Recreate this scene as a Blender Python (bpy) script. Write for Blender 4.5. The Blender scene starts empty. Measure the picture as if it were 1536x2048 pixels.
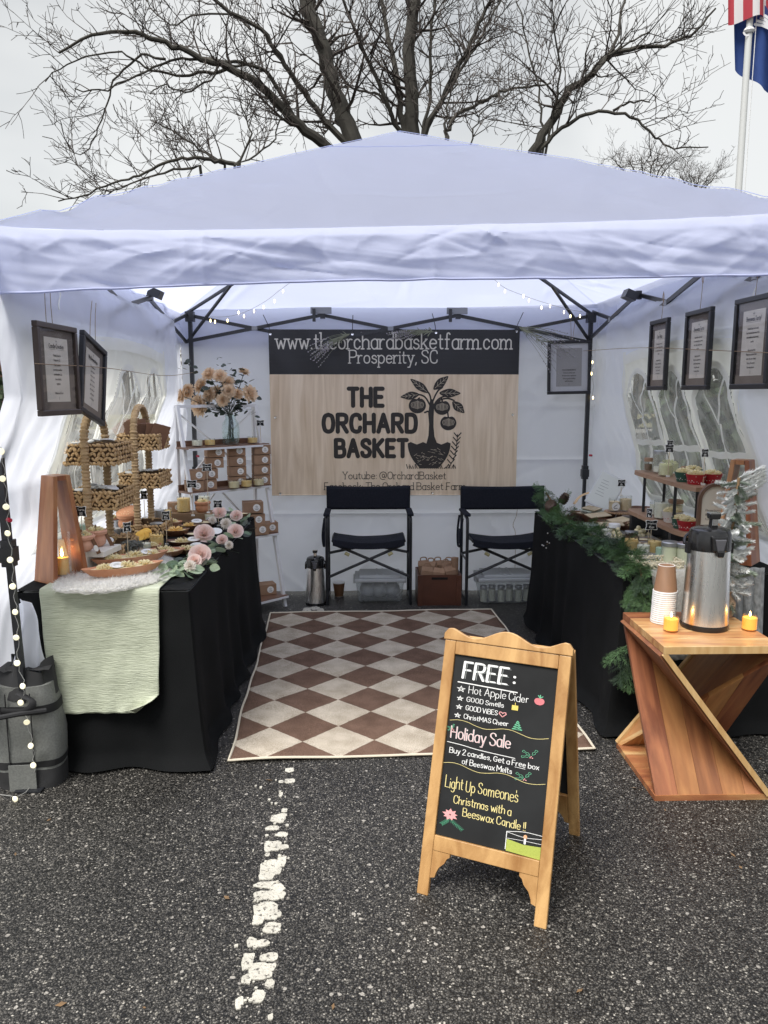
import bpy, math, random
from mathutils import Vector, Matrix, noise
R = math.radians
random.seed(7)
SC = bpy.context.scene
COL = SC.collection
# ---------------------------------------------------------------- camera, sky, sun, exposure
CAM_H, PITCH, YAW, FPX = 1.5146, R(8.76), 0.0254, 1538.0
cd = bpy.data.cameras.new('camera'); cam = bpy.data.objects.new('camera', cd); COL.objects.link(cam)
cam.location = (0, 0, CAM_H); cam.rotation_euler = (R(90) - PITCH, 0, -YAW)
cd.sensor_width = 36; cd.lens = 36 * FPX / 2048; cd.clip_start = .05; cd.clip_end = 600
SC.camera = cam
SC.view_settings.view_transform = 'Standard'; SC.view_settings.look = 'None'
SC.view_settings.gamma = 1; SC.view_settings.exposure = EXPOSURE if 'EXPOSURE' in globals() else 0.0
SC.view_settings.use_curve_mapping = False
SUN_EL, SUN_AZ = R(60), R(-140)      # azimuth from +Y clockwise: high, behind the camera and to its left
w = bpy.data.worlds.new('World'); SC.world = w; w.use_nodes = True
nt = w.node_tree; nt.nodes.clear(); N = nt.nodes.new; LK = nt.links.new
sky = N('ShaderNodeTexSky'); sky.sky_type = 'NISHITA'; sky.sun_disc = False
sky.sun_elevation = SUN_EL; sky.sun_rotation = SUN_AZ
tc = N('ShaderNodeTexCoord'); mp = N('ShaderNodeMapping'); mp.inputs['Scale'].default_value = (1, 1, 2.6)
LK(tc.outputs['Generated'], mp.inputs['Vector'])
n1 = N('ShaderNodeTexNoise'); n1.inputs['Scale'].default_value = 1.5; n1.inputs['Detail'].default_value = 4; n1.inputs['Roughness'].default_value = .45
LK(mp.outputs['Vector'], n1.inputs['Vector'])
cr = N('ShaderNodeValToRGB'); e = cr.color_ramp.elements
e[0].position = .38; e[0].color = (.44, .455, .46, 1); e[1].position = .60; e[1].color = (.80, .80, .775, 1)
LK(n1.outputs['Fac'], cr.inputs['Fac'])
sc_ = N('ShaderNodeVectorMath'); sc_.operation = 'SCALE'; sc_.inputs['Scale'].default_value = 3.2
LK(cr.outputs['Color'], sc_.inputs[0])
mx = N('ShaderNodeMix'); mx.data_type = 'RGBA'; mx.clamp_result = False; mx.inputs['Factor'].default_value = .94
LK(sky.outputs['Color'], mx.inputs[6]); LK(sc_.outputs['Vector'], mx.inputs[7])
bg = N('ShaderNodeBackground'); bg.inputs['Strength'].default_value = .10
out = N('ShaderNodeOutputWorld'); LK(mx.outputs[2], bg.inputs['Color']); LK(bg.outputs['Background'], out.inputs['Surface'])
sl = bpy.data.lights.new('sun', 'SUN'); sl.energy = 1.5; sl.angle = R(32); sl.color = (1, .97, .93)
so = bpy.data.objects.new('sun', sl); COL.objects.link(so)
sd = Vector((math.sin(SUN_AZ) * math.cos(SUN_EL), math.cos(SUN_AZ) * math.cos(SUN_EL), math.sin(SUN_EL)))
so.rotation_euler = sd.to_track_quat('Z', 'Y').to_euler(); so.location = sd * 30
SC.view_settings.exposure = 1.78
SC.cycles.max_bounces = 10; SC.cycles.diffuse_bounces = 5; SC.cycles.transparent_max_bounces = 16
SC.cycles.transmission_bounces = 8; SC.cycles.caustics_refractive = False; SC.cycles.caustics_reflective = False
SC.cycles.use_denoising = True

# ---------------------------------------------------------------- measuring helpers (photo pixels at 1536x2048 -> points in the place)
_f = Vector((math.sin(YAW) * math.cos(PITCH), math.cos(YAW) * math.cos(PITCH), -math.sin(PITCH)))
_r = Vector((math.cos(YAW), -math.sin(YAW), 0)); _u = _r.cross(_f)
def ray(px, py): return _f + _r * ((px - 768) / FPX) - _u * ((py - 1024) / FPX)
O = Vector((0, 0, CAM_H))
def G(px, py, z=0.0):
    d = ray(px, py); return O + d * ((z - CAM_H) / d.z)
def P(px, py, Y):
    d = ray(px, py); return O + d * (Y / d.y)
def PX(px, py, X):
    d = ray(px, py); return O + d * (X / d.x)

# ---------------------------------------------------------------- materials
MATS = {}
def mat(name, c1, c2=None, scale=8, rough=.6, metal=0, bump=0, bscale=None, stretch=(1, 1, 1), coord='Object', trans=0, emis=None, es=0,
        spec=.5, detail=4, vary=0, glass=False, coat=0, dist=0, lo=.3, hi=.7, alpha=None):
    if name in MATS: return MATS[name]
    m = bpy.data.materials.new(name); m.use_nodes = True; t = m.node_tree; N = t.nodes.new; L = t.links.new
    b = t.nodes['Principled BSDF']; o = t.nodes['Material Output']
    b.inputs['Roughness'].default_value = rough; b.inputs['Metallic'].default_value = metal
    b.inputs['Specular IOR Level'].default_value = spec; b.inputs['Coat Weight'].default_value = coat
    b.inputs['Base Color'].default_value = (*c1, 1)
    tc = N('ShaderNodeTexCoord'); mp = N('ShaderNodeMapping'); mp.inputs['Scale'].default_value = stretch
    L(tc.outputs[coord], mp.inputs['Vector'])
    col = None
    if c2 is not None:
        n = N('ShaderNodeTexNoise'); n.inputs['Scale'].default_value = scale; n.inputs['Detail'].default_value = detail
        n.inputs['Distortion'].default_value = dist
        L(mp.outputs['Vector'], n.inputs['Vector'])
        r = N('ShaderNodeValToRGB'); e = r.color_ramp.elements; e[0].position = lo; e[1].position = hi
        e[0].color = (*c1, 1); e[1].color = (*c2, 1); L(n.outputs['Fac'], r.inputs['Fac']); col = r.outputs['Color']
    if vary:
        oi = N('ShaderNodeObjectInfo'); mr = N('ShaderNodeMapRange'); mr.inputs['To Min'].default_value = 1 - vary; mr.inputs['To Max'].default_value = 1 + vary
        L(oi.outputs['Random'], mr.inputs['Value']); hs = N('ShaderNodeHueSaturation'); L(mr.outputs[0], hs.inputs['Value'])
        if col is not None: L(col, hs.inputs['Color'])
        else: hs.inputs['Color'].default_value = (*c1, 1)
        col = hs.outputs['Color']
    if col is not None: L(col, b.inputs['Base Color'])
    if bump:
        n = N('ShaderNodeTexNoise'); n.inputs['Scale'].default_value = bscale or scale; n.inputs['Detail'].default_value = 5
        L(mp.outputs['Vector'], n.inputs['Vector'])
        bp = N('ShaderNodeBump'); bp.inputs['Strength'].default_value = bump; bp.inputs['Distance'].default_value = .01
        L(n.outputs['Fac'], bp.inputs['Height']); L(bp.outputs['Normal'], b.inputs['Normal'])
    if trans:
        tr = N('ShaderNodeBsdfTranslucent'); tr.inputs['Color'].default_value = (*c1, 1)
        if col is not None: L(col, tr.inputs['Color'])
        ms = N('ShaderNodeMixShader'); ms.inputs['Fac'].default_value = trans
        L(b.outputs[0], ms.inputs[1]); L(tr.outputs[0], ms.inputs[2]); L(ms.outputs[0], o.inputs['Surface'])
    if glass:
        # thin glass: mostly clear with fresnel reflections
        for l in list(o.inputs['Surface'].links): t.links.remove(l)
        tp = N('ShaderNodeBsdfTransparent'); tp.inputs['Color'].default_value = (*c1, 1)
        gl = N('ShaderNodeBsdfGlossy'); gl.inputs['Roughness'].default_value = rough
        lw = N('ShaderNodeLayerWeight'); lw.inputs['Blend'].default_value = .28
        ma = N('ShaderNodeMath'); ma.operation = 'MULTIPLY_ADD'; ma.inputs[1].default_value = .30; ma.inputs[2].default_value = .02
        L(lw.outputs['Facing'], ma.inputs[0]); ms = N('ShaderNodeMixShader'); L(ma.outputs[0], ms.inputs['Fac'])
        L(tp.outputs[0], ms.inputs[1]); L(gl.outputs[0], ms.inputs[2]); L(ms.outputs[0], o.inputs['Surface'])
        if bump: L(bp.outputs['Normal'], gl.inputs['Normal'])
    if emis: b.inputs['Emission Color'].default_value = (*emis, 1); b.inputs['Emission Strength'].default_value = es
    MATS[name] = m; return m

# ---------------------------------------------------------------- mesh builder
class MB:
    def __init__(s): s.v = []; s.f = []
    def add(s, vs, fs):
        k = len(s.v); s.v.extend([tuple(v) for v in vs]); s.f.extend([tuple(i + k for i in f) for f in fs]); return s
    def box(s, c, d, M=None, taper=(1, 1), sh=(0, 0)):
        x, y, z = d[0] / 2, d[1] / 2, d[2] / 2; vs = []
        for (a, b, e_) in ((-1,-1,-1),(1,-1,-1),(1,1,-1),(-1,1,-1),(-1,-1,1),(1,-1,1),(1,1,1),(-1,1,1)):
            tx, ty = taper if e_ > 0 else (1, 1)
            v = Vector((a * x * tx + (sh[0] if e_ > 0 else 0), b * y * ty + (sh[1] if e_ > 0 else 0), e_ * z))
            if M: v = M @ v
            vs.append(v + Vector(c))
        return s.add(vs, ((0,3,2,1),(4,5,6,7),(0,1,5,4),(1,2,6,5),(2,3,7,6),(3,0,4,7)))
    def bar(s, p0, p1, w, h=None, up=(0, 0, 1), w2=None, h2=None):
        p0, p1 = Vector(p0), Vector(p1); h = h or w; w2 = w2 or w; h2 = h2 or h
        d = (p1 - p0).normalized(); u = Vector(up)
        if abs(d.dot(u)) > .98: u = Vector((0, 1, 0)) if abs(d.y) < .9 else Vector((1, 0, 0))
        a = d.cross(u).normalized(); b = a.cross(d).normalized(); vs = []
        for p, ww, hh in ((p0, w, h), (p1, w2, h2)):
            for (i, j) in ((-1,-1),(1,-1),(1,1),(-1,1)): vs.append(p + a * (i * ww / 2) + b * (j * hh / 2))
        return s.add(vs, ((0,1,2,3),(4,7,6,5),(0,4,5,1),(1,5,6,2),(2,6,7,3),(3,7,4,0)))
    def tube(s, pts, r, n=8, caps=True, flat=1.0, closed=False):
        pts = [Vector(p) for p in pts]; m = len(pts); rs = r if isinstance(r, (list, tuple)) else [r] * m
        d0 = (pts[1] - pts[0]).normalized(); u = Vector((0, 0, 1)) if abs(d0.z) < .9 else Vector((1, 0, 0))
        vs = []
        for i, p in enumerate(pts):
            if closed: d = pts[(i + 1) % m] - pts[i - 1]
            else: d = pts[min(i + 1, m - 1)] - pts[max(i - 1, 0)]
            d = d.normalized() if d.length > 1e-9 else d0
            a = d.cross(u)
            if a.length < 1e-4: a = d.cross(Vector((0, 1, 0)))
            a.normalize(); b = a.cross(d).normalized(); u = b
            for k in range(n):
                t = 2 * math.pi * k / n; vs.append(p + a * (math.cos(t) * rs[i]) + b * (math.sin(t) * rs[i] * flat))
        fs = []
        for i in range(m if closed else m - 1):
            j = (i + 1) % m
            for k in range(n): fs.append((i * n + k, i * n + (k + 1) % n, j * n + (k + 1) % n, j * n + k))
        if caps and not closed: fs.append(tuple(range(n))[::-1]); fs.append(tuple((m - 1) * n + k for k in range(n)))
        return s.add(vs, fs)
    def lathe(s, prof, n=24, c=(0, 0, 0), M=None, sx=1, sy=1, arc=1.0):
        c = Vector(c); vs = []; fs = []; m = len(prof)
        for r, z in prof:
            for k in range(n):
                t = 2 * math.pi * k / n; v = Vector((max(r, 1e-4) * math.cos(t) * sx, max(r, 1e-4) * math.sin(t) * sy, z))
                if M: v = M @ v
                vs.append(v + c)
        for i in range(m - 1):
            for k in range(n): fs.append((i * n + k, i * n + (k + 1) % n, (i + 1) * n + (k + 1) % n, (i + 1) * n + k))
        fs.append(tuple(range(n))[::-1]); fs.append(tuple((m - 1) * n + k for k in range(n)))
        return s.add(vs, fs)
    def ball(s, c, r, n=8, m=5, sc=(1, 1, 1), M=None):
        pr = [(r * math.sin(math.pi * i / m), -r * math.cos(math.pi * i / m)) for i in range(m + 1)]
        k = len(s.v); s.lathe(pr, n, (0, 0, 0))
        for i in range(k, len(s.v)):
            v = Vector((s.v[i][0] * sc[0], s.v[i][1] * sc[1], s.v[i][2] * sc[2]))
            if M: v = M @ v
            s.v[i] = tuple(v + Vector(c))
        return s
    def grid(s, fn, nu, nv, skip=None, thick=0):
        k = len(s.v)
        for j in range(nv + 1):
            for i in range(nu + 1): s.v.append(tuple(fn(i / nu, j / nv)))
        for j in range(nv):
            for i in range(nu):
                if skip and skip((i + .5) / nu, (j + .5) / nv): continue
                a = k + j * (nu + 1) + i; s.f.append((a, a + 1, a + nu + 2, a + nu + 1))
        return s
    def prism(s, outline, depth, M=None, c=(0, 0, 0)):
        # outline (x, z) in the local XZ plane, extruded along +Y by depth
        n = len(outline); c = Vector(c)
        vs = [Vector((x, 0, z)) for x, z in outline] + [Vector((x, depth, z)) for x, z in outline]
        vs = [(M @ v if M else v) + c for v in vs]
        fs = [tuple(range(n)), tuple(range(2 * n - 1, n - 1, -1))] + [(i, i + n, (i + 1) % n + n, (i + 1) % n) for i in range(n)]
        return s.add(vs, fs)
    def xform(s, M, k=0):
        for i in range(k, len(s.v)): s.v[i] = tuple(M @ Vector(s.v[i]))
        return s
    def mesh(s, name, m=None, smooth=False):
        me = bpy.data.meshes.new(name); me.from_pydata(s.v, [], s.f); me.validate(clean_customdata=False); me.update()
        if smooth:
            me.polygons.foreach_set('use_smooth', [True] * len(me.polygons))
            try: me.set_sharp_from_angle(angle=R(smooth if smooth is not True else 40))
            except Exception: pass
        if m is not None: me.materials.append(m)
        return me
    def build(s, name, m=None, parent=None, smooth=False, loc=None, rot=None, kind=None, label=None):
        o = bpy.data.objects.new(name, s.mesh(name, m, smooth)); COL.objects.link(o)
        if parent is not None: o.parent = parent
        if loc is not None: o.location = loc
        if rot is not None: o.rotation_euler = rot
        if kind: o['kind'] = kind
        if label: o['label'] = label
        return o
def tag(o, label=None, cat=None, group=None, kind=None):
    for k, v in (('label', label), ('category', cat), ('group', group), ('kind', kind)):
        if v: o[k] = v
    return o
def thing(name, label, cat, loc=(0, 0, 0), rz=0, group=None, rot=None):
    o = bpy.data.objects.new(name, None); COL.objects.link(o); o.empty_display_size = .05
    o.location = loc; o.rotation_euler = rot or (0, 0, rz); return tag(o, label, cat, group)
KIDS = {}
def kids(o): return [c for c in COL.objects if c.parent == o]
def dup(root, loc=None, rz=None, label=None, group=None, scale=None, rot=None):
    def cp(o, par):
        c = o.copy(); COL.objects.link(c); c.parent = par
        for ch in kids(o): cp(ch, c)
        return c
    r = cp(root, None)
    if loc is not None: r.location = loc
    if rot is not None: r.rotation_euler = rot
    elif rz is not None: r.rotation_euler = (0, 0, rz)
    if scale: r.scale = (scale,) * 3 if not isinstance(scale, tuple) else scale
    if label: r['label'] = label
    if group: r['group'] = group
    return r
def bevel(o, wd, seg=2):
    b = o.modifiers.new('edge', 'BEVEL'); b.width = wd; b.segments = seg; b.limit_method = 'ANGLE'; b.angle_limit = R(40); return o
def nz(x, y=0, z=0): return noise.noise(Vector((x, y, z)))
def cr_pts(pts, k=5, closed=False):
    pts = [Vector(p) for p in pts]; n = len(pts); o = []
    rng = range(n if closed else n - 1)
    for i in rng:
        p0 = pts[(i - 1) % n] if closed or i > 0 else pts[0] * 2 - pts[1]
        p1, p2 = pts[i], pts[(i + 1) % n]
        p3 = pts[(i + 2) % n] if closed or i + 2 < n else p2 * 2 - p1
        for j in range(k):
            t = j / k; o.append(.5 * ((2 * p1) + (p2 - p0) * t + (2 * p0 - 5 * p1 + 4 * p2 - p3) * t * t + (3 * p1 - p0 - 3 * p2 + p3) * t ** 3))
    if not closed: o.append(pts[-1])
    return o
# ---------------------------------------------------------------- stroke lettering: glyphs as strokes; 'c' strokes are smoothed
# coordinates: baseline 0, x-height 60, capitals 100, as x,y pairs; leading ~ marks a smooth stroke
GL = {}
def _g(ch, adv, *st): GL[ch] = (adv, [(s[0] == '~', [tuple(float(q) for q in p.split(',')) for p in s.lstrip('~').split()]) for s in st])
_g('A',64,'0,0 32,100 64,0','12,34 52,34'); _g('B',56,'0,0 0,100','~0,100 34,100 50,90 50,64 34,53 0,53','~0,53 38,53 56,42 56,12 38,0 0,0')
_g('C',56,'~56,76 50,94 30,100 8,90 0,64 0,36 8,10 30,0 50,6 56,24'); _g('D',58,'0,0 0,100','~0,100 34,100 52,88 58,62 58,38 52,12 34,0 0,0')
_g('E',48,'48,100 0,100 0,0 48,0','0,52 40,52'); _g('F',46,'46,100 0,100 0,0','0,50 38,50'); _g('G',60,'~58,78 50,94 30,100 8,90 0,64 0,36 8,10 30,0 50,6 58,20','58,20 58,46 34,46')
_g('H',58,'0,0 0,100','58,0 58,100','0,51 58,51'); _g('I',2,'1,0 1,100'); _g('K',58,'0,0 0,100','56,100 0,42','16,56 58,0'); _g('L',46,'0,100 0,0 46,0')
_g('M',74,'0,0 0,100 37,34 74,100 74,0'); _g('N',60,'0,0 0,100 60,0 60,100'); _g('O',60,'~30,100 8,90 0,62 0,38 8,10 30,0 52,10 60,38 60,62 52,90 30,100')
_g('P',54,'0,0 0,100','~0,100 36,100 54,88 54,58 36,46 0,46'); _g('R',58,'0,0 0,100','~0,100 36,100 54,90 54,62 36,50 0,50','26,50 58,0')
_g('S',52,'~50,80 44,94 26,100 6,92 2,74 14,60 40,46 52,28 46,8 26,0 6,6 0,22'); _g('T',56,'0,100 56,100','28,100 28,0'); _g('U',56,'~0,100 0,30 8,6 28,0 48,6 56,30 56,100')
_g('V',58,'0,100 29,0 58,100'); _g('W',80,'0,100 20,0 40,80 60,0 80,100'); _g('Y',58,'0,100 29,50 58,100','29,50 29,0'); _g('2',48,'~2,78 10,96 28,100 44,90 44,70 26,44 0,0','0,0 48,0')
_g('a',44,'~44,48 34,60 18,60 2,46 2,16 16,0 32,2 44,14','44,60 44,0'); _g('b',46,'0,100 0,0','~0,44 12,58 28,60 44,46 46,30 42,12 28,0 12,2 0,14')
_g('c',40,'~40,46 30,58 18,60 4,50 0,30 4,10 18,0 30,2 40,14'); _g('d',46,'46,100 46,0','~46,44 34,58 18,60 2,46 0,30 4,12 18,0 34,2 46,14')
_g('e',44,'~2,32 24,33 44,34 42,50 24,60 8,54 0,32 6,8 24,0 42,10'); _g('f',32,'~32,92 24,100 14,96 11,82 11,60','11,70 11,0','0,60 28,60')
_g('g',44,'~44,46 32,60 16,60 2,46 2,18 16,2 32,4 44,16','~44,60 44,0 40,-22 22,-32 4,-24'); _g('h',44,'0,100 0,0','~0,40 12,56 28,60 42,50 44,34','44,36 44,0')
_g('i',2,'1,60 1,0','1,82 1,88'); _g('k',42,'0,100 0,0','38,60 0,24','14,36 42,0'); _g('l',2,'1,100 1,0'); _g('m',74,'0,60 0,0','~0,40 10,56 22,60 34,52 37,38','37,40 37,0','~37,40 48,56 60,60 72,52 74,38','74,40 74,0')
_g('n',44,'0,60 0,0','~0,40 12,56 28,60 42,50 44,34','44,36 44,0'); _g('o',46,'~23,60 6,52 0,30 6,8 23,0 40,8 46,30 40,52 23,60'); _g('p',46,'0,60 0,-32','~0,44 12,58 28,60 44,46 46,30 42,12 28,0 12,2 0,14')
_g('r',30,'0,60 0,0','~0,36 8,52 18,60 30,58'); _g('s',38,'~36,48 28,58 16,60 4,52 6,38 20,32 34,26 38,12 28,2 14,0 0,10'); _g('t',30,'~12,86 12,18 18,2 30,2','0,60 28,60')
_g('u',44,'~0,60 0,22 8,4 22,0 34,4 44,20','44,60 44,0'); _g('v',44,'0,60 22,0 44,60'); _g('w',64,'0,60 16,0 32,50 48,0 64,60'); _g('x',42,'0,60 42,0','42,60 0,0'); _g('y',44,'0,60 23,2','44,60 14,-32 0,-32')
_g('.',4,'2,0 2,3'); _g(',',8,'6,4 0,-14'); _g(':',4,'2,6 2,9','2,48 2,51'); _g('!',4,'2,100 2,30','2,0 2,4'); _g("'",4,'2,100 2,76'); _g('-',26,'0,34 26,34')
_g('@',90,'~64,58 50,66 36,58 32,40 38,24 52,24 64,40 66,60 64,28 76,22 88,40 86,72 64,96 36,98 10,80 0,46 8,12 34,-8 66,-4'); _g('"',14,'2,100 2,78','12,100 12,78'); _g('&',56,'56,0 10,76 22,100 38,84 0,28 20,0 56,40')
_g('0',46,'~23,100 4,84 0,50 4,16 23,0 42,16 46,50 42,84 23,100'); _g('1',14,'0,84 14,100 14,0'); _g('5',46,'~42,100 6,100 2,56 26,62 46,44 44,14 24,0 0,10'); _g('$',46,'~44,80 24,92 4,76 24,50 44,28 24,8 0,20','23,104 23,-4')
def strip(mb, pts, wd, z, M):
    """a flat rounded ribbon along 2D points, in local XZ, facing -Y; z is the lift towards the viewer"""
    pts = [Vector((p[0], p[1])) for p in pts]; n = len(pts)
    if n < 2: return
    rows = []; r = wd / 2; d0 = (pts[1] - pts[0]).normalized(); d1 = (pts[-1] - pts[-2]).normalized()
    for a in (80, 50, 20): rows.append((pts[0] - d0 * (r * math.sin(R(a))), d0, r * math.cos(R(a))))
    for i in range(n):
        a = (pts[i] - pts[i - 1]).normalized() if i else d0; b = (pts[i + 1] - pts[i]).normalized() if i < n - 1 else d1
        d = (a + b); d = d.normalized() if d.length > .3 else a; rows.append((pts[i], d, r / max(.6, d.dot(b))))
    for a in (20, 50, 80): rows.append((pts[-1] + d1 * (r * math.sin(R(a))), d1, r * math.cos(R(a))))
    vs = []
    for p, d, rr in rows:
        q = Vector((-d.y, d.x)) * rr
        for s_ in (p + q, p - q): vs.append(M @ Vector((s_.x, -z, s_.y)))
    mb.add(vs, [(2 * i, 2 * i + 2, 2 * i + 3, 2 * i + 1) for i in range(len(rows) - 1)])
def text_width(txt, h, sp=16, cond=1.0):
    s = h / 100; x = 0
    for ch in txt: x += (26 if ch == ' ' else GL.get(ch, GL['o'])[0] + sp) * s * cond
    return x - sp * s * cond
def write(mb, txt, h, wd, M, x=0, y=0, align='l', sp=16, cond=1.0, slab=False, slant=0.0, jit=0.0, width=None, lift=.0006, base=None):
    """lettering along local x from (x, y); M maps local XZ to the board; returns the width"""
    s = h / 100; W = text_width(txt, h, sp, cond)
    if width: k = width / W; cond *= k; W = width
    if align == 'c': x -= W / 2
    if align == 'r': x -= W
    cx = x; q = 0; rnd = random.Random(hash_s(txt))
    for ch in txt:
        if ch == ' ': cx += 26 * s * cond; continue
        adv, st = GL.get(ch, GL['o']); jy = rnd.uniform(-1, 1) * jit * h; js = 1 + rnd.uniform(-1, 1) * jit * 1.5
        for smooth, pts in st:
            pp = []
            for a, b in pts:
                gx = cx + (a * cond + b * slant) * s * js; gy = y + b * s * js + jy
                if base: gy += base(gx)
                pp.append((gx, gy))
            lift_ = lift + .00003 * (q % 12); q += 1
            if smooth:
                strip(mb, [(v.x, v.y) for v in cr_pts([(a, b, 0) for a, b in pp], 4)], wd, lift_, M)
            else:
                for i in range(len(pp) - 1): strip(mb, [pp[i], pp[i + 1]], wd, lift + .00003 * (q % 12), M); q += 1
                if slab:
                    for (ga, gb), (oa, ob) in ((pts[0], pts[1]), (pts[-1], pts[-2])):
                        if gb in (0, 60, 100, -32) and abs(gb - ob) > 20:
                            xx = cx + ga * cond * s; yy = y + gb * s; hw = 9 * s
                            l_, r_ = (hw, hw)
                            if ch in 'bhkldnmrpiu' and gb in (60, 100): r_ = hw * .1
                            if ch == 'r' and gb == 0: l_, r_ = hw, hw * 1.2
                            strip(mb, [(xx - l_, yy), (xx + r_, yy)], wd * .9, lift + .00003 * (q % 12), M); q += 1
        cx += (adv + sp) * s * cond
    return W
def hash_s(t):
    h = 7
    for c in t: h = (h * 31 + ord(c)) % 1000003
    return h
# ---------------------------------------------------------------- shared materials
M_black = mat('black_metal', (.018, .019, .022), rough=.38, spec=.5)
M_blkfab = mat('black_tablecloth', (.006, .0065, .007), (.011, .0115, .012), 4, rough=.9, bump=.15, bscale=300, spec=.12)
M_canvas = mat('black_canvas', (.012, .014, .021), (.019, .021, .03), 90, rough=.85, bump=.2, bscale=500, spec=.2)
M_white = mat('white_painted_metal', (.74, .74, .74), rough=.4)
M_kraft = mat('kraft_card', (.28, .17, .10), (.34, .21, .13), 30, rough=.85, vary=.1)
M_tagw = mat('white_paper', (.78, .77, .74), rough=.7)
M_wax = mat('cream_wax', (.90, .78, .46), (.94, .87, .60), 60, trans=.2, rough=.55, bump=.3, bscale=150)
M_waxy = mat('golden_wax', (.93, .66, .24), (.95, .75, .36), 40, trans=.2, rough=.5, bump=.2, bscale=120)
M_waxp = mat('pale_wax', (.8, .79, .62), (.86, .85, .7), 40, rough=.5, bump=.2, bscale=120)
M_terra = mat('terracotta', (.50, .22, .115), (.60, .30, .17), 12, rough=.8, bump=.15, bscale=60, vary=.08)
M_bowl = mat('dark_wood_bowl', (.10, .042, .022), (.19, .085, .045), 10, rough=.45, stretch=(1, 6, 1))
M_glass = mat('clear_glass', (.98, .985, .98), rough=.03, glass=True)
M_tin = mat('galvanised_tin', (.36, .37, .38), (.46, .47, .48), 20, rough=.38, metal=.85)
M_ink = mat('print_ink', (.02, .018, .016), rough=.7)
M_chalk = mat('chalk_white', (.85, .85, .83), rough=.9)
M_wick = mat('wick', (.03, .02, .015), rough=.9)
M_rope = mat('jute_twine', (.30, .21, .13), rough=.9)
M_green = mat('leaf_green', (.04, .075, .03), (.075, .12, .055), 20, rough=.6, trans=.15, vary=.15)
def wood(name, c1, c2, sc=3, st=(1, 1, 12), rough=.45, **k): return mat(name, c1, c2, sc, rough=rough, stretch=st, dist=.8, bump=.12, bscale=sc * 5, **k)

def fabric(name, col, trans=.4, wr=.5, big=2.2, rough=.75, crum=1.0):
    m = mat(name, col, rough=rough, spec=.25, trans=trans); t = m.node_tree; N = t.nodes.new; L = t.links.new
    if 'fab' in m: return m
    m['fab'] = 1; b = t.nodes['Principled BSDF']; tc = N('ShaderNodeTexCoord')
    n1 = N('ShaderNodeTexNoise'); n1.inputs['Scale'].default_value = big; n1.inputs['Detail'].default_value = 5; n1.inputs['Distortion'].default_value = 1.2; n1.inputs['Roughness'].default_value = .55
    v = N('ShaderNodeTexNoise'); v.noise_type = 'RIDGED_MULTIFRACTAL'; v.inputs['Scale'].default_value = big * 1.9; v.inputs['Detail'].default_value = 2; v.inputs['Distortion'].default_value = 1.2
    L(tc.outputs['Object'], n1.inputs['Vector']); L(tc.outputs['Object'], v.inputs['Vector'])
    ad = N('ShaderNodeMath'); ad.operation = 'MULTIPLY_ADD'; ad.inputs[1].default_value = .35; L(v.outputs['Fac'], ad.inputs[0]); L(n1.outputs['Fac'], ad.inputs[2])
    wp = N('ShaderNodeTexNoise'); wp.inputs['Scale'].default_value = big; wp.inputs['Detail'].default_value = 2; L(tc.outputs['Object'], wp.inputs['Vector'])
    wm = N('ShaderNodeVectorMath'); wm.operation = 'MULTIPLY_ADD'; wm.inputs[1].default_value = (.5, .5, .5); L(wp.outputs['Color'], wm.inputs[0]); L(tc.outputs['Object'], wm.inputs[2])
    mp = N('ShaderNodeMapping'); mp.inputs['Rotation'].default_value = (.5, .5, .6); mp.inputs['Scale'].default_value = (1, 1, .45); L(wm.outputs[0], mp.inputs['Vector'])
    vo = N('ShaderNodeTexVoronoi'); vo.inputs['Scale'].default_value = big * 1.7; L(mp.outputs[0], vo.inputs['Vector'])
    a2 = N('ShaderNodeMath'); a2.operation = 'MULTIPLY_ADD'; a2.inputs[1].default_value = crum; L(vo.outputs['Distance'], a2.inputs[0]); L(ad.outputs[0], a2.inputs[2])
    bp = N('ShaderNodeBump'); bp.inputs['Strength'].default_value = wr; bp.inputs['Distance'].default_value = .04
    L(a2.outputs[0], bp.inputs['Height']); L(bp.outputs['Normal'], b.inputs['Normal'])
    return m
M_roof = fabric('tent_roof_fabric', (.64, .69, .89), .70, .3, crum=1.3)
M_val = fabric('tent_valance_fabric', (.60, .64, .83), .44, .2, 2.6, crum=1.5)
M_wall = fabric('tent_wall_fabric', (.90, .925, 1.0), .68, .32, 1.6, crum=1.3)

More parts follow.
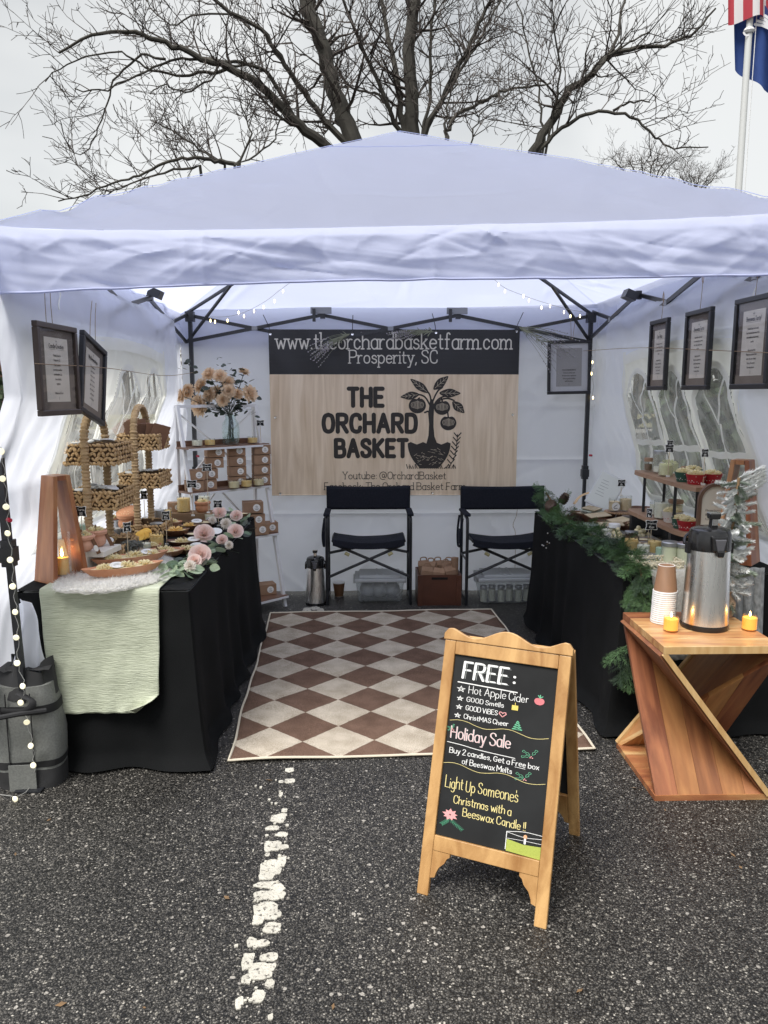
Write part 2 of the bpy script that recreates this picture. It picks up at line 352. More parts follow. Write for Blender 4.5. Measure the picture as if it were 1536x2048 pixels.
# ---------------------------------------------------------------- ground
def asphalt():
    m = bpy.data.materials.new('worn_asphalt'); m.use_nodes = True; t = m.node_tree; N = t.nodes.new; L = t.links.new; b = t.nodes['Principled BSDF']
    tc = N('ShaderNodeTexCoord')
    wn = N('ShaderNodeTexNoise'); wn.inputs['Scale'].default_value = 60; L(tc.outputs['Object'], wn.inputs['Vector'])
    wa = N('ShaderNodeVectorMath'); wa.operation = 'MULTIPLY_ADD'; wa.inputs[1].default_value = (.012,) * 3
    L(wn.outputs['Color'], wa.inputs[0]); L(tc.outputs['Object'], wa.inputs[2])
    v = N('ShaderNodeTexVoronoi'); v.inputs['Scale'].default_value = 180; v.inputs['Randomness'].default_value = 1; L(wa.outputs[0], v.inputs['Vector'])
    sp = N('ShaderNodeSeparateColor'); L(v.outputs['Color'], sp.inputs['Color'])
    r = N('ShaderNodeValToRGB'); e = r.color_ramp.elements; r.color_ramp.interpolation = 'LINEAR'
    e[0].position = 0; e[0].color = (.024, .023, .021, 1); e[1].position = .45; e[1].color = (.056, .052, .046, 1)
    for p, c in ((.72, (.085, .08, .072, 1)), (.86, (.15, .14, .125, 1)), (.955, (.22, .205, .18, 1)), (1, (.50, .47, .41, 1))): q = e.new(p); q.color = c
    L(sp.outputs[0], r.inputs['Fac'])
    # dark binder between stones
    rr = N('ShaderNodeValToRGB'); rr.color_ramp.elements[0].position = .30; rr.color_ramp.elements[0].color = (1, 1, 1, 1); rr.color_ramp.elements[1].position = .62; rr.color_ramp.elements[1].color = (.12, .12, .12, 1)
    L(v.outputs['Distance'], rr.inputs['Fac'])
    mu = N('ShaderNodeMix'); mu.data_type = 'RGBA'; mu.blend_type = 'MULTIPLY'; mu.inputs['Factor'].default_value = 1
    L(r.outputs['Color'], mu.inputs[6]); L(rr.outputs['Color'], mu.inputs[7])
    # coarse second set of bigger pale stones
    v2 = N('ShaderNodeTexVoronoi'); v2.inputs['Scale'].default_value = 46; L(wa.outputs[0], v2.inputs['Vector'])
    s2 = N('ShaderNodeSeparateColor'); L(v2.outputs['Color'], s2.inputs['Color'])
    g1 = N('ShaderNodeMath'); g1.operation = 'GREATER_THAN'; g1.inputs[1].default_value = .93; L(s2.outputs[1], g1.inputs[0])
    g2 = N('ShaderNodeMath'); g2.operation = 'LESS_THAN'; g2.inputs[1].default_value = .26; L(v2.outputs['Distance'], g2.inputs[0])
    g3 = N('ShaderNodeMath'); g3.operation = 'MULTIPLY'; L(g1.outputs[0], g3.inputs[0]); L(g2.outputs[0], g3.inputs[1])
    m2 = N('ShaderNodeMix'); m2.data_type = 'RGBA'; L(g3.outputs[0], m2.inputs['Factor']); L(mu.outputs[2], m2.inputs[6]); m2.inputs[7].default_value = (.30, .28, .25, 1)
    # large soft wear
    w = N('ShaderNodeTexNoise'); w.inputs['Scale'].default_value = .75; w.inputs['Detail'].default_value = 8; w.inputs['Roughness'].default_value = .62; L(tc.outputs['Object'], w.inputs['Vector'])
    wr = N('ShaderNodeMapRange'); wr.inputs['From Min'].default_value = .3; wr.inputs['From Max'].default_value = .7; wr.inputs['To Min'].default_value = .68; wr.inputs['To Max'].default_value = 1.42; L(w.outputs['Fac'], wr.inputs['Value'])
    hs = N('ShaderNodeHueSaturation'); L(m2.outputs[2], hs.inputs['Color']); L(wr.outputs[0], hs.inputs['Value']); L(hs.outputs['Color'], b.inputs['Base Color'])
    rw = N('ShaderNodeMapRange'); rw.inputs['From Min'].default_value = .35; rw.inputs['From Max'].default_value = .65; rw.inputs['To Min'].default_value = .34; rw.inputs['To Max'].default_value = .62; L(w.outputs['Fac'], rw.inputs['Value']); L(rw.outputs[0], b.inputs['Roughness']); b.inputs['Specular IOR Level'].default_value = .4
    inv = N('ShaderNodeMath'); inv.operation = 'SUBTRACT'; inv.inputs[0].default_value = 1; L(v.outputs['Distance'], inv.inputs[1])
    bp = N('ShaderNodeBump'); bp.inputs['Strength'].default_value = .7; bp.inputs['Distance'].default_value = .004; L(inv.outputs[0], bp.inputs['Height']); L(bp.outputs['Normal'], b.inputs['Normal'])
    return m
g = MB(); g.add([(-220, -60, 0), (220, -60, 0), (220, 320, 0), (-220, 320, 0)], [(0, 1, 2, 3)])
ground = g.build('asphalt_ground', asphalt(), kind='structure')

# worn parking line: thick flakes of old paint
M_paint = mat('old_road_paint', (.44, .42, .36), (.58, .555, .48), 14, rough=.8, bump=.6, bscale=120)
def wear(m):
    t = m.node_tree; N = t.nodes.new; L = t.links.new; b = t.nodes['Principled BSDF']; src = b.inputs['Base Color'].links[0].from_socket
    tc = N('ShaderNodeTexCoord'); n = N('ShaderNodeTexNoise'); n.inputs['Scale'].default_value = 85; n.inputs['Detail'].default_value = 4; n.inputs['Roughness'].default_value = .7; L(tc.outputs['Object'], n.inputs['Vector'])
    r = N('ShaderNodeValToRGB'); r.color_ramp.elements[0].position = .56; r.color_ramp.elements[1].position = .63; L(n.outputs['Fac'], r.inputs['Fac'])
    mx = N('ShaderNodeMix'); mx.data_type = 'RGBA'; L(r.outputs['Color'], mx.inputs['Factor']); L(src, mx.inputs[6]); mx.inputs[7].default_value = (.10, .09, .08, 1); L(mx.outputs[2], b.inputs['Base Color'])
wear(M_paint)
def blob(mb, px, py, hw, hh, seed):
    c = G(px, py); rx = (G(px + hw, py) - G(px - hw, py)).length / 2; ry = (G(px, py - hh) - G(px, py + hh)).length / 2
    global ZBN; ZBN += 1; ZB = .0018 + .00005 * ZBN; n = 26; top = []; bot = []
    for k in range(n):
        t = 2 * math.pi * k / n; q = 1 + .33 * nz(math.cos(t) * 1.6 + seed, math.sin(t) * 1.6, seed * .7) + .10 * nz(k * 1.7, seed)
        ex = math.copysign(abs(math.cos(t)) ** .75, math.cos(t)); ey = math.copysign(abs(math.sin(t)) ** .75, math.sin(t))
        x, y = c.x + rx * q * ex, c.y + ry * q * ey
        top.append((x, y, ZB)); bot.append((x * 1.0 + (x - c.x) * .01, y + (y - c.y) * .01, 0))
    k = len(mb.v); mb.v += top + bot; mb.f.append(tuple(range(k, k + n))); mb.f += [(k + i, k + i + n, k + (i + 1) % n + n, k + (i + 1) % n) for i in range(n)]
pl = MB(); q = 0; ZBN = 0
# (zoomed crop coordinates of the line: scale 3.738, origin 430,1500)
for X, Y_, a, b_ in ((558,152,33,15),(560,232,36,17),(494,238,20,9),(491,333,16,19),(518,452,22,15),(478,511,58,29),(432,584,52,17),(498,634,50,16),(388,640,14,8),
    (435,720,60,42),(510,728,38,18),(392,785,18,12),(500,812,32,18),(550,810,8,7),(420,880,80,55),(385,940,62,34),(505,845,28,30),(412,1010,108,26),(470,1040,54,20),(350,1092,60,32),(440,1090,82,34),
    (375,1195,100,50),(425,1235,62,36),(318,1270,46,46),(430,1335,66,38),(272,1440,34,36),(350,1448,55,25),(250,1560,44,36),(408,1555,68,30),(245,1610,45,40),(350,1650,104,64),(238,1720,38,38),(412,1755,36,34),(322,1848,48,44),(182,1895,32,46),(415,2000,20,20)):
    blob(pl, 430 + X / 3.738, 1500 + Y_ / 3.738, a / 3.738, b_ / 3.738, q * 3.1 + 1); q += 1
for X, Y_, a, b_ in ((614,1221,8,5),(630,1217,8,3),(640,1222,7,5),(622,1227,9,3)): blob(pl, X, Y_, a, b_, q * 3.1); q += 1
rnd = random.Random(5)
for k in range(40):
    t = rnd.random(); px = 560 - 70 * t + rnd.gauss(0, 20); py = 1560 + 450 * t; s_ = rnd.uniform(1, 2.6) * (1 + t); blob(pl, px, py, s_, s_ * .7, k + 200)
pl.build('parking_line', M_paint, kind='structure')

# loose chips on the asphalt
gr = MB(); rnd = random.Random(11)
for k in range(1500):
    y = 1.35 + 3.0 * rnd.random() ** 1.5; x = rnd.uniform(-1.0, 1.0) * (.35 + y * .55) + .05; s_ = rnd.uniform(.0018, .0045)
    Mr = Matrix.Rotation(rnd.uniform(0, 6), 3, 'Z'); gr.box((x, y, s_ * .35), (s_ * 2, s_ * 1.3, s_ * .8), Mr, taper=(.6, .55))
gr.build('gravel_chips', mat('stone_chips', (.30, .28, .24), (.1, .095, .085), 30, rough=.8), kind='stuff')

lf_ = MB(); rnd = random.Random(29)
for k in range(46):
    y = 1.5 + 4.0 * rnd.random() ** 1.3; x = rnd.uniform(-1.0, 1.0) * (.35 + y * .5) + .05; a = rnd.uniform(0, 6.28); s_ = rnd.uniform(.006, .017); d = Vector((math.cos(a), math.sin(a), 0)); q = Vector((-d.y, d.x, 0)); c = Vector((x, y, .003))
    lf_.add([c - d * s_, c + q * s_ * .45 + Vector((0, 0, s_ * .25)), c + d * s_ + Vector((0, 0, s_ * .2)), c - q * s_ * .4], [(0, 1, 2), (0, 2, 3)])
lf_.build('leaf_litter', mat('dry_leaf', (.22, .13, .06), (.10, .065, .035), 40, rough=.9), kind='stuff')

# ---------------------------------------------------------------- grass verge, far wood, buildings seen dimly through the tent windows
vg = MB(); vg.grid(lambda u, v: (-160 + 320 * u, 30 + 22 * v, .14 + .12 * nz(u * 40, v * 5)), 60, 6)
vg.build('grass_verge', mat('winter_grass', (.10, .105, .05), (.17, .145, .08), 2, rough=.95), kind='structure')
kb = MB(); kb.box((0, 29.9, .07), (320, .2, .14)); kb.build('kerb', mat('concrete', (.35, .34, .32), (.42, .41, .39), 3, rough=.9), kind='structure')
fw = MB(); rnd = random.Random(3)
for k in range(520):
    x = rnd.uniform(-150, 150); y = rnd.uniform(55, 80); h = rnd.uniform(6, 11); r0 = rnd.uniform(.1, .25)
    fw.tube([(x, y, 0), (x + rnd.uniform(-.4, .4), y, h * .5), (x + rnd.uniform(-.8, .8), y, h)], [r0, r0 * .6, .02], 4, False)
    for j in range(9):
        z0 = h * rnd.uniform(.3, .9); a = rnd.uniform(0, 6.28); l_ = rnd.uniform(1, 3)
        fw.tube([(x, y, z0), (x + math.cos(a) * l_, y + math.sin(a) * l_, z0 + l_ * .8)], [r0 * .35, .015], 3, False)
fw.build('far_wood', mat('far_bark', (.10, .09, .08), (.16, .14, .12), 1, rough=.95), kind='stuff')
def building(name, label, c, d, mwall, n):
    t = thing(name, label, 'building', c)
    b = MB().box((0, 0, d[2] / 2), d); b.build('wall', mwall, t)
    MB().box((0, 0, d[2] + .15), (d[0] + .6, d[1] + .6, .3)).build('roof', mat('roof_edge', (.12, .12, .13), rough=.8), t)
    me = None
    for i in range(n):
        x = -d[0] / 2 + d[0] * (i + .5) / n
        if me is None:
            fr = MB(); fr.box((0, 0, 0), (1.5, .12, 1.5)); me = fr.mesh('window', mat('window_dark', (.03, .035, .04), rough=.2))
            s2 = MB(); s2.box((0, -.02, -.8), (1.8, .3, .12)); ms_ = s2.mesh('sill', MATS['concrete'])
        o = bpy.data.objects.new('window', me); COL.objects.link(o); o.parent = t; o.location = (x, -d[1] / 2 - .02, d[2] * .5)
        p = bpy.data.objects.new('sill', ms_); COL.objects.link(p); p.parent = o
    return t
building('brick_building', 'low red brick building behind the wavy window of the left tent wall', (-24, 30.5, 0), (20, 8, 3.4), mat('far_brick', (.17, .085, .06), (.22, .12, .09), 6, rough=.9), 6)
building('storage_building', 'pale tan block building beyond the right tent wall', (31, 31, 0), (26, 8, 3.6), mat('far_block', (.33, .29, .24), (.38, .34, .28), 6, rough=.9), 7)
def hedge(name, label, c, d, seed):
    rnd = random.Random(seed); m = MB()
    for k in range(5200):
        x, y, z = [rnd.uniform(-1, 1) for _ in range(3)]; z = (z + 1) / 2; 
        if rnd.random() < .6: y = -abs(y) ** .3
        q = 1 + .25 * nz(x * 5, z * 3, seed)
        p = Vector((x * d[0] / 2, y * d[1] / 2 * q, z * d[2] * q)); a = Vector((rnd.uniform(-1, 1), rnd.uniform(-1, 1), rnd.uniform(-1, 1))).normalized() * .09; b = a.cross(Vector((rnd.random(), rnd.random(), .2))).normalized() * .06
        m.add([p - a, p + b, p + a, p - b], [(0, 1, 2, 3)])
    t = thing(name, label, 'hedge', c); m.build('foliage', mat('evergreen', (.03, .05, .025), (.06, .085, .04), 3, rough=.8, vary=.1), t, kind='stuff')
    s = MB()
    for i in range(8): s.tube([((i - 3.5) * d[0] / 8, 0, 0), ((i - 3.4) * d[0] / 8, 0, d[2] * .7)], [.06, .03], 5)
    s.build('stem', MATS['far_bark'], t)
hedge('evergreen_hedge', 'dark evergreen hedge outside the left tent window', (-7.2, 12.5, 0), (5.5, 1.4, 1.75), 4)
hedge('evergreen_hedge', 'tall dark evergreen hedge outside the right window screening the flagpole foot', (5.3, 9.6, 0), (3.6, 1.2, 2.7), 15)
hedge('evergreen_hedge', 'dark evergreen hedge outside the right tent window', (9.6, 17, 0), (4.5, 1.4, 1.6), 9)

# ---------------------------------------------------------------- bare trees
M_bark = mat('dark_bark', (.032, .029, .025), (.075, .07, .058), 6, rough=.95, bump=.8, bscale=14)
M_twig = mat('twig_bark', (.045, .036, .032), (.075, .062, .054), 4, rough=.9)
def limb_px(pl_, Y, dy=0):
    n = len(pl_); return [P(x, y, Y + dy * i / max(1, n - 1)) for i, (x, y) in enumerate(pl_)]
def grow(mb, p, d, L_, r, lev, rnd, up=.25):
    """a twig with side twigs; light in polygons"""
    n = max(2, int(3 + L_ * 2.2)); pts = [p.copy()]; q = p.copy(); dd = d.normalized()
    for i in range(n):
        dd = (dd + Vector((rnd.gauss(0, .2), rnd.gauss(0, .2), rnd.gauss(0, .17) + up * .22))).normalized(); q = q + dd * (L_ / n); pts.append(q.copy())
    mb.tube(pts, [max(.0042, r * (1 - .82 * i / n)) for i in range(n + 1)], 4 if r > .02 else 3, False)
    if lev <= 0: return
    k = int(L_ * (4.2 if lev > 1 else 4.4)) + 1
    for j in range(k):
        t = rnd.uniform(.12, 1); i = min(n - 1, int(t * n)); s_ = pts[i].lerp(pts[i + 1], t * n - i); ax = (pts[i + 1] - pts[i]).normalized()
        side = Vector((rnd.uniform(-1, 1), rnd.uniform(-.7, .7), rnd.uniform(-.5, 1))); side = (side - ax * side.dot(ax))
        if side.length < .05: continue
        nd = (ax * rnd.uniform(.35, 1) + side.normalized() * rnd.uniform(.5, 1))
        grow(mb, s_, nd, L_ * rnd.uniform(.28, .55) * (1.1 - .4 * t), max(.006, r * .45), lev - 1, rnd, up)
def tree(name, label, Y, base, limbs, seed, dens=1.0, tl=1.0, up=.25):
    rnd = random.Random(seed); t = thing(name, label, 'tree', (base[0], base[1], 0)); off = Vector((base[0], base[1], 0))
    tr = MB(); tw = MB(); cr0 = Vector((base[0], base[1], base[2]))
    r0 = base[3] * .78
    tr.tube([Vector((base[0], base[1], -.1)) - off, Vector((base[0] + .05, base[1], base[2] * .5)) - off, cr0 - off], [r0 * 1.35, r0 * 1.02, r0], 12)
    for px, r_a, r_b, dy, *own in limbs:
        r_a *= .74; r_b *= .8; pts = limb_px(px, Y + (own[0] if own else 0), dy); pts = cr_pts(pts, 4)
        if not (own and len(own) > 1): pts = [cr0 + Vector((0, 0, -.3))] + pts
        m = len(pts); rs = [r_a + (r_b - r_a) * (i / (m - 1)) ** .8 for i in range(m)]
        lm = [p - off + Vector((nz(i * .9, seed, r_a * 9), 0, nz(i * .8, seed + 5, r_a * 7))) * .06 for i, p in enumerate(pts)]
        tr.tube(lm, rs, 9 if r_a > .08 else 6)
        length = sum((lm[i + 1] - lm[i]).length for i in range(m - 1))
        k = int(length * 4.2 * dens)
        for j in range(k):
            f = rnd.uniform(.12, 1); i = min(m - 2, int(f * (m - 1))); s_ = lm[i].lerp(lm[i + 1], f * (m - 1) - i); ax = (lm[i + 1] - lm[i]).normalized()
            side = Vector((rnd.uniform(-1, 1), rnd.uniform(-.8, .8), rnd.uniform(-.35, 1))); side = (side - ax * side.dot(ax)).normalized()
            L_ = rnd.uniform(.5, 1.7) * tl * (1.1 - .45 * f)
            grow(tw, s_, ax * rnd.uniform(.3, 1) + side, L_, max(.009, min(.035, rs[i] * .4)), 2 if rnd.random() < .75 else 1, rnd, up)
    tr.build('trunk', M_bark, t, smooth=True); tw.build('crown', M_twig, t, kind='stuff')
    return t
tA = P(818, 330, 14.5); tree('bare_tree', 'bare many-stemmed tree rising straight above the peak of the canopy', 14.5, (tA.x, tA.y, 3.6, .24), [
    ([(822,290),(824,200),(818,100),(828,0),(836,-90)], .19, .11, .3), ([(845,285),(880,200),(930,110),(958,50),(985,-10),(1010,-70)], .085, .03, -.5),
    ([(812,270),(796,190),(785,110),(772,40),(755,-30)], .09, .045, .8), ([(806,275),(775,215),(735,120),(712,60),(672,-20)], .07, .03, -.6),
    ([(842,290),(858,200),(860,90),(872,0),(880,-60)], .05, .03, .4), ([(850,270),(905,165),(950,95),(972,55),(1005,-10)], .05, .02, .6), ([(800,265),(770,205),(740,185),(700,175),(650,172)], .045, .015, .3)], 21, .85)
tB = P(735, 330, 13.4); tree('bare_tree', 'largest bare tree with a thick trunk leaning left above the canopy', 13.4, (tB.x, tB.y, 3.5, .27), [
    ([(712,285),(682,215),(658,150),(640,80),(612,0),(590,-80)], .20, .13, .2), ([(690,278),(655,160),(630,60),(628,-30)], .07, .05, .6),
    ([(690,285),(640,228),(598,170),(560,115),(520,60),(440,10),(370,-40)], .085, .03, -.6), ([(655,292),(600,250),(555,205),(505,160),(440,130),(390,112),(330,84),(270,68),(200,62),(120,105)], .125, .022, -1),
    ([(585,235),(540,150),(500,130),(440,122),(360,118),(290,142),(215,178),(150,180)], .05, .012, -.9, 0, 1), ([(452,140),(400,145),(350,150),(290,135),(240,105),(150,120),(90,160)], .04, .01, -.4, 0, 1),
    ([(505,128),(440,132),(420,160),(370,185),(330,170),(300,185)], .03, .012, -.4, 0, 1), ([(330,120),(285,110),(235,150),(215,205),(190,270),(160,308),(85,270)], .03, .008, .4, 0, 1),
    ([(500,60),(470,30),(400,28),(340,50),(290,0)], .03, .012, .5, 0, 1)], 33, .95)
tC = P(1040, 350, 12.8); tree('bare_tree', 'bare tree spreading toward the flagpole over the right roof slope', 12.8, (tC.x, tC.y, 3.2, .13), [
    ([(1068,302),(1105,240),(1140,180),(1185,145),(1215,112),(1260,100),(1330,88),(1380,70),(1430,20)], .11, .018, .4), ([(1080,300),(1140,245),(1200,222),(1262,232),(1310,272),(1350,298),(1415,290)], .055, .012, -.4),
    ([(1185,150),(1225,100),(1240,40),(1260,-40)], .045, .02, .4, 0, 1), ([(1215,112),(1260,85),(1300,62)], .03, .015, .2, 0, 1), ([(1225,222),(1260,205),(1300,203)], .03, .012, -.2, 0, 1),
    ([(1090,280),(1080,200),(1060,110),(1035,0)], .03, .012, .5), ([(1100,262),(1118,170),(1110,60),(1100,-30)], .03, .012, -.6)], 45, .85)
tD = P(885, 345, 12.2); tree('bare_tree', 'slim bare tree arching right just beside the roof peak', 12.2, (tD.x, tD.y, 3.1, .1), [
    ([(892,282),(900,245),(960,205),(1000,185),(1045,175),(1100,168)], .05, .014, .3), ([(890,285),(893,215),(915,150),(900,60)], .03, .01, .3), ([(940,290),(960,230),(1010,195),(1040,150)], .02, .01, -.3)], 52, .9, .8)
tE = P(440, 420, 12.6); tree('bare_tree', 'low spreading bare tree hugging the left slope of the canopy roof', 12.6, (tE.x, tE.y, 2.4, .14), [
    ([(478,325),(430,322),(390,318),(340,322),(290,345),(240,362),(180,385),(120,405)], .05, .012, -.4), ([(470,330),(500,280),(490,230),(470,170)], .03, .01, .3), ([(450,330),(400,300),(340,260),(300,240)], .03, .01, .3),
    ([(400,330),(330,345),(260,370),(200,395)], .035, .01, .2), ([(480,325),(540,290),(560,240),(580,200)], .025, .01, -.3)], 61, .95, .85)
for i, (px, py, w_, lab) in enumerate(((1290, 380, 60, 'small distant bushy bare tree low over the right roof slope'), (1385, 400, 45, 'smallest distant bare tree beside the flagpole'))):
    b_ = P(px, py, 30); tree('bare_tree', lab, 30, (b_.x, b_.y, b_.z - 1.5, .12), [
        ([(px + dx * w_ * .3, py - 10), (px + dx * w_ * .8, py - w_ * .6 - 10), (px + dx * w_ * 1.1, py - w_ * 1.1)], .05, .015, 0) for dx in (-1, -.5, -.1, .3, .7, 1)], 70 + i, .7, 1.0)

# ---------------------------------------------------------------- flagpole with two flags
FY = 11.0; f0 = P(1477, 380, FY); f1 = P(1504, -60, FY)
fl = thing('flagpole', 'tall white flagpole rising behind the right side of the canopy', 'flagpole', (f0.x, FY, 0))
MB().tube([(0, 0, 0), (0, 0, f1.z + .6)], [.055, .04], 14).build('pole', mat('white_pole', (.62, .63, .62), rough=.4), fl, smooth=True)
MB().lathe([(.1, 0), (.1, .05), (.06, .12), (.055, .2)], 14).build('base', M_white, fl, smooth=True)
cz = P(1500, 62, FY).z; MB().lathe([(.06, cz - .03), (.075, cz), (.06, cz + .03)], 12).build('collar', M_white, fl, smooth=True)
MB().tube([(.07, -.03, .9), (.075, -.03, f1.z)], .006, 4).build('halyard', M_white, fl)
def flag(name, label, x0, z1, w_, h_, mat_, sh):
    t = thing(name, label, 'flag', (f0.x, FY, 0)); m = MB()
    m.grid(lambda u, v: (x0(u, v), .05 + .10 * math.sin(u * 9 + v * 3) * (.3 + u), z1 - h_ * v - sh * u * (1 - .3 * v)), 26, 18); o = m.build('cloth', mat_, t, smooth=True); return t
M_blue = mat('flag_blue', (.03, .07, .26), (.04, .09, .31), 4, rough=.8, trans=.25)
zt = P(1500, 5, FY).z
t = thing('state_flag', 'limp blue state flag with a white palmetto tree hanging low on the pole', 'flag', (f0.x, FY, 0))
def fs(u, v):   # a flag gathered against the pole, hanging in folds
    a = P(1474 + 40 * u, 8, FY) ; x = (-.2 + .78 * u + .12 * v); z = zt - 1.06 * v * (1 - .35 * abs(u - .45)) - .30 * u + .12
    return (x, .09 + .09 * math.sin(u * 10 + v), z)
MB().grid(fs, 30, 16).build('cloth', M_blue, t, smooth=True)
pm = MB()
for k in range(11):     # palmetto fronds as flat print just proud of the cloth
    a = R(20 + 14 * k); c = fs(.62, .28)
    strip(pm, [(c[0], c[2]), (c[0] + math.cos(a) * .17, c[2] + math.sin(a) * .17), (c[0] + math.cos(a) * .27, c[2] + math.sin(a) * .2)], .034, .02 + .0002 * k, Matrix.Identity(4))
strip(pm, [(fs(.62, .3)[0], fs(.62, .3)[2]), (fs(.62, .3)[0] + .02, fs(.62, .3)[2] - .42)], .06, .019, Matrix.Identity(4))
pm.build('palmetto', mat('flag_white', (.8, .8, .82), rough=.8), t)
cs = MB(); c = fs(.13, .48); strip(cs, [(c[0] + .05 * math.cos(R(a)), c[2] + .05 * math.sin(R(a))) for a in range(200, 381, 20)], .025, .04, Matrix.Identity(4)); cs.build('crescent', MATS['flag_white'], t)
t = thing('national_flag', 'red and white striped flag hanging above the blue flag', 'flag', (f0.x, FY, 0)); zt2 = P(1500, -200, FY).z
def ff(u, v): return (-.36 + .75 * u + .1 * v, -.02 + .1 * math.sin(u * 9 + 1), zt2 - 1.42 * v - .12 * abs(u - .5))
red = MB(); whi = MB()
for k in range(9):
    (red if k % 2 == 0 else whi).grid(lambda u, v, k=k: ff((k + u) / 9, v), 4, 12)
red.build('stripe', mat('flag_red', (.5, .05, .07), rough=.8, trans=.2), t, smooth=True); whi.build('stripe', mat('flag_cream', (.78, .76, .76), rough=.8, trans=.2), t, smooth=True)

# ---------------------------------------------------------------- the pop-up tent
TX0, TX1, TY0, TY1 = -1.28, 1.665, 2.83, 5.75
TCX, TCY = (TX0 + TX1) / 2, (TY0 + TY1) / 2
def creases(n, W, H, seed, l0, l1, ang, spread, amp, wd):
    rnd = random.Random(seed); L_ = []
    for k in range(n):
        a = R(rnd.choice(ang) + rnd.gauss(0, spread)); L_.append((rnd.uniform(0, W), rnd.uniform(0, H), math.cos(a), math.sin(a), rnd.uniform(l0, l1) / 2, amp * rnd.uniform(.4, 1.2) * rnd.choice((1, 1, -1)), wd * rnd.uniform(.6, 1.6)))
    return L_
def crease(x, y, L_):
    s = 0
    for (cx, cy, c, s_, hl, am, wd) in L_:
        dx, dy = x - cx, y - cy; a = dx * c + dy * s_
        if abs(a) > hl: continue
        b = -dx * s_ + dy * c + .25 * a * a
        if abs(b) > wd * 4: continue
        s += am * (1 - (a / hl) ** 2) * math.exp(-abs(b) / wd)
    return s
CV = [creases(58, 3.0, .24, 40 + k, .12, .5, (35, 145, 20, 160, 80), 12, .011, .016) for k in range(4)]
CRF = creases(90, 3.0, 3.0, 77, .25, 1.1, (45, 135, 20, 160, 90), 20, .009, .018)
CRF += [(.05 + .5 * random.Random(k).random(), .02 + .35 * random.Random(k + 50).random(), math.cos(R(20 + 40 * random.Random(k + 9).random())), math.sin(R(20 + 40 * random.Random(k + 9).random())), .24, .010, .012) for k in range(16)]
CW = [creases(60, 3.0, 2.0, 90 + k, .3, 1.1, (80, 100, 60, 120, 10), 14, .012, .022) for k in range(3)]
tent = thing('canopy_tent', 'white pop-up canopy tent with three fabric walls over the market stall', 'tent', (TCX, TCY, 0))
def TL(p): p = Vector(p); return Vector((p.x - TCX, p.y - TCY, p.z))
def roof_z(u, v):   # u, v in 0..1 across the square
    a, b = abs(2 * u - 1), abs(2 * v - 1); t = max(a, b); e = 2.085 + .08 * u - .034 * (1 - (2 * u - 1) ** 4) * max(0, 1 - 2.5 * v)
    z = e + (2.865 - e) * (1 - t) ** 1.02
    z += .028 * math.sin(math.pi * min(1, t)) * u                                # right side billows a little
    diag = 1 - abs(a - b); face = 1 - diag
    z -= .045 * face * math.sin(math.pi * (1 - t)) ** 1                           # panels sag between the ribs
    z -= .05 * math.exp(-((t) / .10) ** 2) * 0
    return z
def roof(u, v):
    x = TX0 - .04 + (TX1 - TX0 + .08) * u; y = TY0 - .04 + (TY1 - TY0 + .08) * v; z = roof_z(u, v)
    a, b = 2 * u - 1, 2 * v - 1; ang = math.atan2(b, a); t = max(abs(a), abs(b))
    ef = min(1, (1 - t) * 9); z += (.012 * nz(ang * 5, t * 1.6, 2) * t + .012 * nz(x * 1.8, y * 1.8, 3)) * ef
    cw = math.exp(-(((u - 0) ** 2 + (v - 0) ** 2) / .06)); z += .035 * nz(x * 5 + y * 7, (x - y) * 2, 1) * cw * ef
    cw2 = math.exp(-(((u - 1) ** 2 + (v - 0) ** 2) / .06)); z += .03 * nz(x * 7 - y * 5, (x + y) * 2, 1) * cw2 * ef
    z += crease(x - TX0, y - TY0, CRF) * ef * min(1, .25 + 4 * abs(abs(a) - abs(b)))
    return TL((x, y, z))
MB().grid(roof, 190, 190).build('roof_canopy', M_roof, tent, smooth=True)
sm = MB()       # the seam round the little cap at the peak
sq = [(.38, .38), (.62, .38), (.62, .62), (.38, .62), (.38, .38)]; pts = []
for a, b in zip(sq[:-1], sq[1:]):
    for k in range(10): pts.append(roof(a[0] + (b[0] - a[0]) * k / 10, a[1] + (b[1] - a[1]) * k / 10) + Vector((0, 0, .003)))
sm.tube(pts, .0016, 4, closed=True)
for cx_, cy_ in ((0, 0), (1, 0), (0, 1), (1, 1)):
    sm.tube([roof(.5 + (cx_ - .5) * k / 30, .5 + (cy_ - .5) * k / 30) + Vector((0, 0, .004)) for k in range(31)], .0014, 4)
sm.build('seam', M_roof, tent)
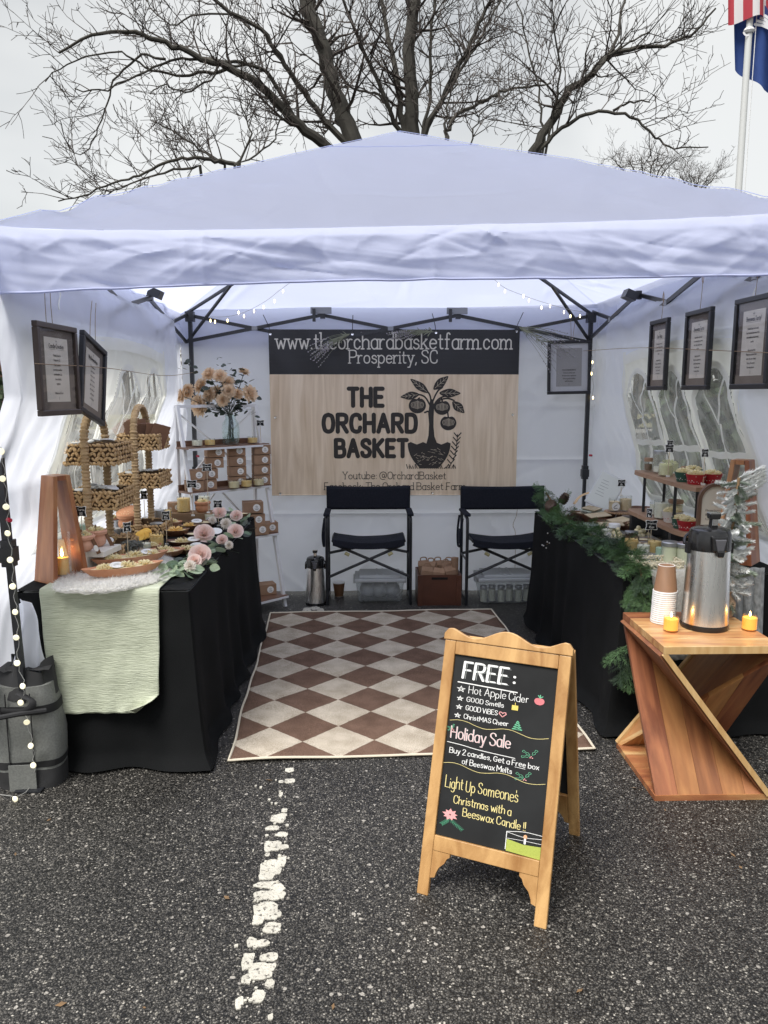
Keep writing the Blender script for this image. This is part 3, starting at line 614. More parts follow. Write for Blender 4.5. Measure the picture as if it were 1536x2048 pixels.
def valance(side):
    def f(u, v):
        bulge = .050 * min(1, v * 5) ** .5 + .012 * math.sin(math.pi * v); dz = .235 * v
        wv = (.010 * nz(u * 9 + v * 1.6, v * 1.0 - u * 2, side * 3) + .005 * nz(u * 26 - v * 3, v * 2 + u * 12, 4) + .002 * nz(u * 50 - v * 20, v * 6, 7) + .012 * abs(nz(u * 7 - v * 3, v * 1.6, 9))) * min(1, v * 3) + crease(u * 3.0, v * .235, CV[side]) * min(1, v * 6)
        ez = 2.085 + .08 * (u if side in (0, 2) else (1 if side == 1 else 0))
        sg = (1 - (2 * u - 1) ** 4); sag = -.034 * sg * (side == 0); dz = (.235 - (.030 * sg if side == 0 else 0) - .018 * u) * v
        x0, x1, y0, y1 = TX0 - .04, TX1 + .04, TY0 - .04, TY1 + .04; o = bulge + wv
        edge = math.sin(math.pi * u) ** .3; o = (o) * edge
        z = ez - dz + sag + .012 * math.sin(u * 5 + side) * v + .004 * nz(u * 20, v)
        if side == 0: return TL((x0 + (x1 - x0) * u, y0 - o, z))
        if side == 1: return TL((x1 + o, y0 + (y1 - y0) * u, z))
        if side == 2: return TL((x0 + (x1 - x0) * u, y1 + o, z))
        return TL((x0 - o, y0 + (y1 - y0) * u, z))
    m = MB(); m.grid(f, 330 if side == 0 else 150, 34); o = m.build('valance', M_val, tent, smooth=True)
    h = MB(); h.tube([f(k / 60, .995) for k in range(61)], .0045, 5); h.build('hem', M_val, o)
    return o
for s_ in range(4): valance(s_)
# legs
M_leg = M_black
for (x, y) in ((TX0 - .015, TY0), (TX1, TY0), (TX0 + .03, TY1 - .04), (TX1 - .012, TY1 - .04)):
    m = MB(); tp_ = -.055 if x < 0 and y < 3 else 0; m.bar(TL((x + tp_ * .45, y, .88)), TL((x + tp_, y, 2.07)), .028, .028, up=(0, 1, 0)); m.bar(TL((x, y, .02)), TL((x + tp_ * .45, y, .95)), .023, .023, up=(0, 1, 0)); x += tp_ * .45; m.box(TL((x, y, .93)), (.042, .042, .10))
    lg = m.build('leg', M_leg, tent); MB().box(TL((x - tp_ * .45, y, .005)), (.10, .10, .006)).build('foot_plate', M_leg, lg)
    b = MB(); b.tube([TL((x + .02, y - .03, 1.06)), TL((x + .035, y - .045, 1.06))], .008, 8); b.build('release_button', mat('red_plastic', (.45, .02, .05), rough=.4), lg)
    MB().box(TL((x, y, .925)), (.052, .052, .055)).build('clamp', M_leg, lg)
    MB().box(TL((x, y, 2.06)), (.06, .06, .07)).build('corner_bracket', M_leg, lg)
# scissor trusses
def scissor(p, q, zh, zl, n=3):
    p, q = Vector(p), Vector(q); along = (q - p).normalized(); side = Vector((-along.y, along.x, 0)) * .012
    for i in range(n):
        a = p.lerp(q, i / n); b = p.lerp(q, (i + 1) / n)
        MB().bar(TL((a.x, a.y, zh)) + side, TL((b.x, b.y, zl)) + side, .012, .024).build('truss_bar', M_leg, tent)
        MB().bar(TL((a.x, a.y, zl)) - side, TL((b.x, b.y, zh)) - side, .012, .024).build('truss_bar', M_leg, tent)
        mm = p.lerp(q, (i + .5) / n); MB().box(TL((mm.x, mm.y, (zh + zl) / 2)), (.04, .04, .028)).build('truss_joint', mat('grey_plastic', (.25, .26, .28), rough=.5), tent)
        if i: MB().box(TL((a.x, a.y, zh)), (.035, .035, .05)).build('truss_joint', M_leg, tent)
scissor((TX0, TY1 - .03, 0), (TX1, TY1 - .03, 0), 2.075, 1.885)
scissor((TX0 + .0, TY0, 0), (TX0 + .0, TY1, 0), 2.085, 1.885)
scissor((TX1 - .0, TY0, 0), (TX1 - .0, TY1, 0), 2.105, 1.905)
# grey plates where the roof bars clip on, centre hub and peak bars
for X in (TX0 + (TX1 - TX0) / 3, TX0 + 2 * (TX1 - TX0) / 3):
    MB().box(TL((X - .01, TY1 - .05, 2.105)), (.15, .02, .045)).build('clip_plate', MATS['grey_plastic'], tent); MB().box(TL((X - .06, TY1 - .07, 2.07)), (.022, .02, .09)).build('clip_plate', M_leg, tent)
hub = TL((TCX, TCY, 2.62)); MB().box(hub, (.09, .09, .1)).build('hub', M_leg, tent)
for (x, y) in ((TX0, TY0), (TX1, TY0), (TX0, TY1), (TX1, TY1)):
    a = TL((x, y, 2.09)); b = hub + Vector((0, 0, -.02)); mid = a.lerp(b, .45) + Vector((0, 0, .02))
    MB().bar(a, mid, .022, .014).build('peak_bar', M_leg, tent); MB().bar(mid, b, .022, .014).build('peak_bar', M_leg, tent)
    MB().bar(TL((x, y, 1.89)), a.lerp(b, .26) + Vector((0, 0, .01)), .02, .012).build('strut', M_leg, tent)
for X, Y in ((TX0 + .05, 4.72), (TX1 - .06, 4.75)):
    h = MB(); h.box(TL((X, Y, 2.1)), (.07, .09, .05), Matrix.Rotation(.4, 3, 'Y')); h.build('truss_joint', M_leg, tent)
# walls
def side_x(y, z, s):
    """x of the side walls: they bow outward round the tables and ripple"""
    base = TX0 + .035 if s < 0 else TX1 - .035; k = -1 if s < 0 else 1
    out_ = .0
    if z > 1.98: out_ = .07 * min(1, (z - 1.98) / .08)
    en = max(0, min(1, (TY1 - .02 - y) / .5)); low = max(0, min(1, (1.05 - z) / .45)); out_ += (.16 * low * low * (3 - 2 * low) + (.10 * low if s > 0 else 0)) * en
    mid_ = max(0, min(1, (1.5 - z) / .35)); out_ += .12 * mid_ * en
    rip = .020 * nz(y * 2.4 + z * .8, z * 1.5, 3 * s) + .012 * nz(y * 6 + z * 5, z * 1.2, 5) + .009 * nz(y * 13 - z * 9, z * 3, 5 * s) + crease(y - TY0, z, CW[0 if s < 0 else 1])
    q_ = max(0, min(1, (y - 5.15) / .45)); base += k * .075 * q_ * q_ * (3 - 2 * q_)
    return base + k * out_ + rip
WZ0, WZ1, WY0, WY1 = .86, 1.77, 3.36, 4.86      # window limits
def wall_side(s):
    nm = thing  # the wall is a part of the tent
    y0, y1, z0, z1 = TY0 - (.13 if s < 0 else .01), TY1, .03, 2.12
    def f(u, v):
        y = y0 + (y1 - y0) * u; z = z1 + (z0 - z1) * v
        if s < 0 and u < .06: z = z1 + (z0 + .3 - z1) * v
        return TL((side_x(y, z, s), y, z))
    def skip(u, v):
        y = y0 + (y1 - y0) * u; z = z1 + (z0 - z1) * v; top = WZ1 - .05 * ((y - 4.1) / .75) ** 2; return WY0 < y < WY1 and WZ0 < z < top
    m = MB(); m.grid(f, 150, 110, skip); o = m.build('side_wall', M_wall, tent, smooth=True)
    k = -1 if s < 0 else 1
    def fx(y, z, d=0): return TL((side_x(y, z, s) - k * d, y, z))
    def clear(u, v):
        y = WY0 - .05 + (WY1 - WY0 + .1) * u; z = WZ0 - .04 + (WZ1 - WZ0 + .08) * v; bw = (WY1 - WY0) / 3
        for i in range(3):
            c = WY0 + bw * (i + .5); hw = bw * .41; zz = WZ1 - .42; hd = math.sqrt(max(0, 1 - ((y - c) / hw) ** 2)) * .30
            if abs(y - c) < hw and z < zz + hd: return True
        return False
    gf = lambda u, v: fx(WY0 - .05 + (WY1 - WY0 + .1) * u, WZ0 - .04 + (WZ1 - WZ0 + .08) * v, -.006)
    MB().grid(gf, 150, 100, lambda u, v: not clear(u, v)).build('window_film', M_film, o, smooth=True)
    MB().grid(gf, 150, 100, clear).build('frosted_film', mat('frosted_vinyl', (.97, .97, .90), rough=.7, trans=.74), o, smooth=True)
    def rib(pts, w_):  # a flat white tape following the rippled wall
        mb = MB(); n = len(pts); vs = []
        for i, (y, z) in enumerate(pts):
            a, b = pts[max(0, i - 1)], pts[min(n - 1, i + 1)]; d = Vector((b[0] - a[0], b[1] - a[1])); d.normalize(); q = Vector((-d.y, d.x)) * w_ / 2
            for q_ in (q, -q): vs.append(fx(y + q_.x, z + q_.y, .004))
        mb.add(vs, [(2 * i, 2 * i + 2, 2 * i + 3, 2 * i + 1) for i in range(n - 1)]); mb.build('muntin', M_tape, o, smooth=True)
    N_ = 30
    lin = lambda a, b, w_, wob=0: rib([(a[0] + (b[0] - a[0]) * i / N_ + wob * .016 * math.sin(i * .33 + a[0] * 9), a[1] + (b[1] - a[1]) * i / N_ + wob * .006 * math.sin(i * .5)) for i in range(N_ + 1)], w_)
    lin((WY0 - .02, WZ0), (WY1 + .02, WZ0), .05); lin((WY0, WZ0), (WY0, WZ1), .05); lin((WY1, WZ0), (WY1, WZ1), .05)
    rib([(WY0 - .02 + (WY1 - WY0 + .04) * i / N_, WZ1 - .01 - .045 * ((2 * i / N_ - 1)) ** 2) for i in range(N_ + 1)], .06)
    nb = 3; bw = (WY1 - WY0) / nb
    for i in range(nb):
        c = WY0 + bw * (i + .5); hw = bw * .41; zz = WZ1 - .42
        arch = [(c - hw, WZ0)] + [(c - hw + .010 * math.sin(k_ * 1.1 + i), WZ0 + (zz - WZ0) * k_ / 12) for k_ in range(1, 13)]
        arch += [(c - hw * math.cos(R(a)), zz + .30 * math.sin(R(a))) for a in range(10, 181, 10)]
        arch += [(c + hw + .010 * math.sin(k_ * 1.1 + i), zz - (zz - WZ0) * k_ / 12) for k_ in range(1, 13)]
        rib(arch, .034)
        lin((c, WZ0), (c, zz + .02), .028, 1)
        lin((c, zz + .02), (c - hw * .55, zz + .25), .015, .5); lin((c, zz + .02), (c + hw * .55, zz + .25), .015, .5)
        for zc_ in (.32, .72): lin((c - hw, WZ0 + (zz - WZ0) * zc_ + .02), (c + hw, WZ0 + (zz - WZ0) * zc_), .034 if zc_ > .5 else .026, .5)
    # opaque white between the arches' heads
    # rolled-up flap ties
    mb = MB(); mb.tube([fx(WY0 - .1 + .02 * math.sin(i), 1.95 - i * .02, .01) for i in range(6)], .003, 4); mb.build('tie', M_tape, o)
    return o
M_tape = mat('white_tape', (.94, .94, .90), rough=.6, trans=.55)
def film():
    m = bpy.data.materials.new('clear_vinyl'); m.use_nodes = True; t = m.node_tree; N = t.nodes.new; L = t.links.new; o = t.nodes['Material Output']
    tc = N('ShaderNodeTexCoord'); mp = N('ShaderNodeMapping'); mp.inputs['Scale'].default_value = (1, 3.2, 1.3); mp.inputs['Rotation'].default_value = (.5, 0, 0); L(tc.outputs['Object'], mp.inputs['Vector'])
    n = N('ShaderNodeTexNoise'); n.inputs['Scale'].default_value = 1.9; n.inputs['Detail'].default_value = 3; n.inputs['Distortion'].default_value = 1.3; L(mp.outputs[0], n.inputs['Vector'])
    bp = N('ShaderNodeBump'); bp.inputs['Strength'].default_value = .8; bp.inputs['Distance'].default_value = .03; L(n.outputs['Fac'], bp.inputs['Height'])
    tp = N('ShaderNodeBsdfTransparent'); tp.inputs['Color'].default_value = (.86, .88, .87, 1)
    gl = N('ShaderNodeBsdfGlossy'); gl.inputs['Roughness'].default_value = .18; L(bp.outputs[0], gl.inputs['Normal']); gl.inputs['Color'].default_value = (.8, .82, .83, 1)
    tr = N('ShaderNodeBsdfTranslucent'); tr.inputs['Color'].default_value = (.82, .82, .79, 1); L(bp.outputs[0], tr.inputs['Normal'])
    r = N('ShaderNodeMapRange'); r.inputs['From Min'].default_value = .45; r.inputs['From Max'].default_value = .75; r.inputs['To Min'].default_value = .26; r.inputs['To Max'].default_value = .55; L(n.outputs['Fac'], r.inputs['Value'])
    m1 = N('ShaderNodeMixShader'); L(r.outputs[0], m1.inputs['Fac']); L(tp.outputs[0], m1.inputs[1]); L(tr.outputs[0], m1.inputs[2])
    m2 = N('ShaderNodeMixShader'); m2.inputs['Fac'].default_value = .16; L(m1.outputs[0], m2.inputs[1]); L(gl.outputs[0], m2.inputs[2]); L(m2.outputs[0], o.inputs['Surface']); return m
M_film = film()
wall_side(-1); wall_side(1)
def bw_(u, v):
    x = TX0 - .05 + (TX1 - TX0 + .10) * u; z = 2.13 - 2.11 * v
    y = TY1 - .005 + .010 * nz(x * 1.7, z * 1.3, 8) + .005 * nz(x * 5 + z * 2, z * 2, 2) + .004 * nz(x * 10 - z * 12, z * 7, 6) + .08 * max(0, .25 - z) * math.sin(x * 5) + .012 * max(0, 1 - z) * nz(x * 6, z * 3, 4)
    y += .012 * math.exp(-((z - 1.02) / .012) ** 2) + .010 * math.exp(-((z - .62) / .01) ** 2) + .008 * math.exp(-((z - 1.42) / .01) ** 2)
    y += crease(x - TX0, z, CW[2])
    return TL((x, y, z))
bk = MB(); bk.grid(bw_, 150, 120); bko = bk.build('back_wall', M_wall, tent, smooth=True)
# the loose tail of the left wall beside the front leg
tl = MB(); tl.grid(lambda u, v: TL((TX0 - .045 + .12 * u * (.25 + .9 * v) - .03 * v + .012 * math.sin(u * 9 + v * 4), 2.87 + .05 * u + .02 * math.sin(v * 6), .74 - .30 * v - .05 * abs(u - .4))), 14, 16)
tl.build('wall_tail', M_wall, tent, smooth=True)
# ---------------------------------------------------------------- rug
def rug():
    c = [G(457, 1525), G(1180, 1503), G(1003, 1222), G(565, 1232)]; o = c[0].copy()
    ax = (c[1] - c[0]); Wd = 1.55; ax.normalize(); ay = Vector((-ax.y, ax.x, 0)); Ln = 2.17
    m = bpy.data.materials.new('diamond_rug_print'); m.use_nodes = True; t = m.node_tree; N = t.nodes.new; L = t.links.new; b = t.nodes['Principled BSDF']
    tc = N('ShaderNodeTexCoord'); nn = N('ShaderNodeTexNoise'); nn.inputs['Scale'].default_value = 40; L(tc.outputs['Object'], nn.inputs['Vector'])
    sx = N('ShaderNodeSeparateXYZ'); L(tc.outputs['Object'], sx.inputs[0])
    def mth(op, a, b_=None, c_=None):
        q = N('ShaderNodeMath'); q.operation = op
        for i, v in enumerate((a, b_, c_)):
            if v is None: continue
            if isinstance(v, (int, float)): q.inputs[i].default_value = v
            else: L(v, q.inputs[i])
        return q.outputs[0]
    j = mth('MULTIPLY_ADD', nn.outputs['Fac'], .03, -.015)
    a = mth('MULTIPLY_ADD', sx.outputs[0], 1 / .3135, -.46); c_ = mth('MULTIPLY_ADD', sx.outputs[1], 7 / 2.15, -.5)
    s = mth('ADD', mth('ADD', a, c_), j); d = mth('ADD', mth('SUBTRACT', a, c_), j)
    par = mth('ABSOLUTE', mth('MODULO', mth('ADD', mth('ROUND', s), mth('ROUND', d)), 2))
    n2 = N('ShaderNodeTexNoise'); n2.inputs['Scale'].default_value = 9; n2.inputs['Detail'].default_value = 6; L(tc.outputs['Object'], n2.inputs['Vector'])
    n3 = N('ShaderNodeTexNoise'); n3.inputs['Scale'].default_value = 260; n3.inputs['Detail'].default_value = 2; L(tc.outputs['Object'], n3.inputs['Vector'])
    sm = mth('ADD', mth('MULTIPLY', n2.outputs['Fac'], .4), mth('MULTIPLY', n3.outputs['Fac'], .6))
    def rmp(c1, c2):
        r = N('ShaderNodeValToRGB'); e = r.color_ramp.elements; e[0].position = .38; e[1].position = .62; e[0].color = (*c1, 1); e[1].color = (*c2, 1); L(sm, r.inputs['Fac']); return r.outputs['Color']
    mx = N('ShaderNodeMix'); mx.data_type = 'RGBA'; L(par, mx.inputs['Factor'])
    L(rmp((.33, .275, .205), (.66, .585, .475)), mx.inputs[6]); L(rmp((.10, .06, .042), (.20, .125, .09)), mx.inputs[7]); L(mx.outputs[2], b.inputs['Base Color']); b.inputs['Roughness'].default_value = .95; b.inputs['Specular IOR Level'].default_value = .15
    # woven ribs
    wv = N('ShaderNodeTexWave'); wv.inputs['Scale'].default_value = 60; wv.inputs['Distortion'].default_value = 1; wv.bands_direction = 'Y'; L(tc.outputs['Object'], wv.inputs['Vector'])
    bp = N('ShaderNodeBump'); bp.inputs['Strength'].default_value = .5; bp.inputs['Distance'].default_value = .004; L(wv.outputs['Fac'], bp.inputs['Height']); L(bp.outputs[0], b.inputs['Normal'])
    r = thing('rug', 'flat woven rug with brown and cream diamonds on the asphalt between the two tables', 'rug', o, math.atan2(ax.y, ax.x))
    def f(u, v):
        x, y = Wd * u, Ln * v; ed = max(0, 1 - min(u, 1 - u, v, 1 - v) * 30)
        return (x + (.012 * nz(y * 3) if u in (0, 1) else 0) - .035 * u * v * 0, y, .008 + .010 * max(0, nz(x * 2.2, y * 2.2)) + .008 * ed * max(0, nz(x * 3 + 5, y * 3)))
    k = MB(); k.grid(f, 60, 70); pm = k.build('pile', m, r, smooth=True)
    md = pm.modifiers.new('thick', 'SOLIDIFY'); md.thickness = .006; md.offset = -1
    b_ = MB(); pts = [f(i / 60, 0) for i in range(61)] + [f(1, i / 60) for i in range(1, 61)] + [f(1 - i / 60, 1) for i in range(1, 61)] + [f(0, 1 - i / 60) for i in range(1, 60)]
    b_.tube([Vector(p) + Vector((0, 0, .001)) for p in pts], .0055, 6, closed=True); b_.build('binding', mat('rug_binding', (.62, .56, .44), rough=.9), r, smooth=True)
rug()

# ---------------------------------------------------------------- tables under black cloths
def drape(mb, x0, x1, y0, y1, zt, amp, flare, kf=17, seed=0, nseg=260, rows=34, puddle=.03, skew=0):
    per = 2 * ((x1 - x0) + (y1 - y0)); rad = .02
    def path(s):
        s = s % per; a, b = x1 - x0, y1 - y0
        if s < a: return (x0 + s, y0, 0, -1)
        s -= a
        if s < b: return (x1, y0 + s, 1, 0)
        s -= b
        if s < a: return (x1 - s, y1, 0, 1)
        s -= a; return (x0, y1 - s, -1, 0)
    k = len(mb.v)
    for j in range(rows + 1):
        v = j / rows; z = zt * (1 - v) + (0.012) * v
        for i in range(nseg):
            s = per * i / nseg; x, y, nx, ny = path(s)
            # rounded normals near the corners
            cxn, cyn = (x - (x0 + x1) / 2) / (x1 - x0), (y - (y0 + y1) / 2) / (y1 - y0)
            dcor = min(abs(x - x0), abs(x - x1)) + min(abs(y - y0), abs(y - y1)); cw = math.exp(-(dcor / .10) ** 2)
            n = Vector((nx, ny)) * (1 - cw) + Vector((math.copysign(.7, cxn), math.copysign(.7, cyn))) * cw
            q = v ** 1.2
            fold = amp * (math.sin(s * kf + 3 * nz(s * 1.3, seed) + seed) + .6 * nz(s * 6, v * .8, seed)) * q + .012 * nz(s * 2.5, v * 3, seed + 2) * v
            off = flare * v ** 1.4 + fold + cw * .03 * q
            if v > .93: off += puddle * (v - .93) / .07 * (1 + nz(s * 3, seed))
            drop = .006 * (v < .01)
            mb.v.append((x + n.x * off, y + n.y * off, z - drop + (.008 * nz(s * 5, 1, seed) if v > .9 else 0)))
    for j in range(rows):
        for i in range(nseg): i2 = (i + 1) % nseg; mb.f.append((k + j * nseg + i, k + j * nseg + i2, k + (j + 1) * nseg + i2, k + (j + 1) * nseg + i))
    # top sheet
    mb.grid(lambda u, v: (x0 + (x1 - x0) * u, y0 + (y1 - y0) * v, zt + .002 + .0025 * nz(u * 6, v * 12, seed) * min(1, min(u, v, 1 - u, 1 - v) * 20)), 30, 60)
def table(name, label, clabel, x0, x1, y0, y1, zt, **kw):
    t = thing(name, label, 'table', ((x0 + x1) / 2, (y0 + y1) / 2, 0)); a, b = (x1 - x0) / 2 - .02, (y1 - y0) / 2 - .02
    MB().box((0, 0, zt - .03), (2 * a, 2 * b, .04)).build('tabletop', mat('white_plastic_table', (.6, .6, .58), rough=.5), t)
    for sx in (-1, 1):
        for sy in (-1, 1): MB().tube([(sx * (a - .05), sy * (b - .12), 0), (sx * (a - .05), sy * (b - .12), zt - .05)], .014, 8).build('leg', MATS['grey_plastic'], t)
    m = MB(); drape(m, x0, x1, y0, y1, zt, **kw); o = m.build('tablecloth', M_blkfab, None, smooth=True); tag(o, clabel, 'tablecloth'); return o
ZT = .74
table('folding_table', 'folding table standing under the black cloth on the left side of the stall', 'black cloth draped to the ground over the left candle table', -1.385, -.70, 3.0, 4.84, ZT, amp=.017, flare=.035, kf=19, seed=1, puddle=.03)
table('folding_table', 'folding table standing under the black cloth beside the wooden stool', 'black cloth draped to the ground over the right candle table', 1.125, 1.84, 3.24, 5.02, ZT, amp=.018, flare=.03, kf=20, seed=4, puddle=.03)
# green runner over the front of the left table
M_linen = mat('sage_linen', (.45, .48, .36), (.57, .60, .47), 30, rough=.95, stretch=(.5, 3, 5), bump=.5, bscale=60, spec=.1)
def runner_front(name, label, x0, x1, yf, zt, zb, yb, m, cor=True):
    def f(u, v):
        x = x0 + (x1 - x0) * u
        top = (yb - yf) / ((yb - yf) + (zt - zb))
        if v < top: y = yb + (yf - yb) * v / top; z = zt + .009
        else:
            q = (v - top) / (1 - top); z = zt + .009 - (zt - zb) * q - .018 * math.exp(-((1 - u) / .06) ** 2) * 0; y = yf - .012 - .045 * q ** 1.3 - .008 * nz(u * 4, q * 2, 3) - .006 * nz(u * 9, q * 5, 1)
            if q < .03: y += .008 * (1 - q / .03)
            x += (.02 * q * (1 - u) * 1.6) - .012 * q * u + .008 * nz(q * 3, u, 5)
            if q > .9: x += -(u - .5) * .10 * ((q - .9) / .1) ** 2.0
            if cor:                                       # the lower right corner curls toward the viewer
                c = max(0, (u - .88) / .12) * max(0, (q - .86) / .14); y -= .05 * c; x -= .05 * c; z += .03 * c
        return (x, y, z)
    g_ = MB(); g_.grid(f, 70, 110); o = g_.build(name, m, None, smooth=True); sd = o.modifiers.new('thick', 'SOLIDIFY'); sd.thickness = .003; return tag(o, label, 'table runner')
runner_front('table_runner', 'pale sage green linen runner hanging down the left table front', -1.285, -.815, 2.995, ZT, .245, 3.42, M_linen)
M_grey_lin = mat('oatmeal_linen', (.36, .35, .32), (.46, .45, .41), 25, rough=.95, bump=.4, bscale=90, spec=.1)
runner_front('table_runner', 'grey oatmeal linen runner hanging down the front of the right table behind the stainless airpot', 1.24, 1.56, 3.235, ZT, .36, 4.95, M_grey_lin, False)
tr_ = MB()
tr_.grid(lambda u, v: (1.56 + .16 * u, 3.215 - .03 * v - .012 * math.sin(u * 22), (ZT + .025) * (1 - v) + .40 * v if v > .04 else ZT + .03), 26, 24)
o = tr_.build('knit_throw', mat('grey_knit', (.18, .19, .19), (.34, .35, .35), 60, rough=.95, bump=.9, bscale=70, stretch=(1, 1, .5)), None, smooth=True); o.modifiers.new('thick', 'SOLIDIFY').thickness = .012
tag(o, 'chunky grey knitted throw hanging over the front edge of the right table', 'throw')

# ---------------------------------------------------------------- twisted wooden stool
def planks_mat(name, cs):
    m = bpy.data.materials.new(name); m.use_nodes = True; t = m.node_tree; N = t.nodes.new; L = t.links.new; b = t.nodes['Principled BSDF']
    tc = N('ShaderNodeTexCoord'); oi = N('ShaderNodeObjectInfo'); mp = N('ShaderNodeMapping'); mp.inputs['Scale'].default_value = (1, 1, .16)
    ad = N('ShaderNodeVectorMath'); ad.operation = 'ADD'; L(tc.outputs['Object'], ad.inputs[0]); L(oi.outputs['Random'], ad.inputs[1]); L(ad.outputs[0], mp.inputs['Vector'])
    n = N('ShaderNodeTexNoise'); n.inputs['Scale'].default_value = 9; n.inputs['Detail'].default_value = 6; n.inputs['Distortion'].default_value = 1.6; L(mp.outputs[0], n.inputs['Vector'])
    w = N('ShaderNodeTexNoise'); w.inputs['Scale'].default_value = 55; w.inputs['Detail'].default_value = 3; L(mp.outputs[0], w.inputs['Vector'])
    r = N('ShaderNodeValToRGB'); e = r.color_ramp.elements; e[0].position = .0; e[0].color = (*cs[0], 1); e[1].position = 1; e[1].color = (*cs[-1], 1)
    for i in range(1, len(cs) - 1): q = e.new(i / (len(cs) - 1)); q.color = (*cs[i], 1)
    s = N('ShaderNodeMath'); s.operation = 'MULTIPLY_ADD'; s.inputs[1].default_value = .8; L(oi.outputs['Random'], s.inputs[0]); 
    s2 = N('ShaderNodeMath'); s2.operation = 'MULTIPLY_ADD'; s2.inputs[1].default_value = 1.7; s2.inputs[2].default_value = -.75; L(n.outputs['Fac'], s2.inputs[0]); L(s2.outputs[0], s.inputs[2]); L(s.outputs[0], r.inputs['Fac'])
    hs = N('ShaderNodeHueSaturation'); mr = N('ShaderNodeMapRange'); mr.inputs['To Min'].default_value = .7; mr.inputs['To Max'].default_value = 1.3; L(w.outputs['Fac'], mr.inputs['Value']); L(mr.outputs[0], hs.inputs['Value']); L(r.outputs[0], hs.inputs['Color']); L(hs.outputs[0], b.inputs['Base Color'])
    b.inputs['Roughness'].default_value = .42; b.inputs['Coat Weight'].default_value = .08; b.inputs['Coat Roughness'].default_value = .15
    return m
M_acacia = planks_mat('acacia_wood', [(.17, .055, .025), (.29, .105, .045), (.36, .15, .06), (.48, .27, .11), (.58, .38, .18)])
def tri_board(par, A, B, C, nrm, n, th=.018, name='plank'):
    """a triangle ABC cut in n planks running from the apex side C toward AB"""
    A, B, C = Vector(A), Vector(B), Vector(C)
    nn = (B - A).cross(C - A).normalized(); 
    if nn.dot(Vector(nrm)) < 0: nn = -nn
    for i in range(n):
        a = A.lerp(B, i / n + (.0015 if i else 0)); b = A.lerp(B, (i + 1) / n - (.0015 if i < n - 1 else 0))
        # planks parallel to AC, clipped by BC
        fa, fb = i / n, (i + 1) / n
        a2 = a + (C - A) * (1 - fa); b2 = b + (C - A) * (1 - fb) if i < n - 1 else B + (C - A) * .0001
        q = [a, b, b2, a2]; vs = q + [p - nn * th for p in q]
        m = MB(); 
        ctr = sum(q, Vector()) / 4
        # object space with z along the grain
        zax = (C - A).normalized(); yax = nn; xax = yax.cross(zax); Mx = Matrix((xax, yax, zax)).transposed().to_4x4(); Mx.translation = ctr; Mi = Mx.inverted()
        m.add([Mi @ v for v in vs], [(0, 1, 2, 3), (7, 6, 5, 4), (0, 4, 5, 1), (1, 5, 6, 2), (2, 6, 7, 3), (3, 7, 4, 0)])
        o = m.build(name, (M_acacia, M_lwd, M_mwd, M_lwd, M_acacia)[i % 5] if n > 2 else M_mwd, par); o.matrix_local = Mx
ZS = .605; X0s, X1s, Y0s, Y1s = 1.085, 1.52, 2.665, 3.11
st = thing('twisted_stool', 'twisted acacia wood side table with faceted triangular panels holding the steel airpot', 'side table', (X0s, Y0s, 0))
w_, d_ = X1s - X0s, Y1s - Y0s; zt_ = ZS - .028; zb_ = .022
M_lwd = planks_mat('acacia_sapwood', [(.28, .115, .04), (.42, .20, .07), (.56, .33, .13)]); M_mwd = planks_mat('acacia_mid', [(.18, .065, .026), (.30, .12, .045), (.42, .20, .075)])
for i in range(5):    # top planks run left-right
    y0_, y1_ = d_ * i / 5, d_ * (i + 1) / 5 - .0015; m = MB(); m.box((0, 0, 0), (y1_ - y0_, .028, w_)); o = m.build('plank', M_acacia, st); o.matrix_local = Matrix.Translation((w_ / 2, (y0_ + y1_) / 2, ZS - .014)) @ Matrix(((0, 0, 1, 0), (1, 0, 0, 0), (0, 1, 0, 0), (0, 0, 0, 1))); bevel(o, .0015)
for i in range(4):
    y0_, y1_ = d_ * i / 4, d_ * (i + 1) / 4 - .0015; m = MB(); m.box((0, 0, 0), (y1_ - y0_, .022, w_)); o = m.build('plank', M_acacia, st); o.matrix_local = Matrix.Translation((w_ / 2, (y0_ + y1_) / 2, .011)) @ Matrix(((0, 0, 1, 0), (1, 0, 0, 0), (0, 1, 0, 0), (0, 0, 0, 1)))
e_ = .004
TBLp, TFLp, BFLp, BFRp = (e_, d_ - e_, zt_), (e_, e_, zt_), (e_, e_, zb_), (w_ - e_, e_, zb_)
TFRp, TBRp, BBRp, BBLp = (w_ - e_, e_, zt_), (w_ - e_, d_ - e_, zt_), (w_ - e_, d_ - e_, zb_), (e_, d_ - e_, zb_)
tri_board(st, BFLp, BFRp, TBLp, (0, -1, 1), 5)
tri_board(st, TFLp, TBLp, BFRp, (1, -1, 0), 2)
tri_board(st, BBRp, BBLp, TFRp, (0, 1, 1), 5)
tri_board(st, TBRp, TFRp, BBLp, (-1, 1, 0), 2)
# light sapwood edge strip down the front diagonal
mm = MB(); mm.bar(Vector(TFLp) + Vector((.0, -.002, 0)), Vector(BFRp) + Vector((0, -.002, 0)), .02, .02, up=(0, 1, 0)); o = mm.build('edge_strip', mat('sapwood', (.50, .30, .12), (.62, .42, .2), 8, rough=.3, stretch=(6, 6, 1)), st)
mm = MB(); mm.bar(Vector(TBRp), Vector(BBLp), .02, .02, up=(0, 1, 0)); mm.build('edge_strip', MATS['sapwood'], st)
mm = MB(); mm.box((w_ / 2, -.0045, ZS - .014), (w_, .008, .0275)); mm.build('edge_strip', MATS['sapwood'], st)

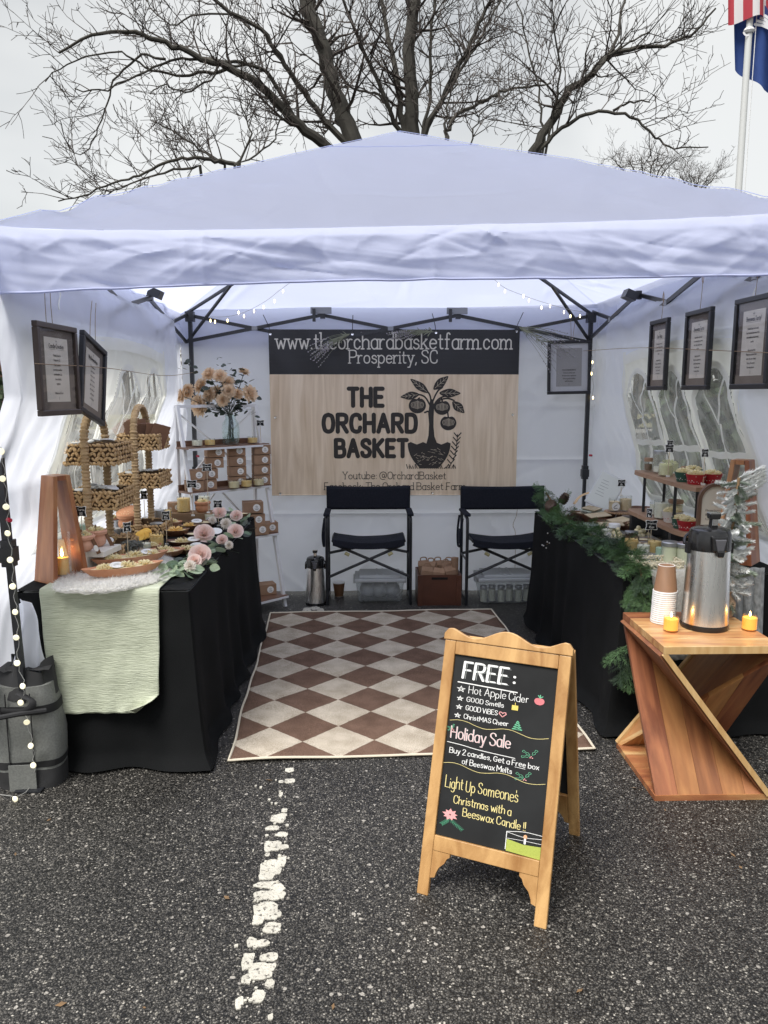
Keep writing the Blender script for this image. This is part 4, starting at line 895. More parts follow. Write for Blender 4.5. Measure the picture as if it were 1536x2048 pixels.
# ---------------------------------------------------------------- airpots
def brushed():
    m = mat('brushed_steel', (.90, .90, .88), rough=.3, metal=1); t = m.node_tree; N = t.nodes.new; L = t.links.new; b = t.nodes['Principled BSDF']
    tc = N('ShaderNodeTexCoord'); mp = N('ShaderNodeMapping'); mp.inputs['Scale'].default_value = (60, 60, 2); L(tc.outputs['Object'], mp.inputs['Vector'])
    n = N('ShaderNodeTexNoise'); n.inputs['Scale'].default_value = 3; n.inputs['Detail'].default_value = 2; L(mp.outputs[0], n.inputs['Vector'])
    r = N('ShaderNodeMapRange'); r.inputs['To Min'].default_value = .22; r.inputs['To Max'].default_value = .36; L(n.outputs['Fac'], r.inputs['Value']); L(r.outputs[0], b.inputs['Roughness'])
    return m
M_steel = brushed()
M_plas = mat('black_plastic', (.012, .012, .013), rough=.18, spec=.6)
def airpot(name, label, loc, R0, H, rz=0):
    t = thing(name, label, 'airpot', loc, rz); hb = H * .70
    MB().lathe([(0, 0), (R0 * 1.0, 0), (R0 * 1.02, .008), (R0 * 1.0, .022)], 48).build('base', M_plas, t, smooth=True)
    MB().lathe([(R0 * .99, .02), (R0 * .985, .03), (R0 * .87, hb), (R0 * .86, hb)], 64).build('body', M_steel, t, smooth=True)
    MB().lathe([(R0 * .885, hb - .004), (R0 * .89, hb + .005), (R0 * .87, hb + H * .13), (R0 * .80, hb + H * .165), (R0 * .55, hb + H * .185), (0, hb + H * .19)], 48).build('lid', M_plas, t, smooth=True)
    sp = MB(); sp.box((0, -R0 * .80, hb + H * .07), (R0 * .62, R0 * .55, H * .13), taper=(1.15, .8)); sp.box((0, -R0 * 1.05, hb - H * .01), (R0 * .24, R0 * .3, H * .06), taper=(1.5, 1)); o = sp.build('spout', M_plas, t); bevel(o, .006, 3)
    pg = MB(); pg.prism([(-R0 * .24, hb + H * .11), (R0 * .24, hb + H * .11), (R0 * .12, hb + H * .0), (0, hb - H * .03), (-R0 * .12, hb)], .012, c=(0, -R0 * 1.12, 0)); o = pg.build('spout_plate', mat('glossy_grey', (.09, .09, .10), rough=.15), t); bevel(o, .003)
    hd = MB(); hd.box((0, -R0 * .25, hb + H * .22), (R0 * .34, R0 * .3, H * .10), taper=(.8, 1)); hd.box((0, -R0 * .25, hb + H * .285), (R0 * .42, R0 * .42, H * .05), taper=(1.2, 1)); o = hd.build('pump_lever', M_plas, t); bevel(o, .004)
    c_ = MB(); c_.box((0, -R0 * .43, hb + H * .25), (R0 * .25, R0 * .03, H * .08)); c_.box((0, -R0 * .25, hb + H * .313), (R0 * .44, R0 * .40, H * .008)); c_.build('chrome_catch', mat('chrome', (.8, .8, .8), rough=.06, metal=1), t)
    hl = MB()
    for s in (-1, 1):
        hl.box((s * R0 * .93, 0, hb + .002), (R0 * .16, R0 * .3, H * .09))
    pts = [(s_ * R0 * .98, R0 * .1 + .0, hb + z) for s_, z in ((-1, 0),)] ; a_ = [(-R0 * math.cos(R(a)) * .99, R0 * .25 + R0 * .55 * math.sin(R(a)), hb + H * .03 + .10 * H * math.sin(R(a))) for a in range(0, 181, 15)]
    hl.tube(a_, R0 * .07, 6); hl.build('carry_handle', M_plas, t, smooth=True); return t
b_ = G(1408, 1253, ZS); airpot('airpot', 'large brushed steel airpot standing on the twisted wooden stool', (b_.x, b_.y, ZS), .089, .452)
b_ = G(632, 1208); airpot('airpot', 'smaller steel airpot on the asphalt left of the folding chairs', (b_.x, b_.y, 0), .075, .40)

# ---------------------------------------------------------------- candles and jars (shared builders)
def flame(par, z, s=1.0):
    return MB().lathe([(0, 0), (.0035 * s, .004 * s), (.004 * s, .009 * s), (.002 * s, .018 * s), (0, .024 * s)], 8).build('flame', mat('candle_flame', (1, .6, .15), emis=(1, .55, .16), es=12), par, loc=(0, 0, z), smooth=True)
PROTO = {}
def glass_candle(key, label, loc, r, h, fill=.8, wax=None, lit=False, lid=None, tagc=None, cat='candle', name='jar_candle', group=None, sq=False, crumbs=0, rz=0):
    kk = (key,)
    if kk in PROTO: return dup(PROTO[kk], loc, rz, label, group)
    t = thing(name, label, cat, loc, rz, group); wax = wax or M_wax; n = 4 if sq else 24
    f = Matrix.Rotation(R(45), 3, 'Z') if sq else None; rr = r * 1.38 if sq else r
    MB().lathe([(0, 0), (rr * .96, 0), (rr, .004), (rr, h), (rr * .965, h), (rr * .95, .006)], n, M=f).build('glass', M_glass, t, smooth=not sq)
    MB().lathe([(rr * .94, .007), (rr * .94, h * fill), (rr * .9, h * fill + .001), (0, h * fill - .001)], n, M=f).build('wax', wax, t, smooth=not sq)
    MB().tube([(0, 0, h * fill - .002), (.001, 0, h * fill + .010)], .0012, 5).build('wick', M_wick, t)
    if crumbs:
        m = MB(); rnd = random.Random(hash_s(key))
        for i in range(crumbs):
            a = rnd.uniform(0, 6.28); q = r * .8 * math.sqrt(rnd.random()); m.ball((q * math.cos(a), q * math.sin(a), h * fill + rnd.uniform(0, .006)), rnd.uniform(.004, .007), 5, 3)
        m.build('wax_curls', wax, t, smooth=True, kind='stuff')
    if lit: flame(t, h * fill + .005, .9)
    if lid:
        MB().lathe([(rr * 1.04, h - .012), (rr * 1.05, h + .004), (rr * .95, h + .008), (0, h + .008)], 24).build('lid', lid, t, smooth=True)
    if tagc:
        m = MB(); m.lathe([(tagc, 0), (tagc, .0012), (0, .0012)], 20, M=Matrix.Rotation(R(90), 3, 'X')); o = m.build('label', M_tagw, t, loc=(-.002, -r - .0015, h * .42))
        g_ = MB(); strip(g_, [(-tagc * .5, -tagc * .3), (-tagc * .1, tagc * .2), (tagc * .3, tagc * .4)], tagc * .12, .0022, Matrix.Identity(4)); strip(g_, [(-tagc * .4, -tagc * .5), (tagc * .4, -tagc * .5)], tagc * .12, .0022, Matrix.Identity(4)); g_.build('print', M_ink, o)
    PROTO[kk] = t; return t
M_lit = mat('glowing_wax', (.85, .5, .10), rough=.5, trans=.3, emis=(1, .45, .07), es=.28)
for px, py, lab in ((1341, 1268, 'lit yellow votive in clear glass in front of the paper cup stack'), (1498, 1266, 'lit yellow votive in clear glass right of the large airpot on the stool')):
    b_ = G(px, py - 6, ZS); glass_candle('votive', lab, (b_.x, b_.y, ZS), .0285, .058, .86, M_lit, True, name='votive_candle')
# ---------------------------------------------------------------- stack of upturned paper cups: each rim shows
cp = G(1325, 1244, ZS); rnd = random.Random(2)
cup_t = None
M_cup = wood('brown_paper_cup', (.17, .085, .042), (.27, .145, .075), 8, (1, 1, .3), .6); M_rim = mat('white_cup_rim', (.82, .82, .80), rough=.5)
def cup_proto():
    t = thing('paper_cup', 'topmost brown paper cup of the upturned stack on the wooden stool', 'paper cup', (0, 0, 0), group='stacked paper cups on the stool')
    MB().lathe([(.046, .006), (.0445, .008), (.0325, .108), (.0315, .109)], 32).build('sleeve', M_cup, t, smooth=True)
    MB().lathe([(.0445, 0), (.0480, .001), (.0485, .004), (.0470, .0075), (.0445, .007)], 32).build('rim', M_rim, t, smooth=True)
    MB().lathe([(.0318, .106), (.0318, .1095), (.029, .1098), (.0285, .107), (0, .1065)], 32).build('cup_base', M_rim, t, smooth=True)
    return t
cup_t = cup_proto(); NC = 16
for k in range(NC):
    o = cup_t if k == NC - 1 else dup(cup_t, label='rim of the %s paper cup from the bottom of the upturned stack on the stool' % ('first', 'second', 'third', 'fourth', 'fifth', 'sixth', 'seventh', 'eighth', 'ninth', 'tenth', 'eleventh', 'twelfth', 'thirteenth', 'fourteenth', 'fifteenth')[k])
    o.location = (cp.x + rnd.uniform(-.0007, .0007) + .0003 * k, cp.y + rnd.uniform(-.0007, .0007), ZS + .001 + k * .0083)
b_ = G(678, 1192); o = dup(cup_t, (b_.x, b_.y, .11), label='single brown paper cup on the asphalt right of the smaller airpot', group='', rot=(math.pi, 0, 0))
if 'group' in o: del o['group']

# ---------------------------------------------------------------- A-frame chalkboard
M_oak = mat('honey_pine', (.30, .14, .042), (.60, .36, .145), 9, rough=.42, stretch=(1.6, 1.6, .16), dist=1.1, bump=.2, bscale=60, detail=8)
def aframe():
    fl_ = G(833, 1786); fr_ = G(1092, 1860); ax = (fr_ - fl_); Wd = ax.length + .0; ax.normalize(); n = Vector((-ax.y, ax.x, 0))   # n points away from the viewer
    t = thing('chalkboard_sign', 'two-sided pine A-frame chalkboard sign on the asphalt in front of the rug', 'sign', fl_, math.atan2(ax.y, ax.x))
    lean = math.atan2(.235, .745); H = .775; rail = .036; th = .018; T = Matrix.Rotation(-lean, 4, 'X')
    back_y = .535
    def side(front):
        if front: Mx = T
        else: Mx = Matrix.Translation((0, back_y, 0)) @ Matrix.Rotation(lean, 4, 'X')
        y_ = 0 if front else -th
        fr = MB(); fr.box((rail / 2, y_ + th / 2, H / 2), (rail, th, H)); fr.xform(Mx); o = fr.build('leg', M_oak, t); bevel(o, .0025)
        fr = MB(); fr.box((Wd - rail / 2, y_ + th / 2, H / 2), (rail, th, H)); fr.xform(Mx); o = fr.build('leg', M_oak, t); bevel(o, .0025)
        for z0, hh in ((H - .042, .042), (.135, .045)):
            fr = MB(); fr.box((Wd / 2, y_ + th / 2, z0 + hh / 2), (Wd - 2 * rail - .001, th * .94, hh)); fr.xform(Mx); o = fr.build('rail', M_oak, t); bevel(o, .002)
        if front:      # scalloped crest
            out = [(-.004, H + .001), (Wd + .004, H + .001), (Wd + .004, H + .018)]
            for i in range(33):
                u = 1 - i / 32; z = H + .026 + .016 * math.cos((u - .5) * 4 * math.pi) * (1 if .1 < u < .9 else 1) + .006 * math.sin(u * math.pi); e = min(u, 1 - u)
                if e < .06: z -= .022 * (1 - e / .06) ** 2
                out.append((-.004 + (Wd + .008) * u, z))
            out.append((-.004, H + .018)); fr = MB(); fr.prism(out, th * 1.25, c=(0, y_ - .003, 0)); fr.xform(Mx); o = fr.build('crest', M_oak, t); bevel(o, .002)
        for s in (0, 1):   # shaped brackets under the bottom rail
            o_ = [(0, .1345), (.055, .1345), (.055, .125), (.046, .118), (.040, .104), (.034, .098), (.024, .088), (.016, .070), (.014, .058), (0, .054)]
            o_ = [(rail + .0005 + x, z) if s == 0 else (Wd - rail - .0005 - x, z) for x, z in o_]
            if s: o_ = o_[::-1]
            fr = MB(); fr.prism(o_, th * .8, c=(0, y_ + th * .1, 0)); fr.xform(Mx); fr.build('bracket', M_oak, t)
        bd = MB(); bd.box((Wd / 2, y_ + th * .62, .18 + (H - .042 - .18) / 2), (Wd - 2 * rail - .002, .004, H - .042 - .18 - .002)); bd.xform(Mx)
        board = bd.build('chalk_panel', mat('chalkboard', (.012, .0125, .013), (.022, .023, .024), 7, rough=.7, spec=.25), t)
        return Mx, board
    Mx, board = side(True); Mb, bb = side(False)
    hg = MB(); 
    for x in (.05, Wd - .05): hg.box((x, back_y * .5 , .74 + .0), (.03, .035, .006))
    hg.build('hinge', MATS['chrome'], t)
    # board-local drawing frame: origin lower left of the panel
    bw, bh = Wd - 2 * rail, H - .042 - .18; Mt = Mx @ Matrix.Translation((rail, th * .62 - .0022, .18)) @ Matrix.Diagonal((1, 1, bh / .80, 1)); bh = .80
    def ink(name, c, es=0): return mat(name, c, (c[0] * .8, c[1] * .8, c[2] * .8), 300, rough=.95)
    Wc, Yc, Gc, Rc, Pc, Lc = ink('chalk_white2', (.86, .86, .84)), ink('chalk_yellow', (.80, .68, .30)), ink('chalk_green', (.16, .50, .30)), ink('chalk_red', (.62, .13, .15)), ink('chalk_pink', (.80, .38, .38)), ink('chalk_lime', (.40, .46, .09))
    def W(): return MB()
    U = bw; V = bh     # use fractional coordinates
    # FREE:
    m = W(); write(m, 'FREE', .072, .0085, Mt, .10 * U, V - .101, sp=22, width=.43 * U, slant=.04, lift=.0010)
    write(m, ':', .058, .009, Mt, .60 * U, V - .092); m.build('lettering', Wc, board)
    m = W()
    for ch, dx in (('FREE', .006),): write(m, ch, .069, .0022, Mt, .10 * U + .0085, V - .1035, sp=24, width=.43 * U, slant=.04, lift=.0016)
    m.build('lettering_shade', ink('chalk_grey', (.25, .27, .26)), board)
    m = W(); strip(m, [(.06 * U, V - .122), (.64 * U, V - .128)], .0045, .001, Mt); m.build('underline', Wc, board)
    m = W()
    write(m, 'Hot Apple Cider', .033, .0020, Mt, .175 * U, V - .165, sp=20, jit=.05, width=.58 * U)
    write(m, 'GOOD Smells', .020, .0020, Mt, .165 * U, V - .202, sp=22, jit=.05, width=.36 * U)
    write(m, 'GOOD ViBES', .020, .0020, Mt, .165 * U, V - .240, sp=22, jit=.05, width=.31 * U)
    write(m, 'ChristMAS Cheer', .020, .0020, Mt, .155 * U, V - .279, sp=20, jit=.05, width=.43 * U)
    write(m, 'Buy 2 candles, Get a Free box', .0225, .0022, Mt, .05 * U, V - .437, sp=18, jit=.05, width=.86 * U)
    write(m, 'of Beeswax Melts', .0235, .0021, Mt, .185 * U, V - .476, sp=19, jit=.05, width=.48 * U)
    strip(m, [(.69 * U, V - .443), (.785 * U, V - .444)], .0018, .0012, Mt)
    for i, (x, y) in enumerate(((.085, .150), (.085, .192), (.085, .230), (.078, .268))):
        s_ = .0135 if i == 0 else .0105; c = (x * U + .004, V - y - .002); pt = [(c[0] + s_ * math.sin(R(144 * k)), c[1] + s_ * math.cos(R(144 * k))) for k in range(6)]
        for k in range(5): strip(m, [pt[k], pt[k + 1]], .0018, .001 + .0001 * k, Mt)
    m.build('lettering', Wc, board)
    m = W(); write(m, 'Holiday Sale', .052, .0042, Mt, .045 * U, V - .372, sp=17, jit=.02, width=.58 * U, cond=.7)
    strip(m, [(v.x, v.y) for v in cr_pts([(.02 * U, V - .392, 0), (.18 * U, V - .396, 0), (.34 * U, V - .403, 0), (.68 * U, V - .408, 0)], 5)], .0028, .0012, Mt); m.build('lettering', Wc, board)
    m = W(); write(m, 'Holiday Sale', .052, .0014, Mt, .045 * U, V - .372, sp=17, jit=.02, width=.58 * U, cond=.7, lift=.0018); m.build('lettering_shade', Pc, board)
    m = W()
    write(m, 'Light Up Someones', .048, .0025, Mt, .045 * U, V - .588, sp=18, jit=.05, width=.70 * U); write(m, "'", .04, .0021, Mt, .725 * U, V - .580)
    write(m, 'Christmas with a', .034, .0025, Mt, .145 * U, V - .648, sp=18, jit=.05, width=.55 * U); 
    m.build('lettering', Yc, board)
    m = W()
    def wavy(y, x0, x1):
        pts = [(x0 * U, V - y, 0)]; 
        for k in range(1, 12): u = k / 11; pts.append(((x0 + (x1 - x0) * u) * U, V - y - .052 * u * 0 + .009 * math.sin(u * 13) - .006 * u, 0))
        strip(m, [(v.x, v.y) for v in cr_pts(pts, 4)], .0018, .001, Mt)
    wavy(.297, .02, .97); wavy(.487, 0, .98); m.build('wavy_line', Yc, board)
    # the drawings
    def blobf(c, r, n=14, sx=1, sy=1, f=None):
        vs = [Mt @ Vector((c[0], -.0012, c[1]))]; 
        for k in range(n): a = 2 * math.pi * k / n; q = f(a) if f else 1; vs.append(Mt @ Vector((c[0] + r * sx * q * math.cos(a), -.0012, c[1] + r * sy * q * math.sin(a))))
        return vs, [(0, 1 + k, 1 + (k + 1) % n) for k in range(n)]
    m = W(); m.add(*blobf((.855 * U, V - .150), .0155, 20, 1, 1.05, lambda a: 1 - .22 * max(0, math.sin(a)) ** 8)); m.build('apple_drawing', ink('chalk_apple', (.66, .20, .22)), board)
    m = W(); [strip(m, [(.86 * U, V - .136), (.86 * U + dx, V - .136 + dy)], .003, .0014 + .0001 * i, Mt) for i, (dx, dy) in enumerate(((0, .013), (.008, .008), (-.006, .010)))]; m.build('apple_leaf', Gc, board)
    m = W(); m.add([Mt @ Vector((x * U, -.0011, V - y)) for x, y in ((.605, .205), (.665, .205), (.665, .184), (.605, .184))], [(0, 1, 2, 3)]); strip(m, [(.635 * U, V - .184), (.635 * U, V - .173)], .002, .001, Mt); m.build('candle_drawing', ink('chalk_yellow2', (.75, .60, .15)), board)
    m = W(); hp = [(.0, -.011), (-.011, .002), (-.009, .009), (-.004, .009), (0, .004), (.004, .009), (.009, .009), (.011, .002), (0, -.011)]
    strip(m, [(.525 * U + x, V - .232 + y) for x, y in hp], .003, .001, Mt); m.build('heart_drawing', Pc, board)
    m = W()
    for k in range(4):
        y = V - .250 - .0095 * k; q = .004 + .0035 * k
        strip(m, [(.675 * U - q, y - .006), (.675 * U, y + .001)], .003, .001 + .0001 * k, Mt); strip(m, [(.675 * U + q, y - .006), (.675 * U, y + .001)], .003, .0015 + .0001 * k, Mt); strip(m, [(.675 * U - q, y - .007), (.675 * U + q, y - .007)], .0022, .002 + .0001 * k, Mt)
    m.build('tree_drawing', Gc, board)
    m = W(); mr = W()
    for cx, cy, s_ in ((.83, .385, .017), (.79, .482, .017), (.055, .330, .010)):
        for a in (150, 60, 200):
            a = R(a if cx > .1 else a + 20); p = [(0, 0), (.6, .28), (.9, .1), (1.5, .25), (1.6, 0), (1.5, -.25), (.9, -.1), (.6, -.28), (0, 0)]
            strip(m, [(cx * U + s_ * (.25 + x) * math.cos(a) - s_ * y * math.sin(a), V - cy + s_ * (.25 + x) * math.sin(a) + s_ * y * math.cos(a)) for x, y in p], .0012, .001, Mt)
        for dx, dy in ((0, -.003), (-.003, -.008), (.004, -.008)): mr.add(*[v for v in blobf((cx * U + dx, V - cy + dy), .0022, 8)])
    m.build('holly_drawing', Gc, board); mr.build('berry_drawing', Pc, board)
    m = W(); 
    for k in range(9):
        a = R(90 + 40 * k); c = (.125 * U, .098); q = Vector((math.cos(a), math.sin(a))); s_ = Vector((-q.y, q.x)); L_ = .027 if k % 2 == 0 else .024
        vs = [Mt @ Vector((c[0] + p.x, -.001 - .00004 * k, c[1] + p.y)) for p in (q * .002, q * L_ * .5 + s_ * .0065, q * L_, q * L_ * .5 - s_ * .0065)]; m.add(vs, [(0, 3, 2, 1)])
    m.build('poinsettia_drawing', Pc, board)
    m = W()
    for sgn, (x1, y1) in ((-1, (.05, .050)), (1, (.26, .045))):
        a = Vector((.125 * U, .078)); b = Vector((x1 * U, y1)); strip(m, [tuple(a), tuple(b)], .0015, .001, Mt)
        for k in range(1, 9):
            p = a.lerp(b, k / 9); d = (b - a).normalized(); s_ = Vector((-d.y, d.x))
            for z in (-1, 1): strip(m, [tuple(p), tuple(p + d * .006 + s_ * z * .007)], .0014, .0012 + .00004 * k, Mt)
    m.build('fir_drawing', ink('chalk_green2', (.08, .30, .18)), board)
    # tealight
    m = W(); x0, x1 = .675 * U, .995 * U
    strip(m, [(x0, .012), (x0, .085)], .0022, .001, Mt)
    strip(m, [(v.x, v.y) for v in cr_pts([(x0, .085, 0), ((x0 + x1) / 2, .098, 0), (x1, .098, 0)], 6)], .0022, .0011, Mt); strip(m, [(v.x, v.y) for v in cr_pts([(x0, .083, 0), ((x0 + x1) / 2, .076, 0), (x1, .084, 0)], 6)], .0018, .0012, Mt)
    strip(m, [(v.x, v.y) for v in cr_pts([(x0 + .004, .058, 0), ((x0 + x1) / 2, .062, 0), (x1, .064, 0)], 6)], .0016, .0013, Mt); strip(m, [((x0 + x1) / 2 + .004, .052), ((x0 + x1) / 2 + .004, .070)], .006, .0016, Mt); m.build('tealight_drawing', Wc, board)
    m = W(); m.add([Mt @ Vector((x, -.0011, y)) for x, y in ((x0 + .002, .006), (x1, .001), (x1, .052), ((x0 + x1) / 2, .046), (x0 + .002, .055))], [(0, 1, 2, 3, 4)]); m.build('wax_drawing', Lc, board)
    m = W(); m.add(*blobf(((x0 + x1) / 2 + .004, .080), .007, 12, .8, 1.5, lambda a: 1 - .25 * max(0, math.sin(a)))); m.build('flame_drawing', ink('chalk_peach', (.80, .42, .22)), board)
    m = W(); write(m, 'Beeswax Candle !!', .034, .0025, Mt, .245 * U, .104, sp=18, jit=.05, width=.595 * U); m.build('lettering', Yc, board)
    # faint rubbed chalk
    return t
aframe()

# ---------------------------------------------------------------- director's chairs
def chair(loc):
    t = thing('folding_chair', 'black director chair fully in view left of the wooden crate', "director's chair", loc, group='folding chairs by the back wall')
    W_, D_, HS, HB = .60, .27, .47, .828
    for x in (-W_ / 2, W_ / 2):
        MB().tube(cr_pts([(x, 0, .0), (x, 0, .30), (x, .0, .60), (x, .04, .635), (x, .10, .64)], 4), .0115, 8).build('leg', M_black, t, smooth=True)
        MB().tube([(x, D_, 0), (x, D_, .60), (x, D_ + .02, HB)], .0115, 8).build('leg', M_black, t, smooth=True)
        MB().tube([(x, 0, .03), (x, D_, .03)], .010, 8).build('side_rail', M_black, t, smooth=True)
        m = MB(); m.box((x, D_ / 2, .66), (.045, D_ + .02, .022)); o = m.build('armrest', M_canvas, t); bevel(o, .008, 3)
        MB().tube([(x, .0, .33), (x, D_, .33)], .008, 6).build('side_rail', M_black, t, smooth=True)
    for y in (0.01, D_ - .01):
        MB().tube([(-W_ / 2, y, .20 if y < .1 else .33), (W_ / 2 - .05, y + .01, HS - .03)], .0105, 8).build('cross_brace', M_black, t, smooth=True)
        MB().tube([(W_ / 2, y + .02, .20 if y < .1 else .33), (-W_ / 2 + .05, y + .03, HS - .03)], .0105, 8).build('cross_brace', M_black, t, smooth=True)
    for x in (-W_ / 2 + .045, W_ / 2 - .045): MB().tube([(x, -.0, HS), (x, D_, HS)], .012, 8).build('seat_rail', M_black, t, smooth=True)
    lb = MB()
    for s in (-1, 1): lb.tube([(s * .17, -.002, .385), (s * .14, -.002, .368)], .0122, 8)
    lb.build('sticker', mat('sticker_yellow', (.45, .40, .2), rough=.5), t)
    s_ = MB(); s_.grid(lambda u, v: ((u - .5) * (W_ - .085), -.02 + (D_ + .02) * v, HS + .016 - .028 * math.sin(math.pi * u) ** .8 + .004 * nz(u * 4, v * 4)), 24, 12); o = s_.build('seat', M_canvas, t, smooth=True); o.modifiers.new('thick', 'SOLIDIFY').thickness = .004
    s_ = MB()
    def sf(u, v):
        return ((u - .5) * (W_ - .085), -.02 - .002, HS + .016 - .028 * math.sin(math.pi * u) ** .8 - .045 * v)
    s_.grid(sf, 24, 3); s_.build('seat_front', M_canvas, t, smooth=True)
    s_ = MB(); s_.grid(lambda u, v: ((u - .5) * (W_ + .02), D_ - .005 + .014 * v - .03 * math.sin(math.pi * u) * .2, HB + .01 - .175 * v - .006 * math.sin(math.pi * u) * (1 - v)), 24, 8); o = s_.build('backrest', M_canvas, t, smooth=True); o.modifiers.new('thick', 'SOLIDIFY').thickness = .022
    m = MB(); m.tube(cr_pts([(-W_ / 2 - .02, .10, .62), (-W_ / 2 - .035, .10, .5), (-W_ / 2 - .03, .12, .42), (-W_ / 2 - .03, .24, .40), (-W_ / 2 - .03, .27, .5), (-W_ / 2 - .02, .26, .62)], 4), .009, 6); m.box((-W_ / 2 - .025, .18, .47), (.012, .16, .10)); m.build('cup_pocket', M_canvas, t)
    return t
c1 = G(655, 1210); ch1 = chair((c1.x + .30, c1.y, 0)); c2 = G(932, 1210)
dup(ch1, (c2.x + .30, c2.y, 0), R(1.5), 'black director chair half hidden behind the cloth of the right table')

# ---------------------------------------------------------------- storage bins, crate
M_bin = mat('cloudy_plastic', (.80, .82, .82), rough=.25, glass=True)
def binbody(): 
    m = bpy.data.materials.new('frosted_bin'); m.use_nodes = True; t = m.node_tree; N = t.nodes.new; L = t.links.new; o = t.nodes['Material Output']
    tp = N('ShaderNodeBsdfTransparent'); tp.inputs['Color'].default_value = (.82, .84, .84, 1); b = t.nodes['Principled BSDF']; b.inputs['Base Color'].default_value = (.62, .64, .64, 1); b.inputs['Roughness'].default_value = .3
    ms = N('ShaderNodeMixShader'); ms.inputs[0].default_value = .22; L(tp.outputs[0], ms.inputs[1]); L(b.outputs[0], ms.inputs[2]); L(ms.outputs[0], o.inputs[0]); return m
M_frost = binbody()
def bin_(label, c, w_, d_, h_, contents):
    t = thing('storage_bin', label, 'storage bin', c, group='clear storage bins under the chairs')
    m = MB(); 
    prof = [(0, 1), (1, 1)]
    m.box((0, 0, h_ / 2), (w_ * .88, d_ * .88, h_), taper=(1.12, 1.12)); m.f.pop(1); o = m.build('tub', M_frost, t); bevel(o, .02, 3)
    l_ = MB(); l_.box((0, 0, h_ + .004), (w_ * 1.03, d_ * 1.04, .026)); l_.box((0, 0, h_ + .028), (w_ * .86, d_ * .86, .022), taper=(.97, .95)); o = l_.build('lid', mat('milky_lid', (.62, .64, .64), rough=.35, trans=.3), t); bevel(o, .006, 2)
    for s in (-.06, .06): MB().box((s * w_ * 1.0, 0, h_ + .041), (.012, d_ * .8, .005)).build('lid_rib', MATS['milky_lid'], t)
    for s in (-1, 1): o = MB().box((s * w_ * .515, 0, h_ - .01), (.02, d_ * .35, .05)).build('latch', MATS['milky_lid'], t)
    return t
b1 = G(760, 1207); bn = bin_('clear storage bin holding plastic bags under the left chair', (b1.x, b1.y + .14, 0), .36, .27, .165, None)
bg_ = MB(); rnd = random.Random(4)
for k in range(3): bg_.ball((-.09 + .09 * k, -.01, .07), .062, 14, 9, (1, 1.2, .95))
for i, v in enumerate(bg_.v): q = 1 + .25 * nz(v[0] * 22, v[1] * 22, v[2] * 22); bg_.v[i] = (v[0] * 1, v[1] * q, v[2] * (.6 + .4 * q))
o = bg_.build('plastic_bag', mat('bag_film', (.72, .73, .74), (.45, .46, .48), 14, rough=.3), None, smooth=True, loc=(b1.x, b1.y + .14, .005)); tag(o, 'crumpled pale plastic bags packed inside the bin under the left chair', 'plastic bag')
b2 = G(1012, 1210); bn2 = bin_('clear storage bin full of cream candles under the right chair', (b2.x + .015, b2.y + .14, 0), .42, .28, .18, None)
for k in range(6):
    r_ = k // 6; p = (b2.x - .155 + .064 * k, b2.y + .06 + .02 * (k % 2), .008)
    glass_candle('binjar', 'pale candle jar in the clear bin under the right chair, %s from the left' % ('first', 'second', 'third', 'fourth', 'fifth', 'sixth')[k], p, .026, .115, .8, M_waxp, lid=M_tin, group='candle jars in the storage bin')
M_crate = wood('mahogany_crate', (.06, .020, .011), (.13, .045, .024), 5, (.25, 1, 1), .4)
cr1 = G(879, 1212); ct = thing('wooden_crate', 'dark red wooden crate full of kraft gift boxes between the two chairs', 'crate', (cr1.x, cr1.y + .02, 0)); cw, cd_, chh = .315, .26, .225
for s in (-1, 1):
    for k in range(1): 
        m = MB()
        if s < 0:
            m.box((0, 0, chh / 2), (cw, .012, chh)); o = m.build('board', M_crate, ct); h_ = MB(); h_.box((0, -.0075, chh * .89), (.115, .004, .016)); h_.build('hand_hole_shade', mat('hole_shade', (.006, .004, .003), rough=.9), ct)  # dark strip painted as the shade inside a hand hole; the board is uncut
        else: m.box((0, cd_, chh / 2), (cw, .012, chh)); m.build('board', M_crate, ct)
    m = MB(); m.box((s * (cw / 2 - .006), cd_ / 2, chh / 2 - .001), (.012, cd_ - .013, chh - .002)); m.build('board', M_crate, ct)
    m = MB(); m.box((s * (cw / 2 - .018), -.0115, chh / 2), (.036, .010, chh)); o = m.build('batten', M_crate, ct); bevel(o, .001)
MB().box((0, cd_ / 2, .01), (cw - .026, cd_ - .014, .012)).build('base', M_crate, ct)
gb = None; rnd = random.Random(8)
def giftbox():
    t = thing('gift_box', 'kraft box', 'gift box', (0, 0, 0), group='kraft handle boxes in the crate')
    m = MB(); m.box((0, 0, .045), (.085, .055, .09)); m.build('body', M_kraft, t)
    m = MB(); m.box((0, 0, .105), (.085, .055, .03), taper=(.9, .1)); m.build('gable', M_kraft, t)
    h = MB(); h.tube(cr_pts([(-.022, 0, .118), (-.02, 0, .138), (0, 0, .144), (.02, 0, .138), (.022, 0, .118)], 4), .004, 5, flat=1.2); h.build('handle', M_kraft, t); return t
gb = giftbox(); pos = [(-.10, .05, .155, 5), (-.005, .045, .145, -12), (.085, .05, .155, 20), (-.095, .15, .185, 0), (.0, .15, .18, 10), (.085, .18, .17, -5), (.05, .10, .17, 30), (-.05, .10, .18, -25)]
gl_ = ['kraft handle box at the front left of the crate', 'kraft handle box in the middle of the front row in the crate', 'kraft handle box turned sideways at the front right of the crate', 'tall kraft handle box at the back left of the crate', 'kraft handle box at the back centre of the crate', 'kraft handle box in the back right corner of the crate', 'kraft handle box leaning against its neighbours right of the crate middle', 'kraft handle box leaning left of the crate middle']
